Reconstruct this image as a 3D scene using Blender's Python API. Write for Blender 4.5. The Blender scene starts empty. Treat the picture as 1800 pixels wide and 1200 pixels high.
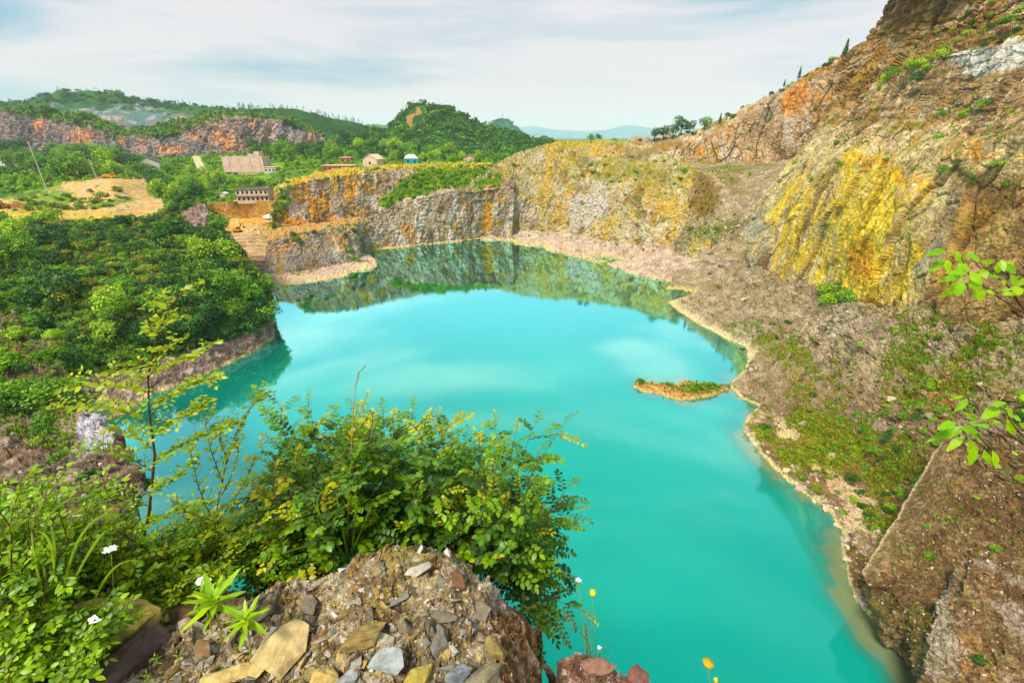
import bpy, math, random
import numpy as np
from mathutils import Vector

# ------------------------------------------------------------------ camera, sky, sun, exposure
W0, H0, FPX = 1800.0, 1200.0, 788.0            # photograph's own pixels and focal length in those pixels
PITCH = math.radians(24.5)
EYE = 60.0                                     # camera height above the lake, metres
scene = bpy.context.scene
cam_d = bpy.data.cameras.new('camera')
cam_d.sensor_width = 36.0
cam_d.lens = 36.0 * FPX / W0
cam_d.clip_start = 0.05
cam_d.clip_end = 40000
cam = bpy.data.objects.new('camera', cam_d)
scene.collection.objects.link(cam)
cam.location = (0, 0, EYE)
cam.rotation_euler = (math.radians(90) - PITCH, 0, 0)
scene.camera = cam

SUN_EL, SUN_AZ = math.radians(56), math.radians(-138)   # azimuth from +Y towards +X: light from behind, left
world = bpy.data.worlds.new('World')
scene.world = world
world.use_nodes = True
wn, wl = world.node_tree.nodes, world.node_tree.links
wn.clear()
def N(nodes, kind, **kw):
    n = nodes.new(kind)
    for k, v in kw.items():
        setattr(n, k, v)
    return n
wo = N(wn, 'ShaderNodeOutputWorld')
sky = N(wn, 'ShaderNodeTexSky', sky_type='NISHITA', sun_disc=False)
sky.sun_elevation = SUN_EL
sky.sun_rotation = SUN_AZ
sky.air_density = 1.3; sky.dust_density = 1.5; sky.ozone_density = 1.0
bg1 = N(wn, 'ShaderNodeBackground'); bg1.inputs['Strength'].default_value = 0.10
wl.new(sky.outputs[0], bg1.inputs[0])
tc = N(wn, 'ShaderNodeTexCoord')
mp = N(wn, 'ShaderNodeMapping')
mp.inputs['Rotation'].default_value = (0.0, 0.16, math.radians(24))
mp.inputs['Scale'].default_value = (1.3, 2.6, 11.0)
wl.new(tc.outputs['Generated'], mp.inputs[0])
no = N(wn, 'ShaderNodeTexNoise'); no.inputs['Scale'].default_value = 1.1
no.inputs['Detail'].default_value = 7; no.inputs['Roughness'].default_value = 0.52
no.inputs['Distortion'].default_value = 0.5
wl.new(mp.outputs[0], no.inputs['Vector'])
sx = N(wn, 'ShaderNodeSeparateXYZ'); wl.new(tc.outputs['Generated'], sx.inputs[0])
hz = N(wn, 'ShaderNodeMapRange'); hz.inputs['From Min'].default_value = 0.0; hz.inputs['From Max'].default_value = 0.42
hz.inputs['To Min'].default_value = 0.08; hz.inputs['To Max'].default_value = -0.07
wl.new(sx.outputs['Z'], hz.inputs['Value'])
ad = N(wn, 'ShaderNodeMath', operation='ADD'); wl.new(no.outputs['Fac'], ad.inputs[0]); wl.new(hz.outputs[0], ad.inputs[1])
cf = N(wn, 'ShaderNodeMapRange', interpolation_type='SMOOTHSTEP'); cf.inputs['From Min'].default_value = 0.34; cf.inputs['From Max'].default_value = 0.60
wl.new(ad.outputs[0], cf.inputs['Value'])
cr = N(wn, 'ShaderNodeValToRGB')
cr.color_ramp.elements[0].position = 0.0; cr.color_ramp.elements[0].color = (0.26, 0.56, 0.72, 1)
cr.color_ramp.elements[1].position = 1.0; cr.color_ramp.elements[1].color = (0.95, 0.895, 0.92, 1)
e = cr.color_ramp.elements.new(0.5); e.color = (0.65, 0.745, 0.835, 1)
wl.new(cf.outputs[0], cr.inputs[0])
bg2 = N(wn, 'ShaderNodeBackground'); bg2.inputs['Strength'].default_value = 0.62
wl.new(cr.outputs[0], bg2.inputs[0])
# unseen sky band above the view brightened for lake reflections, zenith dimmed for contrast
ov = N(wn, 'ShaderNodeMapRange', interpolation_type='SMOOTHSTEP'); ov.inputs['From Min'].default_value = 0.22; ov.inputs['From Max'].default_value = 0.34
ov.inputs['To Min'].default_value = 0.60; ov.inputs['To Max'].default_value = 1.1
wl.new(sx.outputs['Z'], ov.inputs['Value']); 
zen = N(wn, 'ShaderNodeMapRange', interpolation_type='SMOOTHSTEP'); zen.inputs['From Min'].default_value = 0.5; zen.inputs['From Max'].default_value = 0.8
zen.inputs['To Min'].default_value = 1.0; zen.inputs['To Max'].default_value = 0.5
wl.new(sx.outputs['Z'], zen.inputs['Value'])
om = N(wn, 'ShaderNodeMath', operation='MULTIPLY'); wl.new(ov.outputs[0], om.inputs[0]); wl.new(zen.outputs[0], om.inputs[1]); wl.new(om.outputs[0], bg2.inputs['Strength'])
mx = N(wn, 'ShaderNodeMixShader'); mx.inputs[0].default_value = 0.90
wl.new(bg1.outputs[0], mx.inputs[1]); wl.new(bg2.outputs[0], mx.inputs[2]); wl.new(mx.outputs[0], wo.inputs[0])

sd = bpy.data.lights.new('sun', 'SUN')
sd.energy = 4.0; sd.angle = math.radians(14); sd.color = (1.0, 0.93, 0.80)
so = bpy.data.objects.new('sun', sd)
scene.collection.objects.link(so)
sdir = Vector((math.sin(SUN_AZ) * math.cos(SUN_EL), math.cos(SUN_AZ) * math.cos(SUN_EL), math.sin(SUN_EL)))
so.rotation_euler = sdir.to_track_quat('Z', 'Y').to_euler()
so.location = (-60, -60, 160)

vs = scene.view_settings
vs.view_transform = 'Standard'; vs.look = 'None'; vs.gamma = 1.0; vs.use_curve_mapping = False
vs.exposure = 0.60
scene.cycles.use_denoising = True
scene.cycles.max_bounces = 6; scene.cycles.diffuse_bounces = 3; scene.cycles.glossy_bounces = 2
scene.cycles.transmission_bounces = 2; scene.cycles.transparent_max_bounces = 6
scene.cycles.volume_bounces = 2
scene.cycles.use_adaptive_sampling = True; scene.cycles.adaptive_threshold = 0.015

# ------------------------------------------------------------------ geometry of the view (surveying the photograph)
CT, ST = math.cos(PITCH), math.sin(PITCH)
def pt(px, py, val, kind='Y'):
    """point seen at (px, py), at forward distance Y, height z or sideways distance X"""
    xr = (px - W0 / 2) / FPX; yu = (H0 / 2 - py) / FPX
    h = CT + yu * ST; v = -ST + yu * CT
    t = val / h if kind == 'Y' else ((val - EYE) / v if kind == 'z' else val / xr)
    return (xr * t, h * t, EYE + v * t)
def project(P):
    P = np.asarray(P, float)
    X, Y, Z = P[..., 0], P[..., 1], P[..., 2] - EYE
    d = np.maximum(Y * CT - Z * ST, 0.05)
    u = Y * ST + Z * CT
    return W0 / 2 + FPX * X / d, H0 / 2 - FPX * u / d

# ------------------------------------------------------------------ numpy noise
def _h(ix, iy, iz, seed):
    n = (ix.astype(np.uint32) * np.uint32(374761393) + iy.astype(np.uint32) * np.uint32(668265263)
         + iz.astype(np.uint32) * np.uint32(2147483647 - 5) + np.uint32((seed * 974711 + 12345) & 0xffffffff))
    n = (n ^ (n >> np.uint32(13))) * np.uint32(1274126177)
    n = (n ^ (n >> np.uint32(16))) * np.uint32(2246822519)
    n = n ^ (n >> np.uint32(15))
    return n.astype(np.float64) / 4294967295.0
def vnoise(p, seed=0):
    f = np.floor(p); w = p - f
    i = f.astype(np.int64)
    w = w * w * w * (w * (w * 6 - 15) + 10)
    x, y, z = i[:, 0], i[:, 1], i[:, 2]
    r = 0
    for a in (0, 1):
        for b in (0, 1):
            for c in (0, 1):
                k = (w[:, 0] if a else 1 - w[:, 0]) * (w[:, 1] if b else 1 - w[:, 1]) * (w[:, 2] if c else 1 - w[:, 2])
                r = r + k * _h(x + a, y + b, z + c, seed)
    return r * 2 - 1
def fbm(P, scale, octaves=4, seed=0, gain=0.5, stretch=None):
    q = np.asarray(P, float) / scale
    if stretch is not None:
        q = q / np.asarray(stretch, float)
    q = q + 91.7
    a, s, t = 1.0, 0.0, 0.0
    for k in range(octaves):
        s = s + a * vnoise(q, seed + k * 17); t += a
        q = q * 2.03 + 5.3; a *= gain
    return s / t * 1.6
def worley(P, scale, seed=0, stretch=None):
    """nearest and second distance and a random number per cell"""
    q = np.asarray(P, float) / scale
    if stretch is not None:
        q = q / np.asarray(stretch, float)
    q = q + 57.3
    f = np.floor(q); i = f.astype(np.int64); w = q - f
    n = len(q)
    d1 = np.full(n, 9.0); d2 = np.full(n, 9.0); cid = np.zeros(n)
    for a in (-1, 0, 1):
        for b in (-1, 0, 1):
            for c in (-1, 0, 1):
                x, y, z = i[:, 0] + a, i[:, 1] + b, i[:, 2] + c
                h1 = _h(x, y, z, seed + 1)
                dx = a + h1 - w[:, 0]
                dy = b + _h(x, y, z, seed + 2) - w[:, 1]
                dz = c + _h(x, y, z, seed + 3) - w[:, 2]
                d = dx * dx + dy * dy + dz * dz
                m = d < d1
                d2 = np.where(m, d1, np.minimum(d2, d))
                cid = np.where(m, h1, cid); d1 = np.where(m, d, d1)
    return np.sqrt(d1), np.sqrt(d2), (cid * 977.13) % 1.0
def sstep(a, b, x):
    t = np.clip((x - a) / (b - a), 0, 1)
    return t * t * (3 - 2 * t)
def lerp(a, b, t):
    return a + (b - a) * t
def cmix(a, b, t):
    return a + (np.asarray(b) - a) * np.asarray(t)[:, None]
def S(r, g, b, k=0.64):
    """a colour read off the photograph (sRGB 0-255) as a base colour: linear, times the albedo the light here needs"""
    c = np.array([r, g, b]) / 255.0
    c = np.where(c <= 0.04045, c / 12.92, ((c + 0.055) / 1.055) ** 2.4)
    l = c.mean(); c = np.maximum(l + (c - l) * 1.24, 0.002)
    return np.minimum(c * k, 0.85)
def blob(px, py, cx, cy, rx, ry, ang=0.0):
    c, s = math.cos(math.radians(ang)), math.sin(math.radians(ang))
    x, y = (px - cx), (py - cy)
    return np.exp(-((x * c + y * s) / rx) ** 2 - ((-x * s + y * c) / ry) ** 2)
def inpoly(px, py, poly):
    r = np.zeros(len(px), bool)
    n = len(poly)
    for k in range(n):
        x1, y1 = poly[k]; x2, y2 = poly[(k + 1) % n]
        c = (y1 > py) != (y2 > py)
        with np.errstate(divide='ignore', invalid='ignore'):
            xi = (x2 - x1) * (py - y1) / (y2 - y1 + 1e-12) + x1
        r ^= c & (px < xi)
    return r
def unit(v):
    v = np.asarray(v, float)
    return v / np.maximum(np.linalg.norm(v, axis=-1, keepdims=True), 1e-9)

# ------------------------------------------------------------------ materials
def mat_base(name, rough=0.9, spec=0.25):
    m = bpy.data.materials.new(name); m.use_nodes = True
    nt = m.node_tree; n = nt.nodes; b = n['Principled BSDF']
    b.inputs['Roughness'].default_value = rough
    b.inputs['Specular IOR Level'].default_value = spec
    return m, nt, n, b
def terrain_mat(name, scale, bump, speck=0.25, rough=0.92, stretch=(1, 1, 1), bump_scale=1.0):
    """vertex tint multiplied by two layers of procedural grain, with a bump of the same grain"""
    m, nt, n, b = mat_base(name, rough, 0.2)
    L = nt.links
    at = N(n, 'ShaderNodeAttribute'); at.attribute_name = 'tint'
    tc = N(n, 'ShaderNodeTexCoord'); mp = N(n, 'ShaderNodeMapping')
    mp.inputs['Scale'].default_value = (1 / stretch[0], 1 / stretch[1], 1 / stretch[2])
    L.new(tc.outputs['Object'], mp.inputs[0])
    n1 = N(n, 'ShaderNodeTexNoise'); n1.inputs['Scale'].default_value = 1 / scale; n1.inputs['Detail'].default_value = 9; n1.inputs['Roughness'].default_value = 0.68
    v1 = N(n, 'ShaderNodeTexVoronoi'); v1.inputs['Scale'].default_value = 2.3 / scale
    L.new(mp.outputs[0], n1.inputs['Vector']); L.new(mp.outputs[0], v1.inputs['Vector'])
    mr = N(n, 'ShaderNodeMapRange'); mr.inputs['From Min'].default_value = 0.3; mr.inputs['From Max'].default_value = 0.7
    mr.inputs['To Min'].default_value = 1 - speck * 1.3; mr.inputs['To Max'].default_value = 1 + speck
    L.new(n1.outputs['Fac'], mr.inputs['Value'])
    sp = N(n, 'ShaderNodeSeparateColor'); L.new(v1.outputs['Color'], sp.inputs[0])
    mr2 = N(n, 'ShaderNodeMapRange'); mr2.inputs['To Min'].default_value = 1 - speck * 0.7; mr2.inputs['To Max'].default_value = 1 + speck * 0.7
    L.new(sp.outputs[0], mr2.inputs['Value'])
    mu = N(n, 'ShaderNodeMath', operation='MULTIPLY'); L.new(mr.outputs[0], mu.inputs[0]); L.new(mr2.outputs[0], mu.inputs[1])
    vm = N(n, 'ShaderNodeVectorMath', operation='SCALE'); L.new(at.outputs['Color'], vm.inputs[0]); L.new(mu.outputs[0], vm.inputs['Scale'])
    L.new(vm.outputs[0], b.inputs['Base Color'])
    ad = N(n, 'ShaderNodeMath', operation='ADD'); L.new(n1.outputs['Fac'], ad.inputs[0])
    ms = N(n, 'ShaderNodeMath', operation='MULTIPLY'); ms.inputs[1].default_value = 0.5; L.new(v1.outputs['Distance'], ms.inputs[0]); L.new(ms.outputs[0], ad.inputs[1])
    bp = N(n, 'ShaderNodeBump'); bp.inputs['Strength'].default_value = bump; bp.inputs['Distance'].default_value = scale * 0.35 * bump_scale
    L.new(ad.outputs[0], bp.inputs['Height']); L.new(bp.outputs[0], b.inputs['Normal'])
    return m
def leaf_mat(name, translucent=0.35, rough=0.5, vary=0.25, spec=0.35, warm=1.25):
    m, nt, n, b = mat_base(name, rough, spec)
    L = nt.links
    at = N(n, 'ShaderNodeAttribute'); at.attribute_name = 'tint'
    oi = N(n, 'ShaderNodeObjectInfo')
    mr = N(n, 'ShaderNodeMapRange'); mr.inputs['To Min'].default_value = 1 - vary; mr.inputs['To Max'].default_value = 1 + vary
    L.new(oi.outputs['Random'], mr.inputs['Value'])
    tcn = N(n, 'ShaderNodeTexCoord'); nz = N(n, 'ShaderNodeTexNoise'); nz.inputs['Scale'].default_value = 60.0; nz.inputs['Detail'].default_value = 2
    L.new(tcn.outputs['Object'], nz.inputs['Vector'])
    mr3 = N(n, 'ShaderNodeMapRange'); mr3.inputs['From Min'].default_value = 0.3; mr3.inputs['From Max'].default_value = 0.7
    mr3.inputs['To Min'].default_value = 0.88; mr3.inputs['To Max'].default_value = 1.12
    L.new(nz.outputs['Fac'], mr3.inputs['Value'])
    mu = N(n, 'ShaderNodeMath', operation='MULTIPLY'); L.new(mr.outputs[0], mu.inputs[0]); L.new(mr3.outputs[0], mu.inputs[1])
    vm = N(n, 'ShaderNodeVectorMath', operation='SCALE'); L.new(at.outputs['Color'], vm.inputs[0]); L.new(mu.outputs[0], vm.inputs['Scale'])
    L.new(vm.outputs[0], b.inputs['Base Color'])
    tr = N(n, 'ShaderNodeBsdfTranslucent')
    vm2 = N(n, 'ShaderNodeVectorMath', operation='MULTIPLY'); L.new(vm.outputs[0], vm2.inputs[0]); vm2.inputs[1].default_value = (warm * 1.1, warm, warm * 0.6)
    L.new(vm2.outputs[0], tr.inputs['Color'])
    mx = N(n, 'ShaderNodeMixShader'); mx.inputs[0].default_value = translucent
    L.new(b.outputs[0], mx.inputs[1]); L.new(tr.outputs[0], mx.inputs[2]); L.new(mx.outputs[0], n['Material Output'].inputs[0])
    return m
def flat_mat(name, rgb, rough=0.8, vary=0.12, scale=1.0, bump=0.2, metal=0.0, dirt=None):
    """one colour broken up by procedural grain and optional dirt patches"""
    m, nt, n, b = mat_base(name, rough, 0.3)
    L = nt.links; b.inputs['Metallic'].default_value = metal
    tc = N(n, 'ShaderNodeTexCoord'); nz = N(n, 'ShaderNodeTexNoise'); nz.inputs['Scale'].default_value = 1 / scale; nz.inputs['Detail'].default_value = 8; nz.inputs['Roughness'].default_value = 0.65
    L.new(tc.outputs['Object'], nz.inputs['Vector'])
    cr = N(n, 'ShaderNodeValToRGB'); rgb = np.asarray(rgb, float)
    lo = np.asarray(dirt if dirt is not None else rgb * (1 - vary * 2)); hi = np.minimum(rgb * (1 + vary), 0.95)
    cr.color_ramp.elements[0].position = 0.33; cr.color_ramp.elements[0].color = (*lo, 1)
    cr.color_ramp.elements[1].position = 0.62; cr.color_ramp.elements[1].color = (*hi, 1)
    L.new(nz.outputs['Fac'], cr.inputs[0]); L.new(cr.outputs[0], b.inputs['Base Color'])
    bp = N(n, 'ShaderNodeBump'); bp.inputs['Strength'].default_value = bump; bp.inputs['Distance'].default_value = scale * 0.2
    L.new(nz.outputs['Fac'], bp.inputs['Height']); L.new(bp.outputs[0], b.inputs['Normal'])
    return m

# ------------------------------------------------------------------ mesh building
COL = scene.collection
def mesh_np(name, V, F, tint=None, mats=(), fmat=None, smooth=False):
    """V (n,3); F an (m,k) array or a list of such arrays"""
    V = np.ascontiguousarray(V, dtype=np.float32)
    Fs = [np.asarray(f, np.int32) for f in (F if isinstance(F, list) else [F]) if len(f)]
    me = bpy.data.meshes.new(name)
    me.vertices.add(len(V)); me.vertices.foreach_set('co', V.ravel())
    li = np.concatenate([f.ravel() for f in Fs]); tot = np.concatenate([np.full(len(f), f.shape[1], np.int32) for f in Fs])
    st = np.concatenate([[0], np.cumsum(tot)[:-1]]).astype(np.int32)
    me.loops.add(len(li)); me.loops.foreach_set('vertex_index', li.astype(np.int32))
    me.polygons.add(len(tot)); me.polygons.foreach_set('loop_start', st); me.polygons.foreach_set('loop_total', tot)
    if fmat is not None:
        me.polygons.foreach_set('material_index', np.asarray(fmat, np.int32))
    me.polygons.foreach_set('use_smooth', np.full(len(tot), smooth, bool))
    for m in mats:
        me.materials.append(m)
    if tint is not None:
        c = np.ones((len(V), 4), np.float32); c[:, :3] = np.clip(tint, 0.002, 0.95)
        a = me.color_attributes.new('tint', 'FLOAT_COLOR', 'POINT')
        a.data.foreach_set('color', c.ravel())
    me.update(calc_edges=True); me.validate()
    return me
def link(name, me, parent=None):
    o = bpy.data.objects.new(name, me)
    COL.objects.link(o)
    if parent is not None:
        o.parent = parent
    return o
def tag(o, label, cat, group=None, kind=None):
    if label: o['label'] = label
    if cat: o['category'] = cat
    if group: o['group'] = group
    if kind: o['kind'] = kind
    return o
def structure(o):
    o['kind'] = 'structure'
    return o
def empty(name, loc, label, cat, group=None, rz=0.0):
    o = bpy.data.objects.new(name, None); COL.objects.link(o)
    o.location = loc; o.rotation_euler = (0, 0, rz)
    return tag(o, label, cat, group)

class MB:
    """collects shapes, links them as ONE mesh"""
    def __init__(s): s.V = []; s.F = []; s.n = 0; s.M = []; s.C = []
    def add(s, V, F, m=0, c=(0.5, 0.5, 0.5)):
        V = np.asarray(V, float); F = [list(f) for f in F]
        s.V.append(V); s.F += [[i + s.n for i in f] for f in F]; s.n += len(V); s.M += [m] * len(F)
        s.C.append(np.tile(np.asarray(c, float), (len(V), 1)) if np.ndim(c) == 1 else np.asarray(c, float))
        return s
    def box(s, c, d, m=0, rz=0.0, shear=None, col=(0.5, 0.5, 0.5), taper=1.0):
        cx, cy, cz = c; a, b, h = d[0] / 2, d[1] / 2, d[2] / 2
        P = np.array([[x * a * (taper if z > 0 else 1), y * b * (taper if z > 0 else 1), z * h] for z in (-1, 1) for y in (-1, 1) for x in (-1, 1)], float)
        cr, sr = math.cos(rz), math.sin(rz)
        R = np.array([[cr, -sr, 0], [sr, cr, 0], [0, 0, 1]])
        P = P @ R.T + np.array([cx, cy, cz])
        return s.add(P, [(0, 2, 3, 1), (4, 5, 7, 6), (0, 1, 5, 4), (2, 6, 7, 3), (0, 4, 6, 2), (1, 3, 7, 5)], m, col)
    def tube(s, pts, rad, k=7, m=0, col=(0.5, 0.5, 0.5), cap=True):
        pts = np.asarray(pts, float); n = len(pts)
        rad = np.full(n, rad) if np.ndim(rad) == 0 else np.asarray(rad, float)
        T = unit(np.gradient(pts, axis=0)); up = np.array([0.03, 0.05, 1.0])
        A = np.cross(T, up); bad = np.linalg.norm(A, axis=1) < 0.08; A[bad] = np.cross(T[bad], [1, 0, 0]); A = unit(A); B = np.cross(T, A)
        th = np.arange(k) * 2 * math.pi / k
        V = (pts[:, None, :] + rad[:, None, None] * (np.cos(th)[None, :, None] * A[:, None, :] + np.sin(th)[None, :, None] * B[:, None, :])).reshape(-1, 3)
        F = [(i * k + j, i * k + (j + 1) % k, (i + 1) * k + (j + 1) % k, (i + 1) * k + j) for i in range(n - 1) for j in range(k)]
        if cap: F += [tuple(range(k))[::-1], tuple((n - 1) * k + j for j in range(k))]
        return s.add(V, F, m, col)
    def build(s, name, mats, parent=None, smooth=False, tint=False):
        V = np.concatenate(s.V)
        me = bpy.data.meshes.new(name); me.from_pydata([tuple(v) for v in V], [], s.F)
        for m in (mats if isinstance(mats, (list, tuple)) else [mats]): me.materials.append(m)
        me.polygons.foreach_set('material_index', s.M); me.polygons.foreach_set('use_smooth', [smooth] * len(s.F))
        if tint:
            c = np.ones((len(V), 4), np.float32); c[:, :3] = np.concatenate(s.C)
            me.color_attributes.new('tint', 'FLOAT_COLOR', 'POINT').data.foreach_set('color', c.ravel())
        me.update()
        return link(name, me, parent)

# ------------------------------------------------------------------ terrain sheets: rows of surveyed points, lofted
SHEETS = {}
def sheet(name, rows, step=1.7, mode='idx', disp=None, col=None, mat=None, offn=8, smooth=False, maxn=400, sm=0.0, key=None):
    R3, RI, off = [], [], []
    for r in rows:
        if r[0] == 'off':
            prev = R3[-1]; p = prev + np.array(r[1:4]); off.append(True)
        else:
            p = np.array([pt(*q) for q in r]); off.append(False)
        R3.append(p)
    # parameters
    us = []
    for k, p in enumerate(R3):
        if off[k]: us.append(us[-1]); continue
        if mode == 'idx': u = np.linspace(0, 1, len(p))
        elif mode == 'world': d = np.linalg.norm(np.diff(p[:, :2], axis=0), axis=1); u = np.concatenate([[0], np.cumsum(d)]) / d.sum()
        else:
            a, b = project(p); d = np.hypot(np.diff(a), np.diff(b)); u = np.concatenate([[0], np.cumsum(d)]) / d.sum()
        us.append(u)
    uf = np.linspace(0, 1, 1500); speed = np.zeros(1499); cnt = 0
    for k, p in enumerate(R3):
        if off[k]: continue
        q = np.stack([np.interp(uf, us[k], p[:, j]) for j in range(3)], 1); a, b = project(q)
        speed += np.hypot(np.diff(a), np.diff(b)); cnt += 1
    cum = np.concatenate([[0], np.cumsum(speed / cnt)]) + np.linspace(0, 1, 1500) * 20
    nu = int(max(8, cum[-1] / step)); U = np.interp(np.linspace(0, cum[-1], nu), cum, uf)
    Q = []
    for k, p in enumerate(R3):
        q = np.stack([np.interp(U, us[k], p[:, j]) for j in range(3)], 1)
        if sm > 0:
            w = max(1, int(sm / step)); ker = np.hanning(2 * w + 3)[1:-1]; ker /= ker.sum()
            q = np.stack([np.convolve(np.pad(q[:, j], len(ker) // 2, mode='reflect', reflect_type='odd'), ker, 'valid') for j in range(3)], 1)
        Q.append(q)
    G = [Q[0][None]]
    for k in range(len(Q) - 1):
        if off[k + 1] or (k == 0 and len(off) > 1 and False): n = offn
        else:
            a, b = project(Q[k]); c, d = project(Q[k + 1]); n = int(np.clip(np.percentile(np.hypot(a - c, b - d), 80) / step, 3, maxn))
        t = (np.arange(1, n + 1) / n)[:, None, None]
        G.append(Q[k][None] * (1 - t) + Q[k + 1][None] * t)
    G = np.concatenate(G); nv, nu = G.shape[:2]
    def normals(G):
        du = np.gradient(G, axis=1); dv = np.gradient(G, axis=0); n = np.cross(du, dv)
        l = np.linalg.norm(n, axis=2, keepdims=True); n = n / np.maximum(l, 1e-9)
        flip = np.sum(n * (np.array([0, 0, EYE + 3]) - G), axis=2, keepdims=True).mean() < 0
        return -n if flip else n
    Nn = normals(G)
    # average the normals so that displacement stays orderly
    for _ in range(3):
        Np = np.pad(Nn, ((2, 2), (2, 2), (0, 0)), mode='edge'); Nn = unit(Np[:-4, 2:-2] + Np[4:, 2:-2] + Np[2:-2, :-4] + Np[2:-2, 4:] + Nn)
    P = G.reshape(-1, 3); Nf = Nn.reshape(-1, 3); px, py = project(P)
    if disp is not None:
        P = P + disp(P, Nf, px, py)
    G2 = P.reshape(nv, nu, 3); N2 = normals(G2).reshape(-1, 3)
    tint = col(P, N2, px, py) if col is not None else None
    i = np.arange(nv * nu).reshape(nv, nu)
    F = np.stack([i[:-1, :-1].ravel(), i[:-1, 1:].ravel(), i[1:, 1:].ravel(), i[1:, :-1].ravel()], 1)
    me = mesh_np(name, P, F, tint, [mat] if mat else [], smooth=smooth)
    o = structure(link(name, me))
    px2, py2 = project(P)
    SHEETS[key or o.name] = dict(P=P, N=N2, px=px2, py=py2, tint=tint)
    return o
# ------------------------------------------------------------------ colours of the ground
GREY = S(184, 158, 134); PALE = S(236, 218, 198); OCHRE = S(205, 150, 55); YELL = S(240, 200, 30); ORANGE = S(222, 140, 60)
BROWN = S(128, 88, 58); DARK = S(84, 66, 54); PINK = S(205, 172, 158); GRASS = S(112, 138, 22); LIME = S(150, 178, 25); DGREEN = S(48, 84, 20)
STRAW = S(218, 180, 60); RUST = S(190, 96, 30)

def rock(amp, scale, bed=0.5, crack=0.6, blk=0.8, seed=0, vert=2.2):
    """blocky broken face: large folds, upright ribs, angular blocks, warped bedding ledges"""
    def f(P, Nf, px, py):
        wv = fbm(P, scale * 0.8, 3, seed + 50)
        q = P + np.stack([wv, fbm(P, scale * 0.8, 3, seed + 51), wv * 0.6], 1) * scale * 0.30
        big = fbm(q, scale * 2.6, 3, seed)
        ribs = np.abs(fbm(q, scale * 0.8, 4, seed + 3, stretch=(1, 1, 4.0)))
        d1, d2, c = worley(q, scale * 0.50, seed + 5, stretch=(1, 1, vert))
        e1, e2, c2 = worley(q, scale * 0.17, seed + 9, stretch=(1, 1, 0.7))
        wz = P[:, 2] + 0.24 * P[:, 0] + 0.14 * P[:, 1]
        w = (wz + wv * scale * 0.35) / (scale * 0.36); led = (w - np.floor(w)) ** 2
        w2 = (wz + wv * scale * 0.25 + big * scale * .2) / (scale * 0.095); led2 = (w2 - np.floor(w2))
        mod = sstep(-0.4, 0.6, fbm(P, scale, 2, seed + 31)); mod2 = sstep(-0.5, 0.5, fbm(P, scale * .7, 2, seed + 32))
        fine = fbm(P, scale * 0.15, 4, seed + 12, gain=0.66)
        d = big * 1.0 - ribs * 1.15 * crack + (c - 0.5) * blk * 0.6 + (c2 - 0.5) * 0.30 * blk - led * bed * 0.34 * mod - led2 * bed * .16 * mod2 + fine * 0.32
        d = d - np.exp(-((d2 - d1) / 0.07) ** 2) * 0.16 * crack * mod2
        return Nf * (d * amp)[:, None]
    return f
def lean(P, k=.09):
    return np.stack([P[:, 0], P[:, 1] + k * P[:, 2], P[:, 2]], 1)
def blocks(P, cell, seed):
    q = lean(P) + fbm(P, cell * 1.6, 3, seed)[:, None] * cell * .16; q = q * [1, 1, .2]
    return worley(q, cell, seed + 5), worley(q * [1, 1, 2.2], cell * .34, seed + 7), worley(P + fbm(P, 3, 2, seed)[:, None], 1.7, seed + 8, stretch=(1, 1, .7))
def plane_disp(amp, cell, seed, strata_z=58.0, led=1.0):
    def f(P, Nf, px, py):
        """planar blocks split by clefts; thin ledges in the upper beds"""
        (d1, d2, cc), (e1, e2, c3), (g1, g2, c4) = blocks(P, cell, seed)
        d = (cc - .5) * 2.4 - np.exp(-((d2 - d1) / 0.05) ** 2) * .8 * sstep(-.4, .4, fbm(P, cell, 2, seed + 40)) + (c3 - .5) * 1.0 - np.exp(-((e2 - e1) / 0.07) ** 2) * .3 + (c4 - .5) * .22 
        up = .12 + .88 * sstep(strata_z - 4, strata_z + 6, P[:, 2] + fbm(P, 20, 2, seed + 1) * 5)
        wz = P[:, 2] + .12 * P[:, 0] + fbm(P, 11, 4, seed + 2) * 3.2; up = up * (.35 + .65 * sstep(-.3, .5, fbm(P, 8, 3, seed + 9)))
        w = wz / 3.1; w2 = wz / .95
        d = d - ((w - np.floor(w)) ** 2 * 1.3 + (w2 - np.floor(w2)) * .35) * up * led + fbm(P, cell * 2.6, 3, seed + 3) * .6 + fbm(P, 1.1, 4, seed + 4, .6) * .2
        return Nf * (d * amp)[:, None]
    return f
def block_tint(P, c, cell, seed, k=.3):
    (d1, d2, cc), (e1, e2, c3), (g1, g2, c4) = blocks(P, cell, seed)
    c = c * (1 + k * ((cc - .5) * .5 + (c3 - .5) * .8 + (c4 - .5) * .8))[:, None]
    cr = np.maximum(np.exp(-((d2 - d1) / .02) ** 2) * .7, np.exp(-((e2 - e1) / .03) ** 2) * .7) * sstep(-.2, .4, fbm(P, 5, 3, seed + 30))
    return cmix(c, S(84, 62, 42), cr * .5)
def soil(amp, scale, seed=0, gain=0.55):
    def f(P, Nf, px, py):
        return Nf * (fbm(P, scale, 6, seed, gain) * amp)[:, None]
    return f
def grain(P, s, seed=0):
    return fbm(P, s, 4, seed, 0.6)

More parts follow.
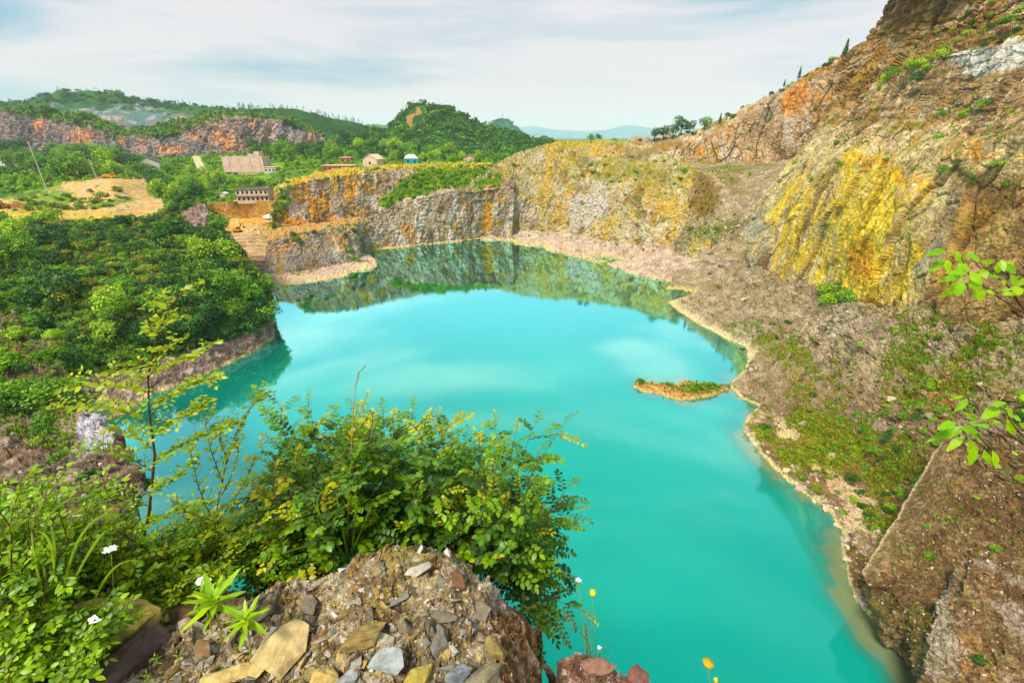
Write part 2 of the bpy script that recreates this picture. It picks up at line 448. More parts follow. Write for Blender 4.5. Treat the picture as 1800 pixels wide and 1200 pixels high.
def cliff_tint(P, Nf, px, py, s=9.0, seed=0, warm=0.0, base=GREY, streak=OCHRE, pale=PALE, veg=0.3, vegc=GRASS, pal=0.0, dirt=BROWN):
    n1 = fbm(P, s, 4, seed); n2 = fbm(P, s * 0.5, 4, seed + 4, stretch=(1, 1, 3.2)); n3 = fbm(P, s * 0.16, 4, seed + 8, 0.65)
    c = np.tile(base, (len(P), 1)) * (1 + 0.25 * n3)[:, None]
    c = cmix(c, streak, sstep(0.12 - warm, 0.5 - warm, n1 + 0.45 * n3) * 0.85)
    c = cmix(c, pale, sstep(0.15, 0.6, n2 + pal + 0.35 * n3) * 0.7)
    c = cmix(c, dirt, sstep(0.25, 0.7, fbm(P, s * 0.7, 4, seed + 21, stretch=(1, 1, 2.5)) + 0.3 * n3) * 0.65)
    flat = sstep(0.45, 0.85, Nf[:, 2])
    g = sstep(0.15, 0.55, flat * 0.75 + n1 * 0.28 + n3 * 0.4 - 0.38 + veg * 0.5) * veg * 1.3
    c = cmix(c, vegc, np.clip(g, 0, 0.9))
    return c
def wet_line(c, P, w=1.0):
    """mud-yellow rim where the lake has stood"""
    t = np.exp(-((P[:, 2] - 0.25) / (0.45 * w)) ** 2)
    c = cmix(c, S(236, 206, 140), t * 0.8)
    return cmix(c, S(150, 140, 60), sstep(0.0, -0.8, P[:, 2]) * 0.8)

M_rock = terrain_mat('quarry_rock', 0.9, 0.6, 0.34, stretch=(1, 1, 0.6))
M_rock_far = terrain_mat('far_rock', 4.0, 0.6, 0.25)
M_shore = terrain_mat('shore_gravel', 0.42, 0.7, 0.42)
M_soil = terrain_mat('bare_soil', 1.4, 0.5, 0.22)
M_green = terrain_mat('green_ground', 1.8, 0.7, 0.4)
M_near = terrain_mat('near_rock', 0.10, 0.8, 0.30, stretch=(1, 1, 0.6))
M_bluff = terrain_mat('bluff_rock', 0.6, 0.8, 0.34, stretch=(1, 0.6, 1.6))

# ------------------------------------------------------------------ far plain and hills
def plain_tint(P, Nf, px, py):
    c = np.tile(S(92, 128, 40), (len(P), 1)); n = grain(P, 60, 3)
    return cmix(c, S(140, 165, 60), sstep(0, .6, n))
sheet('ground', [[(-900, 262, 41.0, 'z'), (0, 262, 41.0, 'z'), (900, 262, 41.0, 'z'), (1800, 262, 41.0, 'z'), (2700, 262, 41.0, 'z')],
                 [(-1600, 246, 41.0, 'z'), (0, 246, 41.0, 'z'), (900, 246, 41.0, 'z'), (1800, 246, 41.0, 'z'), (3400, 246, 41.0, 'z')],
                 [(-2000, 241.2, 41.0, 'z'), (0, 241.2, 41.0, 'z'), (900, 241.2, 41.0, 'z'), (1800, 241.2, 41.0, 'z'), (3800, 241.2, 41.0, 'z')]],
      step=14, disp=lambda P, n, a, b: n * (fbm(P, 200, 3, 2) * 2.0)[:, None], col=plain_tint, mat=M_green)

def hill_sheet(name, crest, base, yb, ym, back=(0, 120, -60), tint=None, amp=8, scale=60, seed=0, step=3.0, mat=None, base_drop=18, mids=(), key=None, disp=None):
    rows = [('pre',)]
    b = [(x, y, yb) for x, y in base]; c = [(x, y, ym) for x, y in crest]
    rows = [[(x, y + base_drop, yb * 0.97) for x, y in base], b] + [list(m) for m in mids] + [c, ('off',) + back, ('off', back[0], back[1] * 1.5, -60)]
    return sheet(name, rows, step=step, mode='img', disp=disp or soil(amp, scale, seed), col=tint, mat=mat or M_green, sm=14, key=key)

def green_tint(lo, hi, rockc=None, rock_at=None, s=30, seed=0, warm=.7):
    def f(P, Nf, px, py):
        n = grain(P, s, seed)
        c = cmix(np.tile(lo, (len(P), 1)), hi, sstep(-0.2, 0.5, n))
        if rock_at is not None:
            r = rock_at(px, py) + grain(P, s * 0.35, seed + 2) * 0.35
            rc = cmix(np.tile(rockc, (len(P), 1)), S(200, 120, 60), sstep(0.05, 0.5, grain(P, s * 0.5, seed + 6)) * warm)
            rc = cmix(rc, PALE * 0.9, sstep(0.2, 0.6, fbm(P, s * 0.3, 3, seed + 7, stretch=(1, 1, 3))) * 0.5)
            c = cmix(c, 0, 0 * n) * (1 - sstep(0.35, 0.6, r))[:, None] + rc * sstep(0.35, 0.6, r)[:, None]
        return c
    return f
# faint ridge on the horizon and two blue hills
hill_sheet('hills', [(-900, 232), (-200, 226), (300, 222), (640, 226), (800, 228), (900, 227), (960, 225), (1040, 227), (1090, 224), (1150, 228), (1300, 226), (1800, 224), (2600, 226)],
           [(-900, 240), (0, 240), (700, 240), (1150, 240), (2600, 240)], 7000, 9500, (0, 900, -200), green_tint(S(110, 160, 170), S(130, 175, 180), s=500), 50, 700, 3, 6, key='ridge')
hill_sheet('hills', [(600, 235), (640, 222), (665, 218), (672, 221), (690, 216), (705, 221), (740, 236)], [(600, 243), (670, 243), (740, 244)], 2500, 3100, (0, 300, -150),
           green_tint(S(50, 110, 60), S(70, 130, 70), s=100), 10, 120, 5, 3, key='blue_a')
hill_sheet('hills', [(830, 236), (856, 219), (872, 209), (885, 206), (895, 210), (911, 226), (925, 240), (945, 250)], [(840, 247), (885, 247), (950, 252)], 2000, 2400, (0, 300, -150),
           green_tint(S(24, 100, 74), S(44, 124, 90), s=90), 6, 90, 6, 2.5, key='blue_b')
# long dark forested ridge and the high hill on the left
hill_sheet('hills', [(420, 188), (470, 192), (520, 194), (570, 203), (610, 212), (640, 222), (690, 240)], [(420, 235), (520, 240), (620, 246), (700, 252)], 820, 950, (0, 100, -60),
           green_tint(S(34, 78, 28), S(54, 98, 34), s=40), 5, 50, 7, 2.5, key='forest_ridge')
hill_sheet('hills', [(-260, 200), (-120, 192), (0, 184), (50, 170), (90, 160), (130, 156), (160, 157), (200, 163), (240, 175), (300, 183), (350, 187), (400, 191), (450, 204), (520, 232)],
           [(-260, 246), (0, 240), (100, 236), (200, 240), (320, 240), (420, 240), (520, 250)], 860, 1050, (0, 120, -70),
           green_tint(S(38, 84, 34), S(60, 110, 44), S(104, 128, 126), lambda px, py: (blob(px, py, 150, 204, 90, 20, 8) + blob(px, py, 250, 205, 60, 22, 10) + blob(px, py, 340, 212, 60, 14)) * .62, s=45, warm=.25),
           9, 60, 8, 2.5, key='high_hill')
# round hill in the middle
hill_sheet('hills', [(540, 262), (590, 245), (640, 233), (685, 226), (705, 203), (722, 187), (742, 181), (765, 184), (800, 190), (830, 201), (850, 214), (875, 228), (900, 241), (930, 253), (980, 262)],
           [(520, 292), (640, 290), (760, 290), (860, 286), (940, 282), (1000, 284)], 520, 720, (0, 80, -60),
           green_tint(S(40, 80, 26), S(80, 124, 36), S(178, 144, 96), lambda px, py: blob(px, py, 736, 196, 6, 8) * 1.0 + blob(px, py, 722, 213, 5, 12, 20) * 0.8, s=26),
           9, 40, 9, 2.0, key='round_hill', mids=([(530, 282, 560), (640, 268, 580), (760, 262, 590), (860, 262, 600), (940, 268, 600), (1000, 276, 600)],
                                                     [(535, 272, 610), (600, 256, 630), (690, 244, 650), (770, 222, 665), (860, 238, 665), (920, 250, 660), (990, 268, 660)]))
# old quarry wall on the left, grey with rust
def wall_disp(P, Nf, px, py):
    return rock(7, 26, bed=0.2, crack=1.0, blk=0.7, seed=21)(P, Nf, px, py)
def wall_tint(P, Nf, px, py):
    n = grain(P, 22, 31); st = fbm(P, 16, 4, 33, stretch=(1, 1, 4)); n3 = grain(P, 5, 38)
    c = cmix(np.tile(S(160, 150, 146), (len(P), 1)), S(190, 158, 146), sstep(-.3, .5, n))
    warm = blob(px, py, 60, 222, 40, 16) + blob(px, py, 150, 236, 22, 22, 50) + blob(px, py, 212, 244, 9, 14) + blob(px, py, 345, 245, 14, 18) + blob(px, py, 435, 215, 12, 16) + blob(px, py, 300, 262, 24, 10) + blob(px, py, 385, 240, 20, 20, 60) * .7 + blob(px, py, 545, 250, 12, 12) + blob(px, py, 408, 255, 14, 14)
    c = cmix(c, S(232, 172, 124), sstep(0.35, 0.8, warm + st * 0.6 + n3 * 0.3) * 0.9)
    c = cmix(c, S(224, 206, 196), sstep(0.35, 0.8, st + n3 * 0.5) * 0.6)
    c = cmix(c, S(100, 90, 90), sstep(0.35, 0.8, -st + n3 * 0.4) * 0.5)
    top = np.interp(px, [-150, 0, 60, 130, 200, 240, 300, 350, 430, 500, 540, 600], [188, 194, 206, 218, 236, 240, 240, 222, 202, 212, 232, 246])
    g = sstep(4, -6, py - top + n * 8 + n3 * 6)
    return cmix(c, S(70, 104, 30), g)
sheet('quarry_wall_rock', [[(-260, 275, 585), (0, 270, 585), (100, 275, 585), (200, 285, 580), (290, 296, 580), (400, 290, 590), (500, 284, 600), (600, 280, 610)],
       [(-260, 246, 590), (0, 242, 590), (100, 250, 590), (200, 262, 590), (290, 276, 590), (400, 270, 600), (500, 262, 610), (600, 262, 620)],
       [(-260, 200, 610), (0, 196, 606), (70, 208, 606), (150, 222, 606), (220, 240, 606), (330, 226, 612), (430, 202, 616), (500, 212, 622), (560, 240, 640)],
       [(-260, 178, 660), (0, 181, 640), (70, 190, 636), (150, 206, 634), (220, 230, 632), (330, 208, 645), (430, 189, 650), (500, 201, 655), (560, 232, 670)],
       ('off', 0, 60, -14), ('off', 0, 90, -50)], step=1.5, mode='idx', disp=wall_disp, col=wall_tint, mat=M_rock_far, key='old_wall')

# ------------------------------------------------------------------ valley floor with the village
def valley_tint(P, Nf, px, py):
    n = grain(P, 18, 41); n2 = grain(P, 5, 43)
    c = cmix(np.tile(S(72, 112, 24), (len(P), 1)), S(134, 172, 30), sstep(-.2, .5, n + n2 * .4))
    sand = inpoly(px + n2 * 6, py + n2 * 4, [(-60, 352), (60, 345), (110, 330), (125, 322), (200, 312), (262, 312), (262, 345), (285, 352), (290, 372), (160, 392), (-60, 404)])
    sc = cmix(np.tile(S(222, 186, 140), (len(P), 1)), S(230, 190, 120), sstep(-.1, .5, n2))
    gg = blob(px, py, 75, 360, 50, 12, -10) + blob(px, py, 200, 353, 40, 7, -8) + blob(px, py, 20, 345, 60, 10) * .8 + blob(px, py, 105, 345, 24, 16) * .7
    sc = cmix(sc, S(118, 150, 30), sstep(.35, .8, gg + n2 * .5) * .9)
    sc = cmix(sc, S(206, 178, 60), sstep(362, 380, py + n * 8) * 0.7)
    c = np.where((sand & (n2 > -0.75))[:, None], sc, c)
    road = inpoly(px, py, [(338, 274), (350, 274), (366, 305), (352, 305), (343, 290)]) | inpoly(px, py, [(498, 304), (560, 305), (600, 303), (560, 313), (520, 314), (500, 309)])
    c = np.where(road[:, None], S(222, 208, 160), c)
    soilm = inpoly(px + n2 * 3, py, [(362, 360), (362, 415), (505, 415), (500, 352), (420, 353)])
    return np.where(soilm[:, None], cmix(np.tile(S(222, 172, 100), (len(P), 1)), S(234, 196, 138), sstep(-.2, .5, n2)), c)
def valley_disp(P, Nf, px, py):
    d = fbm(P, 40, 4, 45) * 1.2 + fbm(P, 7, 4, 46) * 0.35
    mound = blob(px, py, 190, 330, 60, 16) * 2.0
    return np.stack([0 * d, 0 * d, d + mound], 1)
sheet('ground', [[(-200, 420, 22, 'z'), (60, 415, 22, 'z'), (200, 405, 22, 'z'), (300, 400, 23, 'z'), (372, 400, 12, 'z'), (440, 400, 11.5, 'z'), (498, 400, 12, 'z')],
                 [(-200, 384, 27.5, 'z'), (60, 384, 27.5, 'z'), (200, 378, 28, 'z'), (300, 376, 27, 'z'), (372, 385, 15.6, 'z'), (440, 385, 15.2, 'z'), (498, 385, 15.6, 'z')],
                 [(-200, 356, 31, 'z'), (60, 356, 31, 'z'), (200, 350, 32, 'z'), (300, 352, 28, 'z'), (375, 358, 24.5, 'z'), (440, 356, 25, 'z'), (500, 356, 25, 'z')],
                 [(-200, 330, 33, 'z'), (60, 330, 33, 'z'), (200, 326, 35, 'z'), (300, 328, 29, 'z'), (375, 328, 27, 'z'), (440, 330, 27, 'z'), (520, 330, 28, 'z')],
                 [(-200, 305, 35, 'z'), (60, 305, 35, 'z'), (200, 306, 35, 'z'), (300, 304, 32, 'z'), (375, 304, 32, 'z'), (450, 304, 32, 'z'), (560, 306, 38, 'z')],
                 [(-200, 286, 38, 'z'), (60, 285, 38, 'z'), (200, 286, 38, 'z'), (300, 286, 37, 'z'), (375, 284, 37, 'z'), (450, 286, 38, 'z'), (600, 290, 41, 'z')],
                 [(-200, 262, 610), (60, 262, 600), (200, 272, 590), (300, 276, 590), (375, 270, 600), (450, 268, 600), (600, 272, 620)]],
      step=1.9, disp=valley_disp, col=valley_tint, mat=M_green, sm=10, key='valley')
# village plateau behind the upper wall
def plateau_tint(P, Nf, px, py):
    n = grain(P, 14, 51)
    return cmix(np.tile(S(90, 130, 24), (len(P), 1)), S(150, 178, 36), sstep(-.2, .5, n))
sheet('ground', [[(500, 315, 36, 'z'), (640, 300, 41.5, 'z'), (760, 292, 42.5, 'z'), (880, 290, 43, 'z'), (1000, 290, 43, 'z')],
                 [(500, 304, 37.5, 'z'), (640, 292, 42, 'z'), (760, 286, 42, 'z'), (880, 284, 43, 'z'), (1000, 284, 43, 'z')],
                 [(500, 287, 39.5, 'z'), (640, 281, 42, 'z'), (760, 279, 42, 'z'), (880, 277, 43, 'z'), (1000, 277, 43, 'z')],
                 [(440, 272, 640), (640, 270, 640), (760, 270, 640), (880, 268, 640), (1040, 268, 640)]],
      step=2.4, disp=soil(0.7, 20, 52), col=plateau_tint, mat=M_green, key='plateau')

# ------------------------------------------------------------------ middle of the quarry: beach, knoll, stone steps
def knoll_tint(P, Nf, px, py):
    c = cliff_tint(P, Nf, px, py, 9, 61, 0.0, S(172, 156, 146), OCHRE, PALE, 0.25)
    n2 = grain(P, 3, 63)
    top = sstep(0.55, 0.85, Nf[:, 2]) * sstep(8, 11, P[:, 2])
    tc = cmix(np.tile(S(228, 160, 70), (len(P), 1)), S(206, 176, 130), sstep(-0.1, 0.5, n2 + 0.3))
    c = cmix(c, tc, top * 0.95) if False else c * (1 - top[:, None] * .95) + tc * top[:, None] * .95
    bt = cmix(np.tile(S(222, 190, 172), (len(P), 1)), S(236, 214, 170), sstep(-.2, .6, n2))
    b = sstep(3.0, 1.8, P[:, 2] + n2 * .4)[:, None]
    return wet_line(c * (1 - b) + bt * b, P)
def steps_z(P, px, py):
    on = sstep(1.7, 2.3, P[:, 2]) * sstep(13.4, 12.6, P[:, 2])
    w = (P[:, 2] - 1.0) / 1.0 + fbm(P, 8, 2, 3) * 0.2; fr = w - np.floor(w)
    z = (np.floor(w) + sstep(0.40, 0.60, fr)) * 1.0 + 1.0
    return (z - P[:, 2]) * on
def steps_disp(P, Nf, px, py):
    d = soil(0.25, 3, 65)(P, Nf, px, py); d[:, 2] += steps_z(P, px, py); return d
def steps_tint(P, Nf, px, py):
    n2 = grain(P, 2.0, 66)
    c = cmix(np.tile(S(226, 196, 150), (len(P), 1)), S(192, 160, 130), sstep(-.2, .5, n2))
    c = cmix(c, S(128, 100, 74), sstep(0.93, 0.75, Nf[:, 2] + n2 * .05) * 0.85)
    c = cmix(c, S(232, 186, 110), sstep(11, 13.5, P[:, 2] + n2) * 0.8)
    return wet_line(c, P)
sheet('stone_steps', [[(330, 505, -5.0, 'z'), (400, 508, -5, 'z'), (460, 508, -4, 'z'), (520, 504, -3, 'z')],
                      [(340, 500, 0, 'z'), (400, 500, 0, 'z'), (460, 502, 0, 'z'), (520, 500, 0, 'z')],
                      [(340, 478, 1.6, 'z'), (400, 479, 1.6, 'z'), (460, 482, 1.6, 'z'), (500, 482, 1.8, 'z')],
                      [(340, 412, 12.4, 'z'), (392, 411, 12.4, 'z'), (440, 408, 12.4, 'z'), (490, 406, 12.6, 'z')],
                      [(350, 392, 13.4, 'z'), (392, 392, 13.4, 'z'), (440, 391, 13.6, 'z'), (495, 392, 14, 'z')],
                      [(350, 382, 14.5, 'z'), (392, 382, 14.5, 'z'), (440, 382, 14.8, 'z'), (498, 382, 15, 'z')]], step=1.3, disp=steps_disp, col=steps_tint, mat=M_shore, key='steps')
sheet('quarry_knoll', [[(450, 520, -4, 'z'), (520, 515, -4, 'z'), (600, 500, -4, 'z'), (668, 482, -4, 'z'), (690, 466, -4, 'z'), (665, 448, -4, 'z')],
       [(455, 499, 0, 'z'), (520, 500, 0, 'z'), (600, 488, 0, 'z'), (655, 472, 0, 'z'), (663, 462, 0, 'z'), (642, 446, 0, 'z')],
       [(462, 482, 1.8, 'z'), (510, 481, 1.9, 'z'), (570, 470, 2.2, 'z'), (610, 462, 2.4, 'z'), (632, 455, 2.6, 'z'), (632, 444, 2.0, 'z')],
       [(470, 424, 213), (500, 412, 216), (560, 404, 225), (600, 394, 234), (624, 402, 241), (636, 424, 247)],
       [(460, 412, 218), (498, 404, 222), (555, 398, 232), (598, 388, 242), (626, 394, 250), (640, 408, 256)],
       [(452, 398, 13.6, 'z'), (500, 396, 14.6, 'z'), (550, 392, 15, 'z'), (600, 383, 16, 'z'), (626, 382, 262), (646, 384, 268)],
       ('off', 3, 12, 0)], step=1.3, disp=rock(1.3, 7, seed=71), col=knoll_tint, mat=M_rock, sm=8, key='knoll')

# upper wall with the straw-yellow rim
def upper_tint(P, Nf, px, py):
    c = cliff_tint(P, Nf, px, py, 10, 81, 0.16, S(182, 160, 138), S(214, 168, 90), PALE, 0.12)
    or_ = blob(px, py, 530, 395, 26, 14) + blob(px, py, 615, 345, 10, 40) + blob(px, py, 545, 350, 8, 50, -18) + blob(px, py, 575, 360, 7, 50, -18) + blob(px, py, 505, 385, 10, 20)
    n2 = grain(P, 3, 83)
    c = cmix(c, S(226, 164, 72), sstep(0.45, 0.9, or_ + n2 * 0.5) * 0.75)
    g = inpoly(px + n2 * 5, py + n2 * 5, [(700, 372), (664, 362), (672, 345), (712, 318), (735, 298), (760, 291), (880, 289), (880, 325), (850, 330), (780, 337)])
    gc = cmix(np.tile(S(92, 124, 22), (len(P), 1)), S(150, 170, 40), sstep(-.2, .5, n2))
    c = np.where(g[:, None], gc, c)
    trail = inpoly(px, py, [(862, 292), (872, 296), (858, 308), (840, 316), (826, 326), (818, 326), (836, 310), (852, 300)])
    c = np.where(trail[:, None], S(214, 190, 150), c)
    top = sstep(0.6, 0.85, Nf[:, 2]) * sstep(34, 37, P[:, 2]) * (py < np.interp(px, [470, 540, 640, 740, 870], [345, 322, 306, 298, 296]))
    tc = cmix(np.tile(S(220, 188, 90), (len(P), 1)), S(190, 184, 64), sstep(0, .5, n2))
    return c * (1 - top[:, None]) + tc * top[:, None]
sheet('quarry_cliff', [[(478, 420, 244), (505, 425, 244), (560, 410, 250), (610, 398, 260), (655, 384, 270), (705, 372, 279), (780, 355, 288), (860, 350, 292), (885, 350, 296)],
       [(478, 404, 245), (503, 404, 246), (560, 394, 252), (612, 380, 262), (655, 366, 273), (705, 353, 282), (780, 336, 290), (860, 329, 294), (885, 322, 298)],
       [(481, 345, 250), (503, 327, 252), (560, 312, 261), (615, 305, 274), (660, 300, 289), (710, 297, 302), (780, 292, 312), (860, 291, 318), (885, 292, 322)],
       [(482, 336, 256), (500, 318, 262), (560, 303, 276), (618, 296, 290), (665, 292, 303), (720, 289, 314), (780, 286.5, 322), (860, 285.5, 326), (890, 288, 330)],
       ('off', -4, 14, -0.3), ('off', -6, 40, -4)], step=1.2, disp=rock(1.7, 9, bed=0.35, crack=1.1, blk=0.9, seed=82, vert=3.2), col=upper_tint, mat=M_rock, sm=5, key='upper')

# lower cliff along the far shore
def lower_tint(P, Nf, px, py):
    c = cliff_tint(P, Nf, px, py, 8, 91, 0.04, S(190, 168, 146), S(210, 164, 84), S(238, 224, 206), 0.15, pal=0.15)
    n2 = grain(P, 2.5, 93)
    m = blob(px, py, 858, 370, 10, 50) * 1.1 + blob(px, py, 715, 400, 14, 16) * .7 + blob(px, py, 730, 420, 10, 12) * .6
    c = cmix(c, S(226, 160, 50), sstep(0.35, 0.8, m + n2 * 0.3) * 0.85)
    return wet_line(c, P)
sheet('quarry_cliff', [[(600, 460, -6, 'z'), (690, 448, -6, 'z'), (770, 440, -6, 'z'), (840, 432, -6, 'z'), (905, 430, -6, 'z')],
       [(612, 446, 0, 'z'), (700, 436, 0, 'z'), (775, 427.5, 0, 'z'), (850, 421, 0, 'z'), (900, 424, 0.3, 'z')],
       [(612, 442, .8, 'z'), (700, 432, .8, 'z'), (775, 424, .9, 'z'), (850, 417, 1.2, 'z'), (900, 414, 2.3, 'z')],
       [(612, 400, 258), (640, 388, 264), (700, 355, 277), (780, 339, 286), (860, 331, 290), (905, 326, 296)],
       [(612, 392, 263), (640, 380, 268), (700, 348, 284), (780, 330, 293), (862, 324, 298), (905, 318, 304)],
       ('off', 2, 8, 0)], step=1.2, mode='img', disp=rock(1.7, 8, bed=0.6, crack=0.9, blk=1.0, seed=92), col=lower_tint, mat=M_rock, sm=6, key='lower')

# centre mound with its beach
def mound_tint(P, Nf, px, py):
    c = cliff_tint(P, Nf, px, py, 9, 101, 0.2, S(210, 188, 152), S(222, 182, 110), S(240, 226, 204), 0.4)
    n2 = grain(P, 2.5, 103); n1 = grain(P, 8, 104)
    ye = blob(px, py, 965, 300, 12, 50, 4) + blob(px, py, 1180, 370, 40, 36) + blob(px, py, 1070, 265, 60, 16) * .7 + blob(px, py, 1000, 250, 60, 8) + blob(px, py, 1000, 340, 20, 14) + blob(px, py, 880, 385, 20, 40) * .7
    c = cmix(c, S(224, 180, 92), sstep(0.35, 0.95, ye + n2 * 0.45) * 0.7)
    pl = blob(px, py, 1050, 355, 26, 46, 10) + blob(px, py, 910, 365, 40, 26) * .8 + blob(px, py, 1010, 370, 20, 50) * .8
    c = cmix(c, S(222, 206, 200), sstep(0.35, 0.8, pl + n2 * 0.3) * 0.7)
    dk = blob(px, py, 1240, 345, 34, 50) * 1.2
    c = cmix(c, S(128, 98, 40), sstep(0.4, 0.8, dk + n2 * 0.3) * 0.75)
    scrub = blob(px, py, 1110, 300, 110, 24, 6) + blob(px, py, 930, 300, 60, 16) * .6
    c = cmix(c, S(146, 138, 50), sstep(0.4, 0.9, scrub + n2 * 0.5) * 0.7)
    c = cmix(c, S(206, 186, 60), sstep(258, 246, py + n2 * 4) * 0.5)
    bt = cmix(np.tile(S(222, 200, 178), (len(P), 1)), S(194, 168, 146), sstep(-.2, .6, n2))
    lim = 4.5 + sstep(1050, 1200, px) * 3
    b = sstep(lim + .8, lim - .8, P[:, 2] + n2 * .8)[:, None]
    return wet_line(c * (1 - b) + bt * b, P)
sheet('quarry_cliff', [[(835, 430, -5, 'z'), (870, 434, -5, 'z'), (905, 440, -5, 'z'), (960, 452, -5, 'z'), (1060, 478, -5, 'z'), (1130, 500, -5, 'z'), (1190, 520, -5, 'z'), (1240, 530, -4, 'z')],
       [(845, 421, 0, 'z'), (870, 423, 0, 'z'), (920, 432, 0, 'z'), (990, 446, 0, 'z'), (1075, 469, 0, 'z'), (1140, 487, 0, 'z'), (1195, 500, 0, 'z'), (1232, 514, 0, 'z')],
       [(848, 412, 2, 'z'), (875, 407, 3.2, 'z'), (930, 405, 4.4, 'z'), (990, 410, 4.6, 'z'), (1060, 422, 4.8, 'z'), (1130, 434, 5.6, 'z'), (1195, 440, 8, 'z'), (1245, 450, 9, 'z')],
       [(850, 360, 291), (880, 350, 296), (935, 346, 302), (990, 340, 296), (1050, 332, 281), (1130, 330, 259), (1200, 340, 243), (1262, 385, 233)],
       [(852, 328, 296), (882, 322, 303), (938, 316, 310), (990, 305, 306), (1050, 312, 292), (1130, 308, 272), (1205, 306, 255), (1285, 360, 242)],
       [(862, 290, 318), (890, 282, 322), (940, 275, 325), (990, 270, 324), (1060, 272, 316), (1130, 285, 298), (1210, 290, 274), (1272, 318, 256)],
       [(868, 287, 324), (895, 274, 329), (940, 254, 334), (990, 244, 338), (1070, 241, 334), (1130, 262, 312), (1205, 286, 284), (1262, 308, 266)],
       ('off', 0, 14, -1), ('off', 0, 40, -14)], step=1.25, disp=rock(2.2, 10, bed=0.5, crack=0.9, blk=0.9, seed=102), col=mound_tint, mat=M_rock, sm=8, key='mound')

# reddish ridge at the right rear and the rubble bench below it
def ridge_tint(P, Nf, px, py):
    q = np.stack([P[:, 0] + .3 * P[:, 2], P[:, 1], P[:, 2]], 1); n2 = grain(P, 3, 113); st = fbm(q, 5, 5, 114, stretch=(1, 1, 6)); f3 = grain(P, 1.2, 115); n1 = grain(P, 14, 116)
    c = cmix(np.tile(S(200, 170, 134), (len(P), 1)), S(218, 200, 176), sstep(-.1, .6, st + n2 * .3))
    c = cmix(c, S(216, 150, 64), sstep(.15, .75, n1 * .8 - st * .6 + n2 * .3) * .75)
    c = cmix(c, S(228, 150, 56), sstep(.45, 1.0, blob(px, py, 1400, 175, 40, 24, -40) + blob(px, py, 1320, 225, 10, 46, 20) * .8 + blob(px, py, 1450, 110, 60, 12, -35) + blob(px, py, 1230, 265, 16, 12) + st * .5) * .8)
    c = cmix(c, S(188, 168, 150), sstep(.5, .9, blob(px, py, 1350, 190, 26, 36, 15) * 1.1 + n2 * .3) * .7)
    c = cmix(c, S(130, 100, 74), sstep(.35, .8, -st + n2 * .3) * .5)
    c = block_tint(P, c, 10, 412, .35) * (1 + .15 * n2 + .2 * f3)[:, None]
    flat = sstep(.45, .85, Nf[:, 2]); return cmix(c, S(112, 122, 36), flat * sstep(-.2, .5, n1 + n2 * .4) * .6)
sheet('quarry_ridge', [[(1120, 300, 300), (1200, 306, 296), (1300, 308, 290), (1380, 300, 280), (1450, 280, 262), (1520, 240, 246), (1620, 190, 236), (1800, 150, 230)],
       [(1120, 290, 305), (1200, 291, 302), (1300, 290, 295), (1380, 283, 285), (1450, 258, 265), (1520, 220, 250), (1620, 180, 240), (1800, 140, 235)],
       [(1100, 262, 325), (1165, 262, 322), (1235, 245, 312), (1300, 215, 302), (1375, 168, 288), (1430, 132, 276), (1490, 100, 262), (1600, 60, 250)],
       [(1100, 247, 340), (1155, 246, 336), (1230, 229, 324), (1290, 203, 312), (1375, 156, 296), (1425, 128, 283), (1484, 96, 267), (1560, 62, 252)],
       ('off', 6, 10, 1.0), ('off', 40, 40, -30)], step=1.3, disp=plane_disp(1.1, 10, 412, 200), col=ridge_tint, mat=M_rock, sm=8, key='ridge_right')
def bench_tint(P, Nf, px, py):
    n2 = grain(P, 2.5, 123); n1 = grain(P, 9, 124)
    c = cmix(np.tile(S(164, 144, 116), (len(P), 1)), S(202, 184, 152), sstep(-.2, .6, n2))
    c = cmix(c, S(150, 116, 80), sstep(0, .6, n1) * .6)
    c = cmix(c, S(104, 84, 62), sstep(.3, .8, grain(P, 4, 126) + n2 * .4) * .5)
    g = sstep(.2, .75, n1 * .8 + n2 * .5 + blob(px, py, 1260, 400, 50, 12, -15) * .6 + blob(px, py, 1240, 300, 80, 10) * .4)
    return wet_line(cmix(c, S(120, 134, 36), g * .8), P)
sheet('rubble_slope', [[(1150, 530, -3, 'z'), (1200, 545, -3, 'z'), (1280, 545, 1, 'z'), (1340, 530, 6, 'z')],
       [(1180, 500, 0.6, 'z'), (1232, 512, 0.6, 'z'), (1290, 500, 5, 'z'), (1345, 490, 9, 'z')],
       [(1185, 446, 6, 'z'), (1230, 436, 11, 'z'), (1290, 425, 14.5, 'z'), (1345, 425, 17, 'z')],
       [(1200, 402, 226), (1245, 396, 229), (1290, 388, 222), (1350, 372, 208)],
       [(1230, 350, 250), (1265, 345, 247), (1320, 340, 240), (1390, 330, 222)],
       [(1215, 310, 270), (1265, 306, 268), (1340, 302, 262), (1430, 290, 245)],
       [(1150, 289, 300), (1250, 287, 298), (1350, 283, 290), (1460, 262, 268)], ('off', 3, 20, 1)], step=1.4, disp=rock(1.0, 6, bed=0.8, crack=0.5, blk=0.6, seed=122, vert=0.6), col=bench_tint, mat=M_shore, sm=8, key='bench')

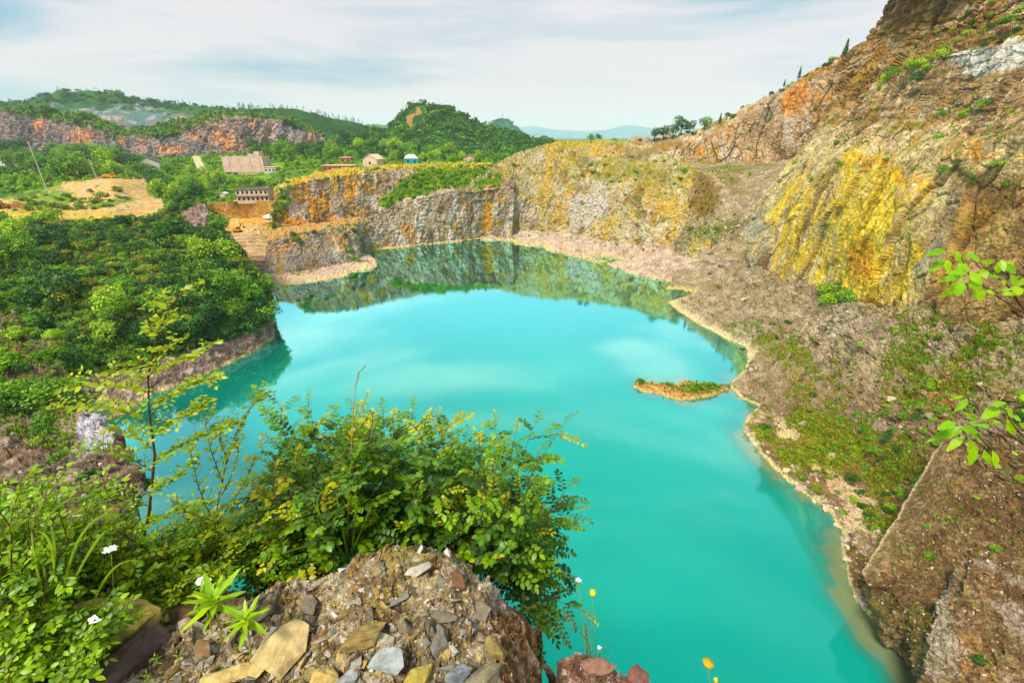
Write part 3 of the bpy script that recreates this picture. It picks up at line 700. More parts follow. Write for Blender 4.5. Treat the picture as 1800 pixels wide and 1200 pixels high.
# main cliff on the right
def main_tint(P, Nf, px, py):
    wx = px + fbm(P, 10, 3, 130) * 26; wy = py + fbm(P, 10, 3, 131) * 26; q = lean(P)
    n2 = grain(P, 1.6, 133); n1 = grain(P, 7, 134); st = fbm(q, 3.0, 5, 135, .6, stretch=(1, 1, 4)); s2 = fbm(q, 7, 4, 136, stretch=(1, 1, 4)); f3 = grain(P, .6, 139); hz_ = fbm(P, 2.2, 4, 140, stretch=(4, 4, .5))
    c = cmix(np.tile(S(224, 204, 158), (len(P), 1)), S(184, 156, 114), sstep(-.4, .5, s2 + n2 * .4))
    c = cmix(c, S(190, 182, 160), sstep(.0, .6, st + n2 * .35) * .55)
    yel = blob(wx, wy, 1510, 430, 60, 100, 12) * 1.4 + blob(wx, wy, 1400, 350, 36, 46) * .9 + blob(wx, wy, 1545, 305, 60, 24, 10) + blob(wx, wy, 1600, 490, 66, 60) * 1.0 + blob(wx, wy, 1440, 470, 50, 60) * .7 + blob(wx, wy, 1540, 370, 26, 50) * .8 + blob(wx, wy, 1380, 430, 30, 50) * .5
    c = cmix(c, S(228, 188, 84), sstep(.05, .9, yel * 1.05 + st * .7 + n1 * .35 + n2 * .3) * .9)
    c = cmix(c, S(248, 216, 112), sstep(.5, 1.2, yel * .8 + st * .9 + n2 * .5) * .8)
    c = cmix(c, S(216, 206, 180), sstep(.1, .7, -fbm(q, 3.6, 5, 148, .6, stretch=(1, 1, 3.5)) * 1.2 + n2 * .3) * sstep(.2, .7, yel) * .38)
    c = cmix(c, S(222, 152, 16), sstep(.5, 1.0, blob(wx, wy, 1510, 455, 40, 40) * 1.2 + blob(wx, wy, 1560, 300, 80, 13, 10) + blob(wx, wy, 1700, 265, 120, 16) * .9 + st * .4 + hz_ * .3) * .8)
    gr = blob(wx, wy, 1330, 430, 20, 80) + blob(wx, wy, 1645, 430, 22, 80, 12) * 1.1 + blob(wx, wy, 1410, 450, 14, 40) * .8 + blob(wx, wy, 1430, 520, 60, 16) * .8 + blob(wx, wy, 1560, 330, 30, 24) * .6 + blob(wx, wy, 1650, 340, 60, 40) * .5
    c = cmix(c, S(172, 166, 152), sstep(.35, .9, gr + st * .6) * .75)
    br = sstep(1630, 1710, wx + (wy - 300) * .1) * sstep(250, 330, wy)
    c = c * (1 - (br * .85)[:, None]) + cmix(cmix(np.tile(S(148, 110, 68), (len(P), 1)), S(186, 150, 104), sstep(0, .6, st + hz_ * .4)), S(196, 140, 40), sstep(.3, .7, s2 + n2 * .4) * .5) * (br * .85)[:, None]
    up = sstep(268, 222, wy)
    uc = cmix(np.tile(S(182, 150, 112), (len(P), 1)), S(220, 202, 176), sstep(0, .6, n2 * .6 + hz_ * .6 + st * .3)); uc = cmix(uc, S(176, 126, 58), sstep(.1, .6, n1) * .5)
    c = c * (1 - up[:, None] * .9) + uc * up[:, None] * .9
    c = cmix(c, S(206, 146, 58), sstep(.5, .9, blob(wx, wy, 1480, 200, 40, 30, -30) + n2 * .3 + n1 * .3) * .6)
    c = cmix(c, S(230, 222, 214), sstep(.35, .8, blob(wx, wy, 1750, 105, 90, 26, -6) * 1.5 + blob(wx, wy, 1690, 90, 30, 12) + hz_ * .3) * .85)
    c = cmix(c, S(92, 66, 42), sstep(.45, .8, -st * 1.1 + n2 * .2 + br * .2) * .55)
    c = cmix(c, S(60, 42, 28), sstep(.45, .8, -hz_ + f3 * .3) * .5 * (.35 + .65 * up))
    c = block_tint(P, c, 8.5, 232, .42) * (1 + .18 * n2 + .26 * f3)[:, None]
    flat = sstep(.35, .8, Nf[:, 2]); return cmix(c, S(126, 132, 34), np.clip(flat * sstep(-.2, .4, n1 + n2 * .5), 0, 1) * .55)
main_disp = plane_disp(.85, 8.5, 232, 60.0, .34)
sheet('quarry_cliff', [[(1320, 520, 180), (1400, 545, 149), (1470, 560, 129), (1530, 575, 107), (1600, 590, 94), (1650, 595, 85.5), (1740, 580, 79), (1860, 540, 71), (2000, 520, 64)],
       [(1322, 478, 181), (1400, 498, 150), (1465, 512, 130), (1525, 530, 108), (1600, 548, 95), (1648, 555, 86.5), (1740, 535, 80), (1860, 500, 72), (2000, 480, 65)],
       [(1306, 415, 193), (1350, 395, 184), (1430, 390, 152), (1520, 400, 119), (1590, 410, 103), (1650, 420, 95), (1740, 400, 86), (1860, 370, 76), (2000, 340, 68)],
       [(1325, 355, 198), (1375, 325, 190), (1440, 300, 164), (1520, 280, 138), (1590, 270, 120), (1650, 262, 110), (1740, 250, 98), (1860, 230, 84), (2000, 210, 74)],
       [(1345, 338, 204), (1408, 262, 198), (1455, 222, 184), (1520, 215, 158), (1590, 210, 137), (1650, 205, 124), (1740, 200, 108), (1860, 180, 92), (2000, 160, 80)],
       [(1350, 334, 206), (1412, 256, 200), (1458, 214, 188), (1522, 164, 168), (1592, 118, 148), (1662, 92, 133), (1740, 80, 119), (1860, 62, 104), (2000, 40, 90)],
       ('off', 7, 4, 1.5), ('off', 14, 10, -1)],
      step=1.3, disp=main_disp, col=main_tint, mat=M_rock, sm=5, key='main')
def top_tint(P, Nf, px, py):
    n2 = grain(P, 2, 143); n1 = grain(P, 9, 144); hz_ = fbm(P, 3, 4, 145, stretch=(4, 4, .5)); f3 = grain(P, .8, 146)
    c = cmix(np.tile(S(164, 128, 84), (len(P), 1)), S(202, 176, 142), sstep(0, .6, hz_ + n2 * .4)); c = cmix(c, S(188, 132, 54), sstep(.1, .6, n1 + n2 * .3) * .6)
    c = cmix(c, S(80, 56, 36), sstep(.2, .7, -hz_ + n2 * .3) * .6)
    c = c * (1 + .2 * n2 + .22 * f3)[:, None]
    flat = sstep(.4, .8, Nf[:, 2]); return cmix(c, S(112, 124, 34), np.clip(flat * sstep(-.4, .4, n1 + n2 * .5), 0, 1) * .6)
sheet('quarry_cliff', [[(1440, 262, 222), (1480, 235, 205), (1545, 190, 188), (1600, 150, 164), (1690, 130, 146), (1800, 118, 128), (1960, 90, 110)],
       [(1440, 226, 226), (1500, 170, 208), (1560, 132, 192), (1610, 102, 167), (1690, 84, 149), (1800, 70, 131), (1960, 40, 113)],
       [(1470, 160, 240), (1500, 120, 226), (1540, 92, 212), (1610, 72, 188), (1700, 56, 165), (1800, 44, 143), (1960, 10, 120)],
       [(1475, 108, 256), (1510, 84, 240), (1538, 66, 224), (1580, 30, 204), (1690, 0, 176), (1800, -20, 150), (1960, -60, 126)],
       [(1480, 100, 262), (1520, 76, 244), (1545, 48, 228), (1563, 0, 212), (1600, -70, 190), (1800, -140, 158), (1960, -180, 134)], ('off', 20, 20, -2)],
      step=1.4, disp=plane_disp(1.3, 9, 442, 20, .7), col=top_tint, mat=M_rock, sm=5, key='crown')

# ------------------------------------------------------------------ right-hand slopes down to the water
def slope_tint(P, Nf, px, py):
    wx = px + fbm(P, 8, 3, 150) * 14; wy = py + fbm(P, 8, 3, 151) * 14
    n2 = grain(P, 1.2, 153); n1 = grain(P, 5, 154); f3 = grain(P, .45, 158)
    c = cmix(np.tile(S(172, 152, 122), (len(P), 1)), S(210, 194, 166), sstep(-.2, .6, n2 + n1 * .3))
    near = sstep(600, 760, wy)
    c = cmix(c, S(120, 90, 56), near * (.55 + .3 * sstep(-.2, .5, n1)))
    bare = blob(wx, wy, 1530, 600, 66, 40) + blob(wx, wy, 1420, 640, 40, 40) * .6 + blob(wx, wy, 1520, 735, 60, 20) * .9 + blob(wx, wy, 1730, 745, 60, 40) * .9 + blob(wx, wy, 1300, 560, 60, 30) * .6
    c = cmix(c, S(176, 156, 134), sstep(.35, .8, bare + n2 * .2) * .7)
    c = cmix(c, S(206, 156, 60), sstep(.5, .95, blob(wx, wy, 1680, 660, 30, 70) * .8 + blob(wx, wy, 1640, 720, 26, 50) * .8 + n1 * .4) * .6)
    g = blob(wx, wy, 1370, 610, 60, 24, 25) + blob(wx, wy, 1420, 660, 60, 30, 20) + blob(wx, wy, 1400, 750, 80, 30) + blob(wx, wy, 1480, 770, 130, 50) * .8 + blob(wx, wy, 1560, 840, 70, 60) * .8 + blob(wx, wy, 1700, 600, 70, 60) * .8 + blob(wx, wy, 1600, 640, 60, 60) * .4 + blob(wx, wy, 1420, 800, 60, 30) * .7 + blob(wx, wy, 1530, 910, 50, 50) * .7 - bare * .9
    g = g * .8 + .12 * sstep(560, 760, wy) + .5 * fbm(P, 3.0, 4, 149)
    c = cmix(c, S(124, 112, 26), sstep(.15, .75, g + n2 * .4 + n1 * .3) * .8)
    c = cmix(c, S(146, 152, 22), sstep(.55, 1.0, g + n2 * .6) * .6)
    c = cmix(c, S(62, 46, 30), sstep(.3, .75, fbm(P, 2.2, 4, 159) + n2 * .3) * .55)
    c = c * (1 + .26 * f3)[:, None]
    c = cmix(c, S(232, 208, 170), sstep(1.15, .35, P[:, 2] + n2 * .6 + n1 * .9) * .85)
    return wet_line(c, P, 0.5)
_rs = rock(1.4, 4.5, bed=1.0, crack=0.7, blk=0.9, seed=152, vert=0.8)
def slope_disp(P, Nf, px, py):
    """gullies running down to the water, rounded rubble domes between them"""
    k = sstep(0.4, 3.5, P[:, 2])
    g = np.abs(fbm(P, 16, 3, 156, stretch=(2.2, 1, 1.5))) * 3.4 + fbm(P, 9, 3, 157) * 1.3
    dome = blob(px, py, 1530, 600, 60, 36) * 2.5 + blob(px, py, 1510, 735, 60, 20) * 1.0 - blob(px, py, 1430, 690, 40, 24) * .8
    return _rs(P, Nf, px, py) * (0.35 + 0.65 * k)[:, None] + np.stack([0 * g, 0 * g, (g - .9 + dome) * k], 1)
SHORE = [(1228, 514, 0, 'z'), (1200, 522, 0, 'z'), (1172, 530, 0, 'z'), (1195, 548, 0, 'z'), (1240, 575, 0, 'z'), (1280, 597, 0, 'z'), (1310, 608, 0, 'z'), (1316, 628, 0, 'z'), (1312, 648, 0, 'z'), (1280, 678, 0, 'z'), (1298, 700, 0, 'z'), (1334, 712, 0, 'z'), (1312, 738, 0, 'z'), (1304, 756, 0, 'z'),
         (1342, 802, 0, 'z'), (1390, 850, 0, 'z'), (1450, 892, 0, 'z'), (1484, 940, 0, 'z'), (1478, 975, 0, 'z'), (1500, 1055, 0, 'z'), (1560, 1120, 0, 'z'), (1620, 1182, 0, 'z'), (1700, 1260, 0, 'z'), (1800, 1400, 0, 'z')]
SHORE_UP = [(x + 12, y - 5, 1.3, 'z') for x, y, _, _ in SHORE]
SHORE_DN = [(x - 30, y + 16, -3.5, 'z') for x, y, _, _ in SHORE]
sheet('rubble_slope', [SHORE_DN, SHORE, SHORE_UP,
       [(1252, 498, 5.0, 'z'), (1335, 540, 142), (1425, 605, 112), (1455, 655, 98), (1475, 720, 83), (1500, 780, 73), (1540, 850, 63), (1565, 930, 54), (1592, 1000, 47), (1640, 1100, 39), (1700, 1180, 31), (1800, 1300, 26)],
       [(1290, 472, 10, 'z'), (1385, 505, 148), (1500, 562, 104), (1560, 625, 88), (1605, 700, 74), (1640, 770, 65), (1680, 850, 58), (1705, 920, 52), (1745, 1000, 45), (1800, 1100, 37), (1870, 1180, 28), (1980, 1300, 23)],
       [(1325, 465, 184), (1400, 492, 152), (1522, 532, 110), (1652, 562, 87), (1720, 605, 76), (1780, 680, 64), (1850, 780, 55), (1900, 880, 47), (1950, 960, 41), (2000, 1050, 35), (2080, 1150, 29), (2200, 1280, 24)],
       [(1335, 440, 190), (1425, 460, 157), (1545, 500, 114), (1665, 530, 91), (1765, 540, 80), (1850, 580, 68), (1950, 650, 57), (2050, 750, 49), (2100, 850, 43), (2200, 950, 36), (2300, 1050, 30), (2400, 1200, 25)]],
      step=1.35, mode='world', disp=slope_disp, col=slope_tint, mat=M_shore, sm=4, key='slope')
def slab_tint(P, Nf, px, py):
    n2 = grain(P, .6, 163); n1 = grain(P, 4, 164)
    c = cmix(np.tile(S(120, 94, 64), (len(P), 1)), S(160, 136, 104), sstep(-.2, .6, n2 + n1 * .5))
    c = cmix(c, S(82, 58, 36), sstep(.1, .7, -n1 + n2 * .5) * .6)
    c = cmix(c, S(176, 126, 50), sstep(.5, .9, n1 + n2 * .5) * .4)
    c = cmix(c, S(104, 108, 24), sstep(.35, .8, grain(P, 3, 165) + n2 * .4) * .45)
    ex = np.interp(py, [765, 835, 915, 1003, 1082, 1120, 1210], [1658, 1620, 1570, 1514, 1548, 1604, 1634])
    c = cmix(c, S(236, 214, 176), np.exp(-((px - ex - 2) / 3.5) ** 2) * .6 * sstep(760, 800, py) * sstep(1020, 990, py))
    return c * (1 + .3 * grain(P, .3, 168))[:, None]
_rl = rock(1.1, 4.5, bed=0.9, crack=0.9, blk=1.1, seed=162, vert=1.0)
def slab_disp(P, Nf, px, py):
    ex = np.interp(py, [765, 835, 915, 1003, 1082, 1120, 1210], [1658, 1620, 1570, 1514, 1548, 1604, 1634])
    k = np.where(py < 1030, .06 + .94 * sstep(4, 90, px - ex), 1)
    return _rl(P, Nf, px, py) * np.maximum(k, .14)[:, None]
sheet('rock_slab', [[(1668, 830, 63), (1636, 905, 58), (1590, 990, 51), (1552, 1080, 43.5), (1580, 1160, 37), (1622, 1215, 33), (1650, 1300, 28)],
       [(1658, 765, 58), (1620, 835, 54), (1570, 915, 47), (1514, 1003, 41.5), (1548, 1082, 36), (1604, 1120, 33), (1634, 1210, 28)],
       [(1700, 772, 55), (1665, 835, 51.5), (1625, 915, 45), (1570, 1003, 39.5), (1590, 1070, 35), (1640, 1100, 31.5), (1670, 1200, 26.5)],
       [(1780, 790, 50), (1760, 860, 46.5), (1730, 940, 40.5), (1700, 1020, 35), (1700, 1080, 32), (1725, 1130, 28.5), (1760, 1220, 24)],
       [(1980, 830, 42), (1980, 890, 39), (1980, 950, 35), (1980, 1020, 31), (1980, 1080, 28), (1980, 1150, 24.5), (2000, 1250, 20)],
       ('off', 6, 0, 4)], step=1.4, disp=slab_disp, col=slab_tint, mat=M_shore, sm=3, key='slab')
sheet('rock_slab', [[(1668, 1040, 38.5), (1640, 1110, 35), (1616, 1180, 32), (1600, 1290, 28)],
       [(1676, 985, 36.5), (1648, 1055, 33.2), (1628, 1122, 30.6), (1612, 1210, 27)],
       [(1705, 975, 35.5), (1690, 1050, 32), (1672, 1122, 29.4), (1664, 1210, 26)],
       [(1780, 990, 34.2), (1770, 1050, 31), (1770, 1130, 27.6), (1780, 1220, 23.6)], [(1980, 1000, 31.5), (1980, 1060, 28.6), (1980, 1140, 25), (1980, 1240, 20.6)], ('off', 3, 0, -2)],
      step=1.4, disp=rock(.55, 2.6, bed=1.0, crack=1.0, blk=1.2, seed=266, vert=1.4), col=lambda P, n, a, c: cmix(slab_tint(P, n, a + 200, c), S(196, 180, 160), sstep(.1, .6, fbm(P, 2.0, 5, 267, stretch=(1, 2, 1)) + blob(a, c, 1650, 1080, 30, 120) * .5 + grain(P, .4, 268) * .3) * .65), mat=M_shore, sm=3, key='slab_low')
# rock islet
def islet_tint(P, Nf, px, py):
    n2 = grain(P, .7, 173)
    c = cmix(np.tile(S(206, 150, 104), (len(P), 1)), S(176, 120, 80), sstep(-.2, .5, n2))
    c = cmix(c, S(110, 150, 20), sstep(.7, 1.4, P[:, 2] + n2 * 1.2 - .2) * .75)
    return wet_line(c, P, .7)
sheet('rock_islet', [[(1080, 695, -3, 'z'), (1150, 715, -3, 'z'), (1220, 724, -3, 'z'), (1290, 702, -3, 'z')],
       [(1113, 681, 0, 'z'), (1150, 696, 0, 'z'), (1192, 706, 0, 'z'), (1240, 697, 0, 'z'), (1280, 688, 0, 'z')],
       [(1117, 676, .5, 'z'), (1160, 684, .9, 'z'), (1200, 692, 1.2, 'z'), (1240, 687, 1.0, 'z'), (1282, 680, .8, 'z')],
       [(1118, 671, .6, 'z'), (1160, 672, 1.5, 'z'), (1200, 674, 1.9, 'z'), (1240, 678, 1.3, 'z'), (1284, 676, .9, 'z')],
       [(1117, 672, 0, 'z'), (1150, 668, 0, 'z'), (1200, 670, 0, 'z'), (1250, 679, 0, 'z'), (1284, 681, 0, 'z')], ('off', 0, 4, -3)],
      step=1.1, mode='img', disp=rock(.75, 3.0, seed=172), col=islet_tint, mat=M_shore, key='islet')

# ------------------------------------------------------------------ wooded hillside on the left
def hill_tint(P, Nf, px, py):
    n2 = grain(P, 1.5, 183); n1 = grain(P, 6, 184)
    c = cmix(np.tile(S(34, 54, 12), (len(P), 1)), S(82, 104, 20), sstep(-.2, .5, n1 + n2 * .5))
    c = cmix(c, S(150, 118, 46), sstep(.3, .8, grain(P, 4, 185)) * .5)
    r = sstep(5.8, 4.2, P[:, 2] + n1 * 1.2)
    nub = sstep(.35, .7, blob(px, py, 345, 375, 26, 24) + n2 * .3)
    rc = cmix(np.tile(S(150, 124, 112), (len(P), 1)), S(196, 176, 164), sstep(0, .6, n2))
    rc = cmix(rc, S(92, 74, 60), sstep(.1, .6, n1) * .6)
    k = np.maximum(r, nub)[:, None]
    return wet_line(c * (1 - k) + rc * k, P)
sheet('hillside', [[(100, 800, -5, 'z'), (200, 780, -5, 'z'), (290, 705, -5, 'z'), (350, 690, -5, 'z'), (420, 655, -5, 'z'), (470, 625, -5, 'z'), (495, 600, -5, 'z'), (500, 570, -5, 'z'), (480, 545, -5, 'z')],
       [(60, 790, 0, 'z'), (180, 752, 0, 'z'), (270, 690, 0, 'z'), (335, 670, 0, 'z'), (400, 640, 0, 'z'), (445, 617, 0, 'z'), (484, 592, 0, 'z'), (484, 562, 0, 'z'), (465, 540, 0, 'z')],
       [(60, 730, 90), (180, 700, 96), (270, 655, 104), (335, 628, 112), (400, 600, 121), (445, 578, 129), (480, 548, 139), (480, 535, 150), (460, 525, 165)],
       [(-200, 680, 88), (0, 640, 95), (130, 600, 104), (250, 560, 116), (330, 535, 124), (390, 515, 132), (455, 490, 143), (476, 505, 152), (458, 505, 172)],
       [(-250, 540, 112), (0, 520, 120), (120, 500, 129), (230, 475, 139), (310, 460, 145), (370, 450, 151), (412, 436, 157), (430, 455, 165), (425, 474, 182)],
       [(-250, 440, 138), (0, 440, 144), (110, 430, 152), (200, 420, 160), (280, 415, 166), (335, 405, 171), (375, 402, 175), (402, 418, 178), (408, 442, 190)],
       [(-250, 402, 165), (0, 397, 170), (110, 393, 176), (200, 388, 181), (285, 382, 185), (326, 356, 188), (362, 362, 188), (390, 392, 190), (396, 414, 198)],
       [(-250, 398, 172), (0, 394, 177), (110, 390, 182), (200, 385, 187), (290, 378, 191), (330, 351, 193), (360, 356, 193), (384, 388, 194), (386, 410, 200)],
       ('off', -12, 10, -1.5), ('off', -14, 12, -10)], step=1.7, disp=rock(1.5, 9, bed=.2, crack=.5, blk=.5, seed=182), col=hill_tint, mat=M_green, sm=8, key='hillside')

# ------------------------------------------------------------------ the bluff falling away at the left
def bluff_tint(P, Nf, px, py):
    n2 = grain(P, .8, 193); n1 = grain(P, 4, 194); st = fbm(P, 2.0, 4, 195, stretch=(1, 2.5, 1))
    c = cmix(np.tile(S(128, 106, 86), (len(P), 1)), S(180, 158, 138), sstep(-.1, .5, st + n2 * .4))
    c = cmix(c, S(66, 48, 44), sstep(.1, .6, n1 + n2 * .3) * .7)
    c = cmix(c, S(196, 160, 60), sstep(.55, .9, grain(P, 3, 196) + n2 * .3) * .6)
    c = cmix(c, S(216, 214, 220), sstep(.4, .8, blob(px, py, 170, 755, 38, 40) * 1.3 + n2 * .3 + st * .3) * .85)
    g = sstep(.2, .7, grain(P, 7, 197) + n2 * .5 + sstep(640, 480, py) * .35 - blob(px, py, 150, 800, 90, 130) * .8 - .1)
    return cmix(c, S(78, 100, 22), g * .85)
_rb = rock(1.2, 5.5, bed=.4, crack=1.0, blk=.9, seed=192, vert=1.2)
sheet('bluff', [[(-30, 640, 78), (10, 640, 70), (60, 680, 61), (110, 720, 51), (150, 800, 41), (212, 800, 32), (220, 868, 22), (228, 960, 14), (250, 1100, 8), (300, 1400, 5)],
       [(-60, 470, 75), (0, 500, 68), (60, 560, 60), (105, 625, 50), (140, 690, 40), (222, 752, 31), (232, 812, 22), (245, 880, 14), (270, 980, 8), (330, 1150, 4.6)],
       [(-80, 478, 71), (-30, 520, 63), (20, 590, 55), (60, 655, 46), (90, 715, 37.5), (150, 775, 28.5), (180, 835, 20.5), (190, 905, 13), (210, 1005, 7.6), (240, 1180, 4.2)],
       [(-250, 560, 62), (-200, 600, 54), (-150, 650, 47), (-100, 700, 40), (-60, 760, 32), (-20, 820, 24.5), (20, 880, 17.5), (40, 950, 11.5), (60, 1060, 6.8), (80, 1240, 3.8)],
       [(-500, 640, 50), (-500, 680, 45), (-500, 730, 39), (-500, 780, 33), (-500, 830, 27), (-500, 890, 20), (-500, 950, 14.5), (-500, 1020, 9.8), (-500, 1140, 6), (-500, 1360, 3.3)]],
      step=1.8, disp=lambda P, n, a, c: _rb(P, n, a, c) * np.clip(P[:, 1] / 42, .12, 1)[:, None], col=bluff_tint, mat=M_bluff, sm=4, key='bluff')
# ------------------------------------------------------------------ the lake
def build_water():
    m = bpy.data.materials.new('lake_water'); m.use_nodes = True
    nt = m.node_tree; n = nt.nodes; L = nt.links; b = n['Principled BSDF']
    b.inputs['Roughness'].default_value = 0.02; b.inputs['IOR'].default_value = 1.333
    b.inputs['Specular IOR Level'].default_value = 0.72
    tc = N(n, 'ShaderNodeTexCoord')
    nz = N(n, 'ShaderNodeTexNoise'); nz.inputs['Scale'].default_value = 0.012; nz.inputs['Detail'].default_value = 3
    L.new(tc.outputs['Object'], nz.inputs['Vector'])
    cr = N(n, 'ShaderNodeValToRGB')
    cr.color_ramp.elements[0].position = 0.35; cr.color_ramp.elements[0].color = (*WATER_A, 1)
    cr.color_ramp.elements[1].position = 0.65; cr.color_ramp.elements[1].color = (*WATER_B, 1)
    L.new(nz.outputs['Fac'], cr.inputs[0])
    at = N(n, 'ShaderNodeAttribute'); at.attribute_name = 'shallow'
    mc = N(n, 'ShaderNodeValToRGB'); R = mc.color_ramp
    R.elements[0].position = 0.0; R.elements[0].color = (0, 0, 0, 1); R.elements[1].position = 1.0; R.elements[1].color = (*S(176, 158, 84), 1)
    shc = N(n, 'ShaderNodeValToRGB'); R = shc.color_ramp
    R.elements[0].position = 0.30; R.elements[0].color = (*S(30, 172, 150, .42), 1); R.elements[1].position = 1.0; R.elements[1].color = (*S(168, 180, 136, .5), 1)
    e = R.elements.new(0.68); e.color = (*S(96, 160, 138, .45), 1); n.remove(mc)
    mc = N(n, 'ShaderNodeMix', data_type='RGBA')
    sh = N(n, 'ShaderNodeMapRange', interpolation_type='SMOOTHSTEP'); sh.inputs['From Min'].default_value = 0.02; sh.inputs['From Max'].default_value = 0.85; L.new(at.outputs['Fac'], sh.inputs['Value']); L.new(at.outputs['Fac'], shc.inputs[0])
    L.new(sh.outputs[0], mc.inputs['Factor']); L.new(cr.outputs[0], mc.inputs['A']); L.new(shc.outputs[0], mc.inputs['B'])
    b.inputs['Specular IOR Level'].default_value = 0.0; b.inputs['Roughness'].default_value = 1.0
    L.new(mc.outputs['Result'], b.inputs['Base Color'])
    w1 = N(n, 'ShaderNodeTexNoise'); w1.inputs['Scale'].default_value = 1.3; w1.inputs['Detail'].default_value = 4
    L.new(tc.outputs['Object'], w1.inputs['Vector'])
    bp = N(n, 'ShaderNodeBump'); bp.inputs['Strength'].default_value = 0.07; bp.inputs['Distance'].default_value = 0.05
    L.new(w1.outputs['Fac'], bp.inputs['Height'])
    # clear at the very edge: the bed shows through
    tr = N(n, 'ShaderNodeBsdfTransparent'); tr.inputs['Color'].default_value = (0.85, 0.95, 0.75, 1)
    ed = N(n, 'ShaderNodeMapRange', interpolation_type='SMOOTHSTEP'); ed.inputs['From Min'].default_value = 0.72; ed.inputs['From Max'].default_value = 1.0; ed.inputs['To Max'].default_value = 0.25; L.new(at.outputs['Fac'], ed.inputs['Value'])
    m0 = N(n, 'ShaderNodeMixShader'); L.new(ed.outputs[0], m0.inputs[0]); L.new(b.outputs[0], m0.inputs[1]); L.new(tr.outputs[0], m0.inputs[2])
    gl = N(n, 'ShaderNodeBsdfGlossy'); gl.inputs['Roughness'].default_value = 0.045; gl.inputs['Color'].default_value = (0.48, 1.0, 0.90, 1); L.new(bp.outputs[0], gl.inputs['Normal'])
    lw = N(n, 'ShaderNodeLayerWeight'); lw.inputs['Blend'].default_value = 0.5
    pw = N(n, 'ShaderNodeMath', operation='POWER'); pw.inputs[1].default_value = 3.0; L.new(lw.outputs['Facing'], pw.inputs[0])
    mu = N(n, 'ShaderNodeMath', operation='MULTIPLY', use_clamp=True); mu.inputs[1].default_value = 2.7; L.new(pw.outputs[0], mu.inputs[0])
    mn = N(n, 'ShaderNodeMath', operation='ADD'); mn.inputs[1].default_value = 0.035; L.new(mu.outputs[0], mn.inputs[0])
    m2 = N(n, 'ShaderNodeMixShader'); L.new(mn.outputs[0], m2.inputs[0]); L.new(m0.outputs[0], m2.inputs[1]); L.new(gl.outputs[0], m2.inputs[2])
    L.new(m2.outputs[0], n['Material Output'].inputs[0])
    # grid over the basin, with the distance to the bank as an attribute
    xs = np.arange(-190, 150, 1.25); ys = np.arange(-12, 330, 1.25)
    X, Y = np.meshgrid(xs, ys); V = np.stack([X.ravel(), Y.ravel(), np.zeros(X.size)], 1)
    bank = []
    for k in ('hillside', 'steps', 'knoll', 'lower', 'mound', 'bench', 'slope', 'islet', 'slab'):
        P = SHEETS[k]['P']; q = P[np.abs(P[:, 2]) < 0.35]; wd = {'slope': 4.2, 'islet': 3, 'mound': 4.5, 'steps': 9, 'knoll': 6, 'hillside': 1.3, 'lower': 2.0, 'bench': 4, 'slab': 1.5, 'slab_low': 1.5}[k]
        if len(q): bank.append((q[:, :2], wd))
    sh = np.zeros(len(V)); gx = ((V[:, 0] + 190) / 1.25).round().astype(int); gy = ((V[:, 1] + 12) / 1.25).round().astype(int)
    D = np.zeros(X.shape)
    for q, wd in bank:
        R = int(wd * 1.6 / 1.25) + 1
        ci = np.unique(np.stack([((q[:, 1] + 12) / 1.25).round().astype(int), ((q[:, 0] + 190) / 1.25).round().astype(int)], 1), axis=0)
        for a in range(-R, R + 1):
            for c in range(-R, R + 1):
                d = math.hypot(a, c) * 1.25; v = max(0.0, 1 - d / (wd * 1.6))
                if v <= 0: continue
                r = ci[:, 0] + a; s = ci[:, 1] + c; ok = (r >= 0) & (r < X.shape[0]) & (s >= 0) & (s < X.shape[1])
                np.maximum.at(D, (r[ok], s[ok]), v)
    nn = fbm(V, 7, 5, 7, .6).reshape(X.shape)
    D *= 1 + .4 * np.exp(-((X - 46) / 16) ** 2 - ((Y - 38) / 14) ** 2)
    D = np.clip(D * (1 + nn * 0.6), 0, 1)
    i = np.arange(X.size).reshape(X.shape)
    F = np.stack([i[:-1, :-1].ravel(), i[:-1, 1:].ravel(), i[1:, 1:].ravel(), i[1:, :-1].ravel()], 1)
    me = mesh_np('lake_water', V, F, None, [m], smooth=True)
    a = me.attributes.new('shallow', 'FLOAT', 'POINT'); a.data.foreach_set('value', D.ravel().astype(np.float32))
    structure(link('lake_water', me))
WATER_A = S(0, 174, 156, 0.44); WATER_B = S(0, 206, 184, 0.46)
build_water()
mb = MB(); mb.box((-20, 150, -8.5), (420, 420, 1.0))
structure(mb.build('lake_bed', flat_mat('lake_mud', S(150, 150, 70), 0.95, 0.2, 6.0)))
# ------------------------------------------------------------------ foliage kit
M_leaf = leaf_mat('foliage', 0.20, 0.55, 0.22)
M_leaf_far = leaf_mat('far_foliage', 0.2, 0.7, 0.15)
M_bark = flat_mat('bark', S(112, 86, 60), 0.9, 0.25, 0.3, 0.6)
G_MID = (S(72, 122, 16), S(150, 196, 32)); G_LIME = (S(116, 164, 18), S(194, 224, 40)); G_DARK = (S(30, 70, 14), S(86, 136, 28)); G_OLIVE = (S(120, 138, 24), S(184, 186, 48)); G_BLUE = (S(44, 92, 34), S(84, 138, 50))
def quads(P, Nn, size, rng, asp=0.55):
    n = len(P); r = unit(rng.normal(size=(n, 3))); T = unit(np.cross(Nn, r)); B = np.cross(Nn, T); s = np.asarray(size).reshape(-1, 1) * np.ones((n, 1))
    V = np.stack([P - T * s, P + B * s * asp, P + T * s, P - B * s * asp], 1).reshape(-1, 3)
    return V, np.arange(4 * n).reshape(-1, 4)
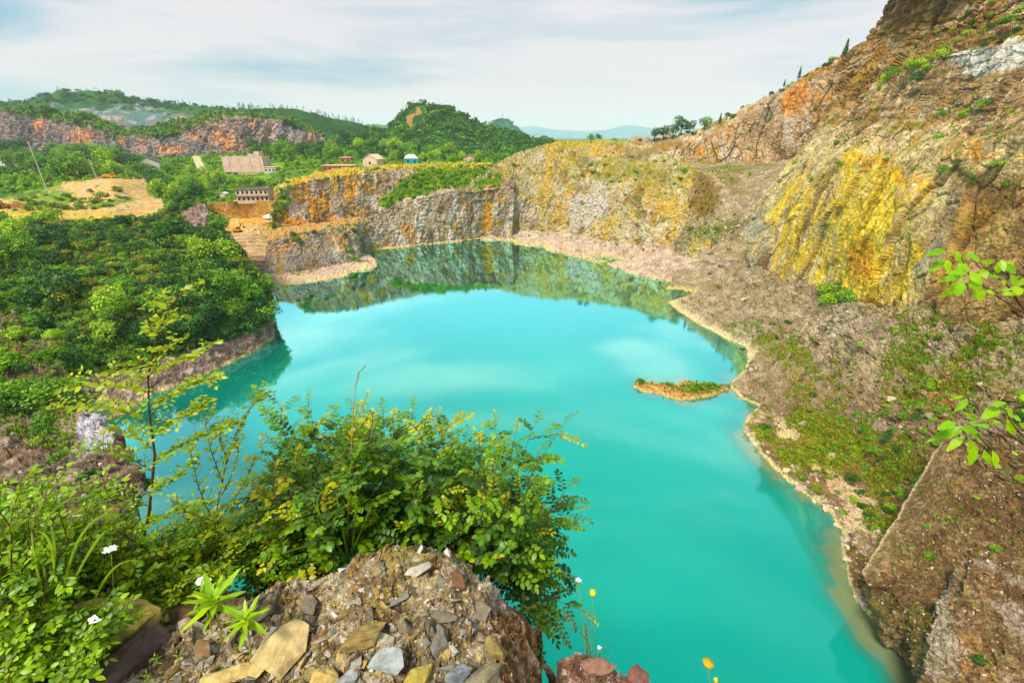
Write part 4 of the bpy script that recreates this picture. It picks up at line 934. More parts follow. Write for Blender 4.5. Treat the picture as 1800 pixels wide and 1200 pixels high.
def crown(seed, n=900, leaf=0.12, lobes=10, cols=G_MID, h=0.9, spread=0.62, flat=0.75):
    rng = np.random.default_rng(seed)
    a = rng.uniform(0, 2 * math.pi, lobes); rr = spread * np.sqrt(rng.uniform(0.05, 1, lobes)); zz = rng.uniform(0.15, 1, lobes) * h * np.sqrt(1.05 - (rr / spread) ** 2 * .75)
    C = np.stack([rr * np.cos(a), rr * np.sin(a), zz], 1); R = rng.uniform(0.26, 0.46, lobes); ltint = rng.uniform(0, 1, lobes)
    k = rng.choice(lobes, n, p=R ** 2 / (R ** 2).sum())
    d = rng.normal(size=(n, 3)); d[:, 2] += 0.35; d = unit(d)
    P = C[k] + d * (R[k] * rng.uniform(0.62, 1.24, n))[:, None] * np.array([1, 1, flat])
    ins = np.zeros(n, bool)
    for j in range(lobes):
        ins |= (np.linalg.norm((P - C[j]) / np.array([1, 1, flat]), axis=1) < R[j] * 0.66) & (k != j)
    P, d, k = P[~ins], d[~ins], k[~ins]; n = len(P)
    Nn = unit(d + rng.normal(size=(n, 3)) * 0.55 + np.array([0, 0, .3]))
    V, F = quads(P, Nn, leaf * rng.uniform(0.6, 1.25, n), rng)
    t = np.clip(ltint[k] * 0.55 + rng.uniform(0, .45, n) + 0.10 * (P[:, 2] > zz.mean()), 0, 1)
    tint = np.repeat(cols[0] + (cols[1] - cols[0]) * t[:, None], 4, 0) * np.repeat(rng.uniform(.8, 1.2, n), 4)[:, None]
    return V, F, tint
def conifer(seed, n=500, cols=G_DARK, w=0.26):
    rng = np.random.default_rng(seed); z = rng.uniform(0.12, 1, n) ** 0.8; a = rng.uniform(0, 6.283, n); lay = 0.75 + 0.25 * np.sin(z * 40)
    r = w * (1.02 - z) * lay * rng.uniform(0.5, 1.05, n) ** 0.5 + 0.01
    P = np.stack([r * np.cos(a), r * np.sin(a), z], 1); d = np.stack([np.cos(a), np.sin(a), np.full(n, .5)], 1)
    V, F = quads(P, unit(d + rng.normal(size=(n, 3)) * .4), 0.045 * rng.uniform(.6, 1.3, n), rng)
    t = rng.uniform(0, 1, n)[:, None]; return V, F, np.repeat(cols[0] + (cols[1] - cols[0]) * t, 4, 0)
def tuft(seed, n=12, cols=G_LIME, w=0.035, lean=0.5):
    rng = np.random.default_rng(seed); V = []; F = []; T = []
    for i in range(n):
        a = rng.uniform(0, 6.283); b = np.array([math.cos(a), math.sin(a), 0]) * rng.uniform(0, .16); d = np.array([math.cos(a), math.sin(a), 0]) * lean * rng.uniform(.3, 1.1)
        h = rng.uniform(.6, 1.1); s = np.array([-math.sin(a), math.cos(a), 0]) * w; m = b + d * .45 + np.array([0, 0, h * .62]); e = b + d * 1.1 + np.array([0, 0, h * .9])
        k = len(V); V += [b - s, b + s, m + s * .8, m - s * .8, e]; F.append((k, k + 1, k + 2, k + 3)); F.append((k + 3, k + 2, k + 4, k + 4))
        T += [cols[0] + (cols[1] - cols[0]) * rng.uniform(0, 1)] * 5
    V = np.array(V); T = np.array(T); Fq = np.array([f for f in F if f[2] != f[3]]); Ft = np.array([f[:3] for f in F if f[2] == f[3]])
    return V, (Fq, Ft), T
def shard(seed, npt=11, flat=0.5):
    rng = np.random.default_rng(seed); import bmesh
    p = unit(rng.normal(size=(npt, 3))) * rng.uniform(.75, 1.1, (npt, 1)) * np.array([1, rng.uniform(.6, .9), flat])
    bm = bmesh.new(); vs_ = [bm.verts.new(v) for v in p]; r = bmesh.ops.convex_hull(bm, input=vs_); bmesh.ops.delete(bm, geom=[g for g in r['geom_interior'] if isinstance(g, bmesh.types.BMVert)], context='VERTS')
    bm.verts.ensure_lookup_table(); bm.verts.index_update(); V = np.array([v.co[:] for v in bm.verts]); F = np.array([[v.index for v in f.verts] for f in bm.faces if len(f.verts) == 3]); bm.free()
    return V, F

def replicate(name, protos, P, scale, rng, mat, up=None, tintmul=None, zs=1.0, kind='stuff', sink=0.0, smooth=False):
    """many small pieces merged into one mesh: protos are (V, F, tint)"""
    Vs, Fs3, Fs4, Ts, off = [], [], [], [], 0
    pick = rng.integers(0, len(protos), len(P)); ang = rng.uniform(0, 6.283, len(P)); scale = np.asarray(scale) * np.ones(len(P))
    for k, (V, F, T) in enumerate(protos):
        idx = np.nonzero(pick == k)[0]
        if not len(idx): continue
        c, s = np.cos(ang[idx])[:, None], np.sin(ang[idx])[:, None]
        X = V[None, :, 0] * c - V[None, :, 1] * s; Y = V[None, :, 0] * s + V[None, :, 1] * c; Z = np.repeat(V[None, :, 2], len(idx), 0) * zs
        W = np.stack([X, Y, Z], 2) * scale[idx][:, None, None]
        if up is not None:   # tilt to the ground
            u = unit(up[idx]); t = unit(np.cross(np.array([0, 1.0, 0.01]), u)); b = np.cross(u, t)
            W = W[:, :, :1] * t[:, None] + W[:, :, 1:2] * b[:, None] + W[:, :, 2:3] * u[:, None]
        W = W + P[idx][:, None] - np.array([0, 0, 1.0]) * (sink * scale[idx])[:, None, None]
        base = off + np.arange(len(idx))[:, None, None] * len(V)
        for f in (F if isinstance(F, tuple) else (F,)):
            g = (f[None] + base).reshape(-1, f.shape[1]); (Fs3 if f.shape[1] == 3 else Fs4).append(g)
        tm = np.ones((len(idx), 1, 1)) if tintmul is None else tintmul[idx][:, None]
        Ts.append((T[None] * tm * rng.uniform(.8, 1.2, (len(idx), 1, 1))).reshape(-1, 3)); Vs.append(W.reshape(-1, 3)); off += len(idx) * len(V)
    me = mesh_np(name, np.concatenate(Vs), [np.concatenate(x) for x in (Fs3, Fs4) if x], np.concatenate(Ts), [mat], smooth=smooth)
    o = link(name, me)
    if kind: o['kind'] = kind
    return o
def spots(key, n, rng, poly=None, spacing=0, where=None, minup=-1.0, weight=None):
    sh = SHEETS[key]; ok = (sh['N'][:, 2] > minup) & np.isfinite(sh['px'])
    if poly is not None:
        jx, jy = rng.normal(0, 4, len(ok)), rng.normal(0, 3, len(ok)); ok &= inpoly(sh['px'] + jx, sh['py'] + jy, poly)
    if where is not None: ok &= where(sh)
    idx = np.nonzero(ok)[0]
    if not len(idx): return idx
    p = None
    if weight is not None:
        p = weight(sh)[idx]; p = p / p.sum()
    cand = rng.choice(idx, min(len(idx), n * (14 if spacing else 1)), replace=False, p=p)
    if not spacing: return cand[:n]
    out = []; pts = np.zeros((0, 2))
    for i in cand:
        q = np.array([sh['px'][i], sh['py'][i]])
        if len(pts) and (np.hypot(*(pts - q).T) < spacing).any(): continue
        out.append(i); pts = np.vstack([pts, q])
        if len(out) >= n: break
    return np.array(out, int)

PROTO = {}
def proto(kind, v):
    key = (kind, v)
    if key not in PROTO:
        cols = {'mid': G_MID, 'lime': G_LIME, 'dark': G_DARK, 'olive': G_OLIVE, 'blue': G_BLUE}[kind]
        V, F, T = crown(100 + v * 13 + hash_(kind), n=1250, leaf=0.085, lobes=9 + v * 2, cols=cols, h=0.75 + .1 * (v % 3))
        PROTO[key] = mesh_np('shrub_foliage', V, F, T, [M_leaf])
    return PROTO[key]
def hash_(s): return sum(ord(c) * (i + 3) for i, c in enumerate(s)) % 997
def bushes(key, n, kinds, size, label, name='shrub', cat='shrub', group=None, poly=None, spacing=0, seed=0, sink=.12, minup=-1, where=None, zmul=1.0, weight=None, stuff=False, clump=False):
    rng = np.random.default_rng(seed); idx = spots(key, n, rng, poly, spacing, where, minup, weight); sh = SHEETS[key]
    if stuff:
        CC = {'mid': G_MID, 'lime': G_LIME, 'dark': G_DARK, 'olive': G_OLIVE, 'blue': G_BLUE}
        replicate('scrub', [crown(seed + j, n=420, leaf=.13, lobes=7, cols=CC[k]) for j, k in enumerate(kinds)], sh['P'][idx], rng.uniform(*size, len(idx)), rng, M_leaf, sink=sink)
        return idx
    cl = fbm(sh['P'][idx], 16, 2, seed + 5) if clump else None; c2 = fbm(sh['P'][idx], 22, 2, seed + 9) if clump else None
    for m_, i in enumerate(idx):
        k = kinds[rng.integers(len(kinds))]; s = rng.uniform(*size) * rng.choice([.8, 1.0, 1.15])
        if clump:
            s *= float(np.clip(1 + cl[m_] * .9, .55, 1.7)); k = kinds[int(np.clip((c2[m_] * .9 + .5) * len(kinds) + rng.normal(0, .9), 0, len(kinds) - 1))]
        o = link(name, proto(k, int(rng.integers(3)))); p = sh['P'][i]
        o.location = (p[0], p[1], p[2] - s * sink); o.rotation_euler = (0, 0, rng.uniform(0, 6.28)); o.scale = (s * rng.uniform(.85, 1.2), s * rng.uniform(.85, 1.2), s * zmul * rng.uniform(.8, 1.15))
        tag(o, label, cat, group)
    return idx
# one tree of each kind: trunk with limbs under a crown
TREE = {}
def tree_meshes(kind):
    if kind not in TREE:
        cols = {'mid': G_MID, 'lime': G_LIME, 'dark': G_DARK, 'olive': G_OLIVE, 'blue': G_BLUE}[kind]; rng = np.random.default_rng(hash_(kind))
        V, F, T = crown(300 + hash_(kind), n=1300, leaf=0.075, lobes=12, cols=cols, h=1.0, spread=.55, flat=.85); V = V * .75; V[:, 2] += 0.42
        cr_ = mesh_np('crown', V, F, T, [M_leaf]); mb = MB()
        mb.tube([(0, 0, -.15), (0.01, 0, .25), (-.02, .02, .6), (0, 0, .95)], [.055, .045, .032, .012], 7)
        for a in range(5):
            t = a * 1.3; mb.tube([(0, 0, .35 + .08 * a), (.2 * math.cos(t), .2 * math.sin(t), .58 + .08 * a), (.36 * math.cos(t), .36 * math.sin(t), .72 + .08 * a)], [.022, .015, .006], 5)
        o = mb.build('trunk', M_bark); tm = o.data; bpy.data.objects.remove(o); TREE[kind] = (cr_, tm)
    return TREE[kind]
def tree(p, s, kind, label, group=None, name='tree', rz=0.0, zmul=1.0, cat='tree'):
    e_ = empty(name, (p[0], p[1], p[2]), label, cat, group, rz); e_.scale = (s, s, s * zmul)
    c_, t_ = tree_meshes(kind); link('crown', c_, e_); link('trunk', t_, e_); return e_

# ------------------------------------------------------------------ left hillside thicket
HILL = [(-60, 380), (120, 376), (290, 366), (318, 345), (362, 350), (400, 400), (440, 450), (490, 520), (482, 560), (440, 590), (330, 640), (240, 670), (120, 720), (-60, 660)]
def offnub(sh): return blob(sh['px'], sh['py'], 348, 378, 22, 22) < .4
def hillw(sh): return sstep(4.0, 8.5, sh['P'][:, 2]) + .02
bushes('hillside', 290, ['dark', 'dark', 'mid', 'dark', 'mid', 'olive', 'mid', 'lime'], (2.0, 4.2), 'rounded leafy green shrub in the dense thicket covering the left hillside', 'shrub', 'shrub', 'shrubs in the thicket on the left hillside', HILL, 9, 11, where=offnub, weight=hillw, clump=True)
rng = np.random.default_rng(5)
i = spots('hillside', 2600, rng, HILL, where=offnub, weight=hillw)
def small_crowns(cols, n=70, leaf=.2, seeds=(1, 2, 3)): return [crown(s, n=n, leaf=leaf, lobes=4, cols=cols) for s in seeds]
sh_ = SHEETS['hillside']
o = replicate('undergrowth', small_crowns(G_DARK, 110, .15) + small_crowns(G_MID, 110, .15, (7, 8)) + small_crowns(G_OLIVE, 100, .15, (4,)), sh_['P'][i], rng.uniform(.8, 2.0, len(i)), rng, M_leaf, sink=.15)
tag(o, None, 'undergrowth')
def grass_on(key, n, size, seed, poly=None, cols=(G_LIME, G_OLIVE, G_MID), where=None, weight=None, label=None, minup=-1, name='grass', w=.04):
    rng = np.random.default_rng(seed); i = spots(key, n, rng, poly, where=where, weight=weight, minup=minup); sh = SHEETS[key]
    o = replicate(name, [tuft(seed + k, 11, cols[k % len(cols)], w=w) for k in range(6)], sh['P'][i], rng.uniform(*size, len(i)), rng, M_leaf, sink=.05)
    return tag(o, label, 'grass')
grass_on('hillside', 1500, (1.0, 2.2), 21, HILL, weight=hillw, cols=(G_MID, G_OLIVE, G_LIME), w=.05)
trees_h = spots('hillside', 22, np.random.default_rng(14), HILL, 26, where=offnub, weight=hillw)
for k_, i_ in enumerate(trees_h): tree(SHEETS['hillside']['P'][i_] - [0, 0, .6], 6.0 + 2.6 * ((k_ * 37 % 10) / 10), ['dark', 'mid', 'lime'][k_ % 3], 'small tree with a visible trunk standing above the shrubs of the left hillside', 'small trees above the hillside shrubs', rz=k_)
# the shrubs around the rock nub, darker
bushes('hillside', 22, ['dark', 'mid'], (1.6, 2.8), 'small dark green shrub hugging the rocky knob on the hilltop', 'shrub', 'shrub', 'shrubs around the hilltop knob', [(300, 345), (330, 335), (372, 345), (372, 362), (330, 358), (322, 372), (305, 372)], 4, 13)

# ------------------------------------------------------------------ far woods
def wood(key, n, size, cols, seed, where=None, poly=None, conif=0.0, leaves=60, weight=None, minup=-1):
    rng = np.random.default_rng(seed); i = spots(key, n, rng, poly, where=where, weight=weight, minup=minup); sh = SHEETS[key]
    pr = [crown(seed + k, n=leaves, leaf=.24, lobes=5, cols=c) for k, c in enumerate(cols)]
    if conif > .5: pr = [(V * np.array([2.6, 2.6, 2.6]), F, T) for V, F, T in [conifer(seed + k, 90, cols[k % len(cols)], .30) for k in range(3)]]
    o = replicate('woodland', pr, sh['P'][i], rng.uniform(*size, len(i)), rng, M_leaf_far, sink=.1); return tag(o, None, 'wood')
wood('round_hill', 3800, (3.0, 6.0), (G_DARK, G_MID, G_BLUE, G_DARK), 31, where=lambda s: blob(s['px'], s['py'], 738, 197, 16, 14) + blob(s['px'], s['py'], 722, 215, 12, 16) < .5)
wood('round_hill', 260, (1.2, 2.6), (G_DARK, G_BLUE), 32, conif=1, where=lambda s: (s['py'] < np.interp(s['px'], [540, 700, 742, 862, 945], [262, 215, 190, 222, 256])))
wood('high_hill', 1500, (4, 8), (G_DARK, G_BLUE), 33, where=lambda s: (s['py'] < np.interp(s['px'], [0, 40, 150, 250, 400, 520], [200, 182, 178, 190, 198, 236])) | ((s['py'] > 224)))
wood('high_hill', 300, (1.6, 3.4), (G_DARK, G_BLUE), 34, conif=1, where=lambda s: (s['py'] < np.interp(s['px'], [0, 50, 130, 200, 300, 400, 520], [190, 176, 162, 169, 189, 197, 236])))
wood('forest_ridge', 1100, (2.5, 4.5), (G_DARK, G_BLUE), 35, conif=1)
wood('old_wall', 1500, (1.6, 4.0), (G_MID, G_DARK, G_OLIVE), 36, where=lambda s: s['py'] < np.interp(s['px'], [-150, 0, 60, 130, 200, 240, 300, 350, 430, 500, 540, 600], [188, 194, 206, 218, 236, 240, 240, 222, 202, 212, 232, 246]))
wood('blue_b', 500, (6, 12), (G_BLUE, G_DARK), 37)
VAL = [(-60, 240), (560, 262), (600, 292), (560, 306), (500, 330), (480, 350), (410, 356), (372, 350), (330, 340), (290, 350), (262, 315), (200, 310), (120, 318), (-60, 350)]
notroad = lambda s: ~(inpoly(s['px'], s['py'], [(334, 270), (352, 270), (372, 310), (350, 310), (340, 290)]) | inpoly(s['px'], s['py'], [(384, 276), (500, 280), (500, 302), (470, 318), (395, 318)]) | inpoly(s['px'], s['py'], [(410, 330), (480, 330), (480, 360), (410, 360)]) | inpoly(s['px'], s['py'], [(240, 282), (300, 282), (300, 300), (240, 300)]))
wood('valley', 3400, (1.3, 3.0), (G_LIME, G_MID, G_LIME, G_DARK), 38, poly=VAL, where=notroad, leaves=70)
wood('plateau', 900, (1.2, 3.0), (G_MID, G_LIME, G_DARK), 39, leaves=70, where=lambda s: s['P'][:, 1] > 345)

# trees standing in the village valley
rng = np.random.default_rng(77)
def trees_in(key, poly, n, kinds, size, label, group, seed, spacing=6, where=None):
    r = np.random.default_rng(seed); sh = SHEETS[key]
    for i in spots(key, n, r, poly, spacing, where=where):
        tree(sh['P'][i], r.uniform(*size), kinds[r.integers(len(kinds))], label, group, rz=r.uniform(0, 6.28), zmul=r.uniform(.8, 1.1))
trees_in('valley', [(-30, 248), (40, 250), (60, 300), (-30, 300)], 14, ['dark', 'dark', 'mid'], (9, 14), 'dark broadleaf tree at the far left of the valley below the old quarry wall', 'trees at the far left of the valley', 41, 9)
trees_in('valley', [(60, 255), (130, 258), (230, 280), (240, 306), (120, 316), (60, 300)], 34, ['dark', 'mid', 'mid', 'lime'], (8, 13), 'broadleaf tree on the wooded bank behind the sandy clearing', 'trees behind the sandy clearing', 42, 8)
trees_in('valley', [(440, 262), (600, 262), (610, 280), (520, 285), (440, 272)], 22, ['dark', 'mid', 'blue'], (9, 15), 'tall broadleaf tree between the pink ruin and the round hill', 'trees between the pink ruin and the round hill', 43, 8)
trees_in('valley', [(250, 315), (370, 312), (480, 325), (400, 332), (370, 352), (300, 350)], 34, ['lime', 'mid', 'lime'], (5, 8.5), 'bright green young tree on the overgrown slope below the pink ruin', 'young trees below the pink ruin', 44, 8, where=notroad)
trees_in('valley', [(262, 318), (292, 318), (296, 345), (268, 345)], 5, ['dark'], (8, 11), 'dark rounded tree at the right edge of the sandy clearing', 'dark trees right of the sandy clearing', 45, 7)
trees_in('plateau', [(600, 284), (700, 283), (860, 280), (880, 286), (640, 294)], 16, ['mid', 'dark', 'lime'], (5, 9), 'broadleaf tree growing just behind the straw coloured quarry rim', 'trees just behind the quarry rim', 46, 11)
trees_in('round_hill', [(560, 250), (650, 240), (700, 250), (820, 275), (700, 290), (560, 290)], 30, ['dark', 'mid', 'lime'], (9, 15), 'broadleaf tree at the foot of the round wooded hill', 'trees at the foot of the round hill', 47, 10)

# ------------------------------------------------------------------ bushes on the quarry walls and slopes
B = bushes
B('upper', 40, ['mid', 'dark', 'mid', 'lime'], (1.4, 3.0), 'green bush on the overgrown slope between the two grey walls', 'bush', 'bush', 'bushes on the slope between the walls', [(675, 350), (712, 318), (740, 300), (880, 290), (870, 318), (840, 325), (780, 336), (705, 352)], 8, 51, stuff=True)
B('upper', 26, ['mid', 'lime', 'mid'], (1.6, 2.8), 'bright bush spilling over the left end of the upper wall', 'bush', 'bush', 'bushes at the left end of the upper wall', [(474, 400), (474, 340), (500, 318), (530, 312), (528, 322), (505, 340), (495, 400)], 6, 52)
B('upper', 9, ['mid', 'dark'], (.9, 1.5), 'small bush rooted in a crack of the upper wall', 'bush', 'bush', 'small bushes in the upper wall', [(520, 330), (660, 315), (700, 330), (640, 380), (520, 390)], 24, 53, stuff=True)
B('knoll', 12, ['mid', 'dark', 'mid'], (1.3, 2.3), 'green bush growing on top of the grey knoll beside the steps', 'bush', 'bush', 'bushes on the grey knoll', [(495, 425), (530, 405), (620, 390), (625, 402), (560, 412), (520, 428)], 9, 54)
B('knoll', 12, ['dark', 'mid'], (1.5, 2.5), 'dark bush in the corner between the knoll and the lake cliff', 'bush', 'bush', 'bushes between the knoll and the lake cliff', [(605, 405), (650, 400), (655, 465), (610, 455)], 7, 55)
B('knoll', 10, ['mid', 'olive'], (.7, 1.1), 'low bush at the top of the small beach under the knoll', 'bush', 'bush', 'low bushes above the small beach', [(480, 490), (560, 478), (640, 462), (650, 452), (600, 452), (480, 478)], 12, 56, stuff=True)
B('lower', 8, ['mid', 'dark'], (.9, 1.6), 'small bush clinging to the grey cliff above the far water', 'bush', 'bush', 'bushes on the far lake cliff', None, 30, 57, stuff=True)
B('mound', 34, ['mid', 'dark', 'mid', 'olive'], (1.2, 2.3), 'green bush on the scrubby ledge of the central mound', 'bush', 'bush', 'bushes on the central mound ledge', [(1020, 280), (1110, 262), (1210, 290), (1200, 325), (1120, 322), (1010, 312)], 13, 58, stuff=True)
B('mound', 22, ['mid', 'olive'], (.9, 1.6), 'small bush on the ochre face of the central mound', 'bush', 'bush', 'bushes on the central mound face', [(880, 300), (960, 260), (1080, 250), (1100, 330), (1200, 340), (1100, 420), (900, 380)], 22, 59, stuff=True)
B('mound', 14, ['olive', 'mid', 'lime'], (.8, 1.4), 'low bush at the foot of the central mound beside the pebble beach', 'bush', 'bush', 'low bushes at the foot of the central mound', [(880, 425), (960, 415), (1100, 445), (1210, 440), (1205, 425), (1060, 425), (940, 402), (885, 410)], 18, 60, stuff=True)
B('bench', 12, ['olive', 'mid'], (1.0, 1.9), 'scrubby bush on the rubble gully between mound and cliff', 'bush', 'bush', 'bushes in the rubble gully', [(1190, 410), (1290, 375), (1300, 400), (1290, 470), (1200, 440)], 16, 61, stuff=True)
B('bench', 14, ['mid', 'olive'], (.9, 1.7), 'bush on the upper terrace below the reddish ridge', 'bush', 'bush', 'bushes below the reddish ridge', [(1180, 290), (1430, 270), (1400, 310), (1240, 320)], 16, 62, stuff=True)
B('ridge_right', 30, ['mid', 'dark'], (1.4, 2.6), 'dark bush on the skyline of the reddish ridge', 'bush', 'bush', 'bushes along the reddish skyline', None, 9, 63, where=lambda s: s['py'] < np.interp(s['px'], [1100, 1230, 1290, 1375, 1425, 1484, 1560], [254, 238, 210, 163, 134, 102, 70]), stuff=True)
B('ridge_right', 12, ['mid', 'olive'], (1.0, 1.8), 'small bush on the face of the reddish ridge', 'bush', 'bush', 'bushes on the reddish face', [(1180, 250), (1400, 160), (1500, 130), (1440, 250), (1200, 285)], 26, 64, stuff=True)
B('main', 26, ['mid', 'lime', 'mid'], (.7, 1.7), 'small bright bush rooted in the tall yellow cliff', 'bush', 'bush', 'bushes rooted in the yellow cliff', [(1340, 330), (1440, 220), (1600, 150), (1780, 180), (1790, 330), (1500, 300)], 34, 65)
B('main', 12, ['mid', 'dark', 'lime'], (1.6, 2.9), 'leafy bush on the rim above the yellow cliff', 'bush', 'bush', 'bushes on the rim of the yellow cliff', [(1540, 150), (1600, 95), (1660, 80), (1670, 110), (1610, 140), (1560, 165)], 14, 66)
B('crown', 34, ['mid', 'dark', 'lime', 'olive'], (.9, 1.9), 'leafy bush on the dark stepped ledges at the top right', 'bush', 'bush', 'bushes on the upper ledges', [(1570, 140), (1620, 40), (1800, -5), (1800, 80), (1690, 95)], 17, 67)
B('slope', 3, ['mid', 'lime'], (3.4, 4.2), 'large round bush at the foot of the yellow cliff', 'bush', 'bush', 'large bushes at the foot of the yellow cliff', [(1450, 500), (1495, 500), (1495, 535), (1455, 535)], 14, 68)
B('slope', 84, ['mid', 'dark', 'lime', 'mid', 'olive'], (.5, 1.3), 'small green bush among the grass of the right hand slope', 'bush', 'bush', 'small bushes on the right slope', [(1270, 580), (1400, 560), (1500, 600), (1640, 560), (1800, 520), (1800, 760), (1640, 800), (1560, 950), (1450, 880), (1340, 780), (1380, 700), (1320, 640)], 20, 69)
B('slope', 16, ['dark', 'mid'], (.8, 1.3), 'dark bush in the gully beside the tilted rock slab', 'bush', 'bush', 'dark bushes beside the rock slab', [(1500, 740), (1640, 700), (1640, 770), (1540, 960), (1500, 900)], 18, 70)
B('slab', 13, ['mid', 'dark', 'lime'], (.35, .75), 'low bush on the gravelly rock slab at the lower right', 'bush', 'bush', 'bushes on the rock slab', [(1600, 860), (1800, 800), (1800, 1200), (1650, 1150)], 40, 71, sink=.02)
B('bluff', 74, ['mid', 'dark', 'mid', 'lime'], (1.0, 2.0), 'leafy bush on the steep rocky bank at the left edge', 'bush', 'bush', 'bushes on the left rocky bank', [(-30, 430), (40, 500), (110, 610), (150, 690), (90, 760), (-30, 700)], 17, 72, sink=.05)
B('bluff', 22, ['mid', 'dark', 'lime'], (.35, .8), 'low bush on the dark rock below the left bank', 'bush', 'bush', 'bushes on the lower left rock', [(100, 680), (230, 750), (260, 850), (200, 900), (0, 900), (-10, 720)], 30, 73, sink=.02, stuff=True)
B('hillside', 10, ['mid', 'olive'], (1.0, 1.8), 'bush hanging over the rocky lake edge of the left hillside', 'bush', 'bush', 'bushes over the left lake edge', [(440, 540), (490, 500), (492, 585), (450, 600)], 9, 74, stuff=True)
B('valley', 40, ['mid', 'lime', 'olive', 'mid'], (1.6, 3.0), 'green bush on the sandy clearing behind the hillside', 'bush', 'bush', 'bushes on the sandy clearing', [(0, 372), (60, 345), (90, 330), (110, 350), (200, 340), (226, 352), (160, 368), (80, 378)], 9, 75, stuff=True)
# grass on the slopes
def gw(blobs, low=.03):
    def f(s):
        px, py = s['px'], s['py']; w = low
        for b in blobs: w = w + blob(px, py, *b)
        return np.maximum(w, 0) * sstep(.9, 2.0, s['P'][:, 2])
    return f
GW = [(1370, 610, 60, 24, 25), (1420, 660, 60, 30, 20), (1400, 750, 80, 26), (1480, 760, 120, 40), (1560, 830, 60, 50), (1700, 600, 60, 60), (1600, 640, 60, 60), (1420, 800, 60, 30), (1530, 900, 40, 30), (1290, 580, 30, 14), (1300, 690, 26, 16)]
grass_on('slope', 12000, (.35, .95), 81, weight=lambda s: gw(GW, .05)(s) * sstep(-.25, .3, fbm(s['P'], 3.0, 4, 149)), cols=(G_LIME, G_OLIVE, G_MID, (S(150, 110, 40), S(190, 150, 60))), w=.05)
grass_on('slab', 1900, (.15, .4), 82, weight=gw([(1600, 980, 60, 30), (1650, 900, 60, 30), (1700, 1150, 90, 40), (1620, 1120, 30, 60)], .10), cols=(G_OLIVE, G_LIME, G_MID), w=.05)
grass_on('islet', 420, (.5, 1.1), 83, weight=lambda s: sstep(.6, 1.4, s['P'][:, 2]) + .01, cols=(G_LIME, G_MID), w=.06)
grass_on('mound', 2600, (.6, 1.3), 84, minup=.35, where=lambda s: s['P'][:, 2] > 7, cols=(G_OLIVE, G_LIME), w=.07)
grass_on('upper', 2200, (.7, 1.4), 85, poly=[(690, 360), (664, 352), (712, 310), (735, 292), (880, 285), (880, 325), (780, 337)], cols=(G_LIME, G_MID), w=.07)
grass_on('upper', 1500, (.5, .9), 86, where=lambda s: (s['P'][:, 2] > 36) & (s['N'][:, 2] > .6), cols=((S(186, 166, 64), S(220, 196, 96)), G_OLIVE), w=.07)
grass_on('crown', 1200, (.25, .6), 87, minup=.3, cols=(G_OLIVE, G_LIME), w=.06)
grass_on('main', 1500, (.4, .9), 88, minup=.45, cols=(G_OLIVE, G_LIME), w=.06)
grass_on('ridge_right', 1200, (.7, 1.3), 89, minup=.4, cols=(G_OLIVE, G_MID), w=.07)
grass_on('bench', 1500, (.5, 1.0), 90, weight=lambda s: blob(s['px'], s['py'], 1250, 410, 60, 16, -15) + blob(s['px'], s['py'], 1240, 300, 90, 10) + .02, cols=(G_OLIVE, G_LIME), w=.06)
grass_on('bluff', 3600, (.25, .6), 91, poly=[(-30, 430), (40, 500), (110, 610), (150, 690), (120, 800), (-30, 740)], cols=(G_MID, G_OLIVE, G_LIME), w=.05)
grass_on('knoll', 260, (.5, 1.0), 92, where=lambda s: (s['P'][:, 2] > 10), cols=(G_OLIVE, G_LIME), w=.07)

# cypress-like trees on the skyline
cV, cF, cT = conifer(9, 900, G_DARK, .24)
conm = mesh_np('crown', cV, cF, cT, [M_leaf]); mb = MB(); mb.tube([(0, 0, -.1), (0, 0, .5), (0, 0, .97)], [.03, .02, .006], 6); o = mb.build('trunk', M_bark); cont = o.data; bpy.data.objects.remove(o)
def cypress(px, py, Y, h, label, base=None):
    p = pt(px, py, Y); p = (p[0], p[1], p[2] - h * .15); e_ = empty('cypress_tree', p, label, 'tree', 'narrow conifers on the right skyline'); e_.scale = (h, h, h); link('crown', conm, e_); link('trunk', cont, e_)
cypress(1484, 99, 266, 8.5, 'tallest narrow conifer on the skyline just left of the dark cliff top')
cypress(1405, 133, 286, 5, 'small narrow conifer halfway down the reddish skyline')
cypress(1378, 152, 292, 4, 'tiny conifer lowest on the steep part of the skyline')
cypress(1265, 216, 316, 6.5, 'narrow conifer standing alone where the ridge skyline flattens')
for k, (px, py, Y, s, lb) in enumerate([(1196, 236, 330, 12, 'flat-topped tree rising above the thicket left of the lone conifer'), (1182, 240, 332, 9, 'rounded tree in the thicket at the left end of the ridge'), (1212, 232, 328, 8, 'rounded tree just right of the flat-topped one'),
        (1238, 225, 322, 8, 'leafy tree nearest the lone conifer on the ridge'), (1150, 244, 338, 8, 'dark tree at the low left end of the reddish ridge'), (1038, 248, 338, 6, 'small tree on the crest of the central mound'), (1052, 246, 336, 5, 'smaller tree right beside the one on the mound crest'), (1080, 250, 332, 4, 'tiny tree at the right end of the mound crest'), (1165, 243, 335, 9, 'dark green tree second from the left end of the ridge thicket')]):
    tree(pt(px, py + 3, Y), s * .8, ['dark', 'mid'][k % 2], lb, 'trees along the right skyline', rz=k)
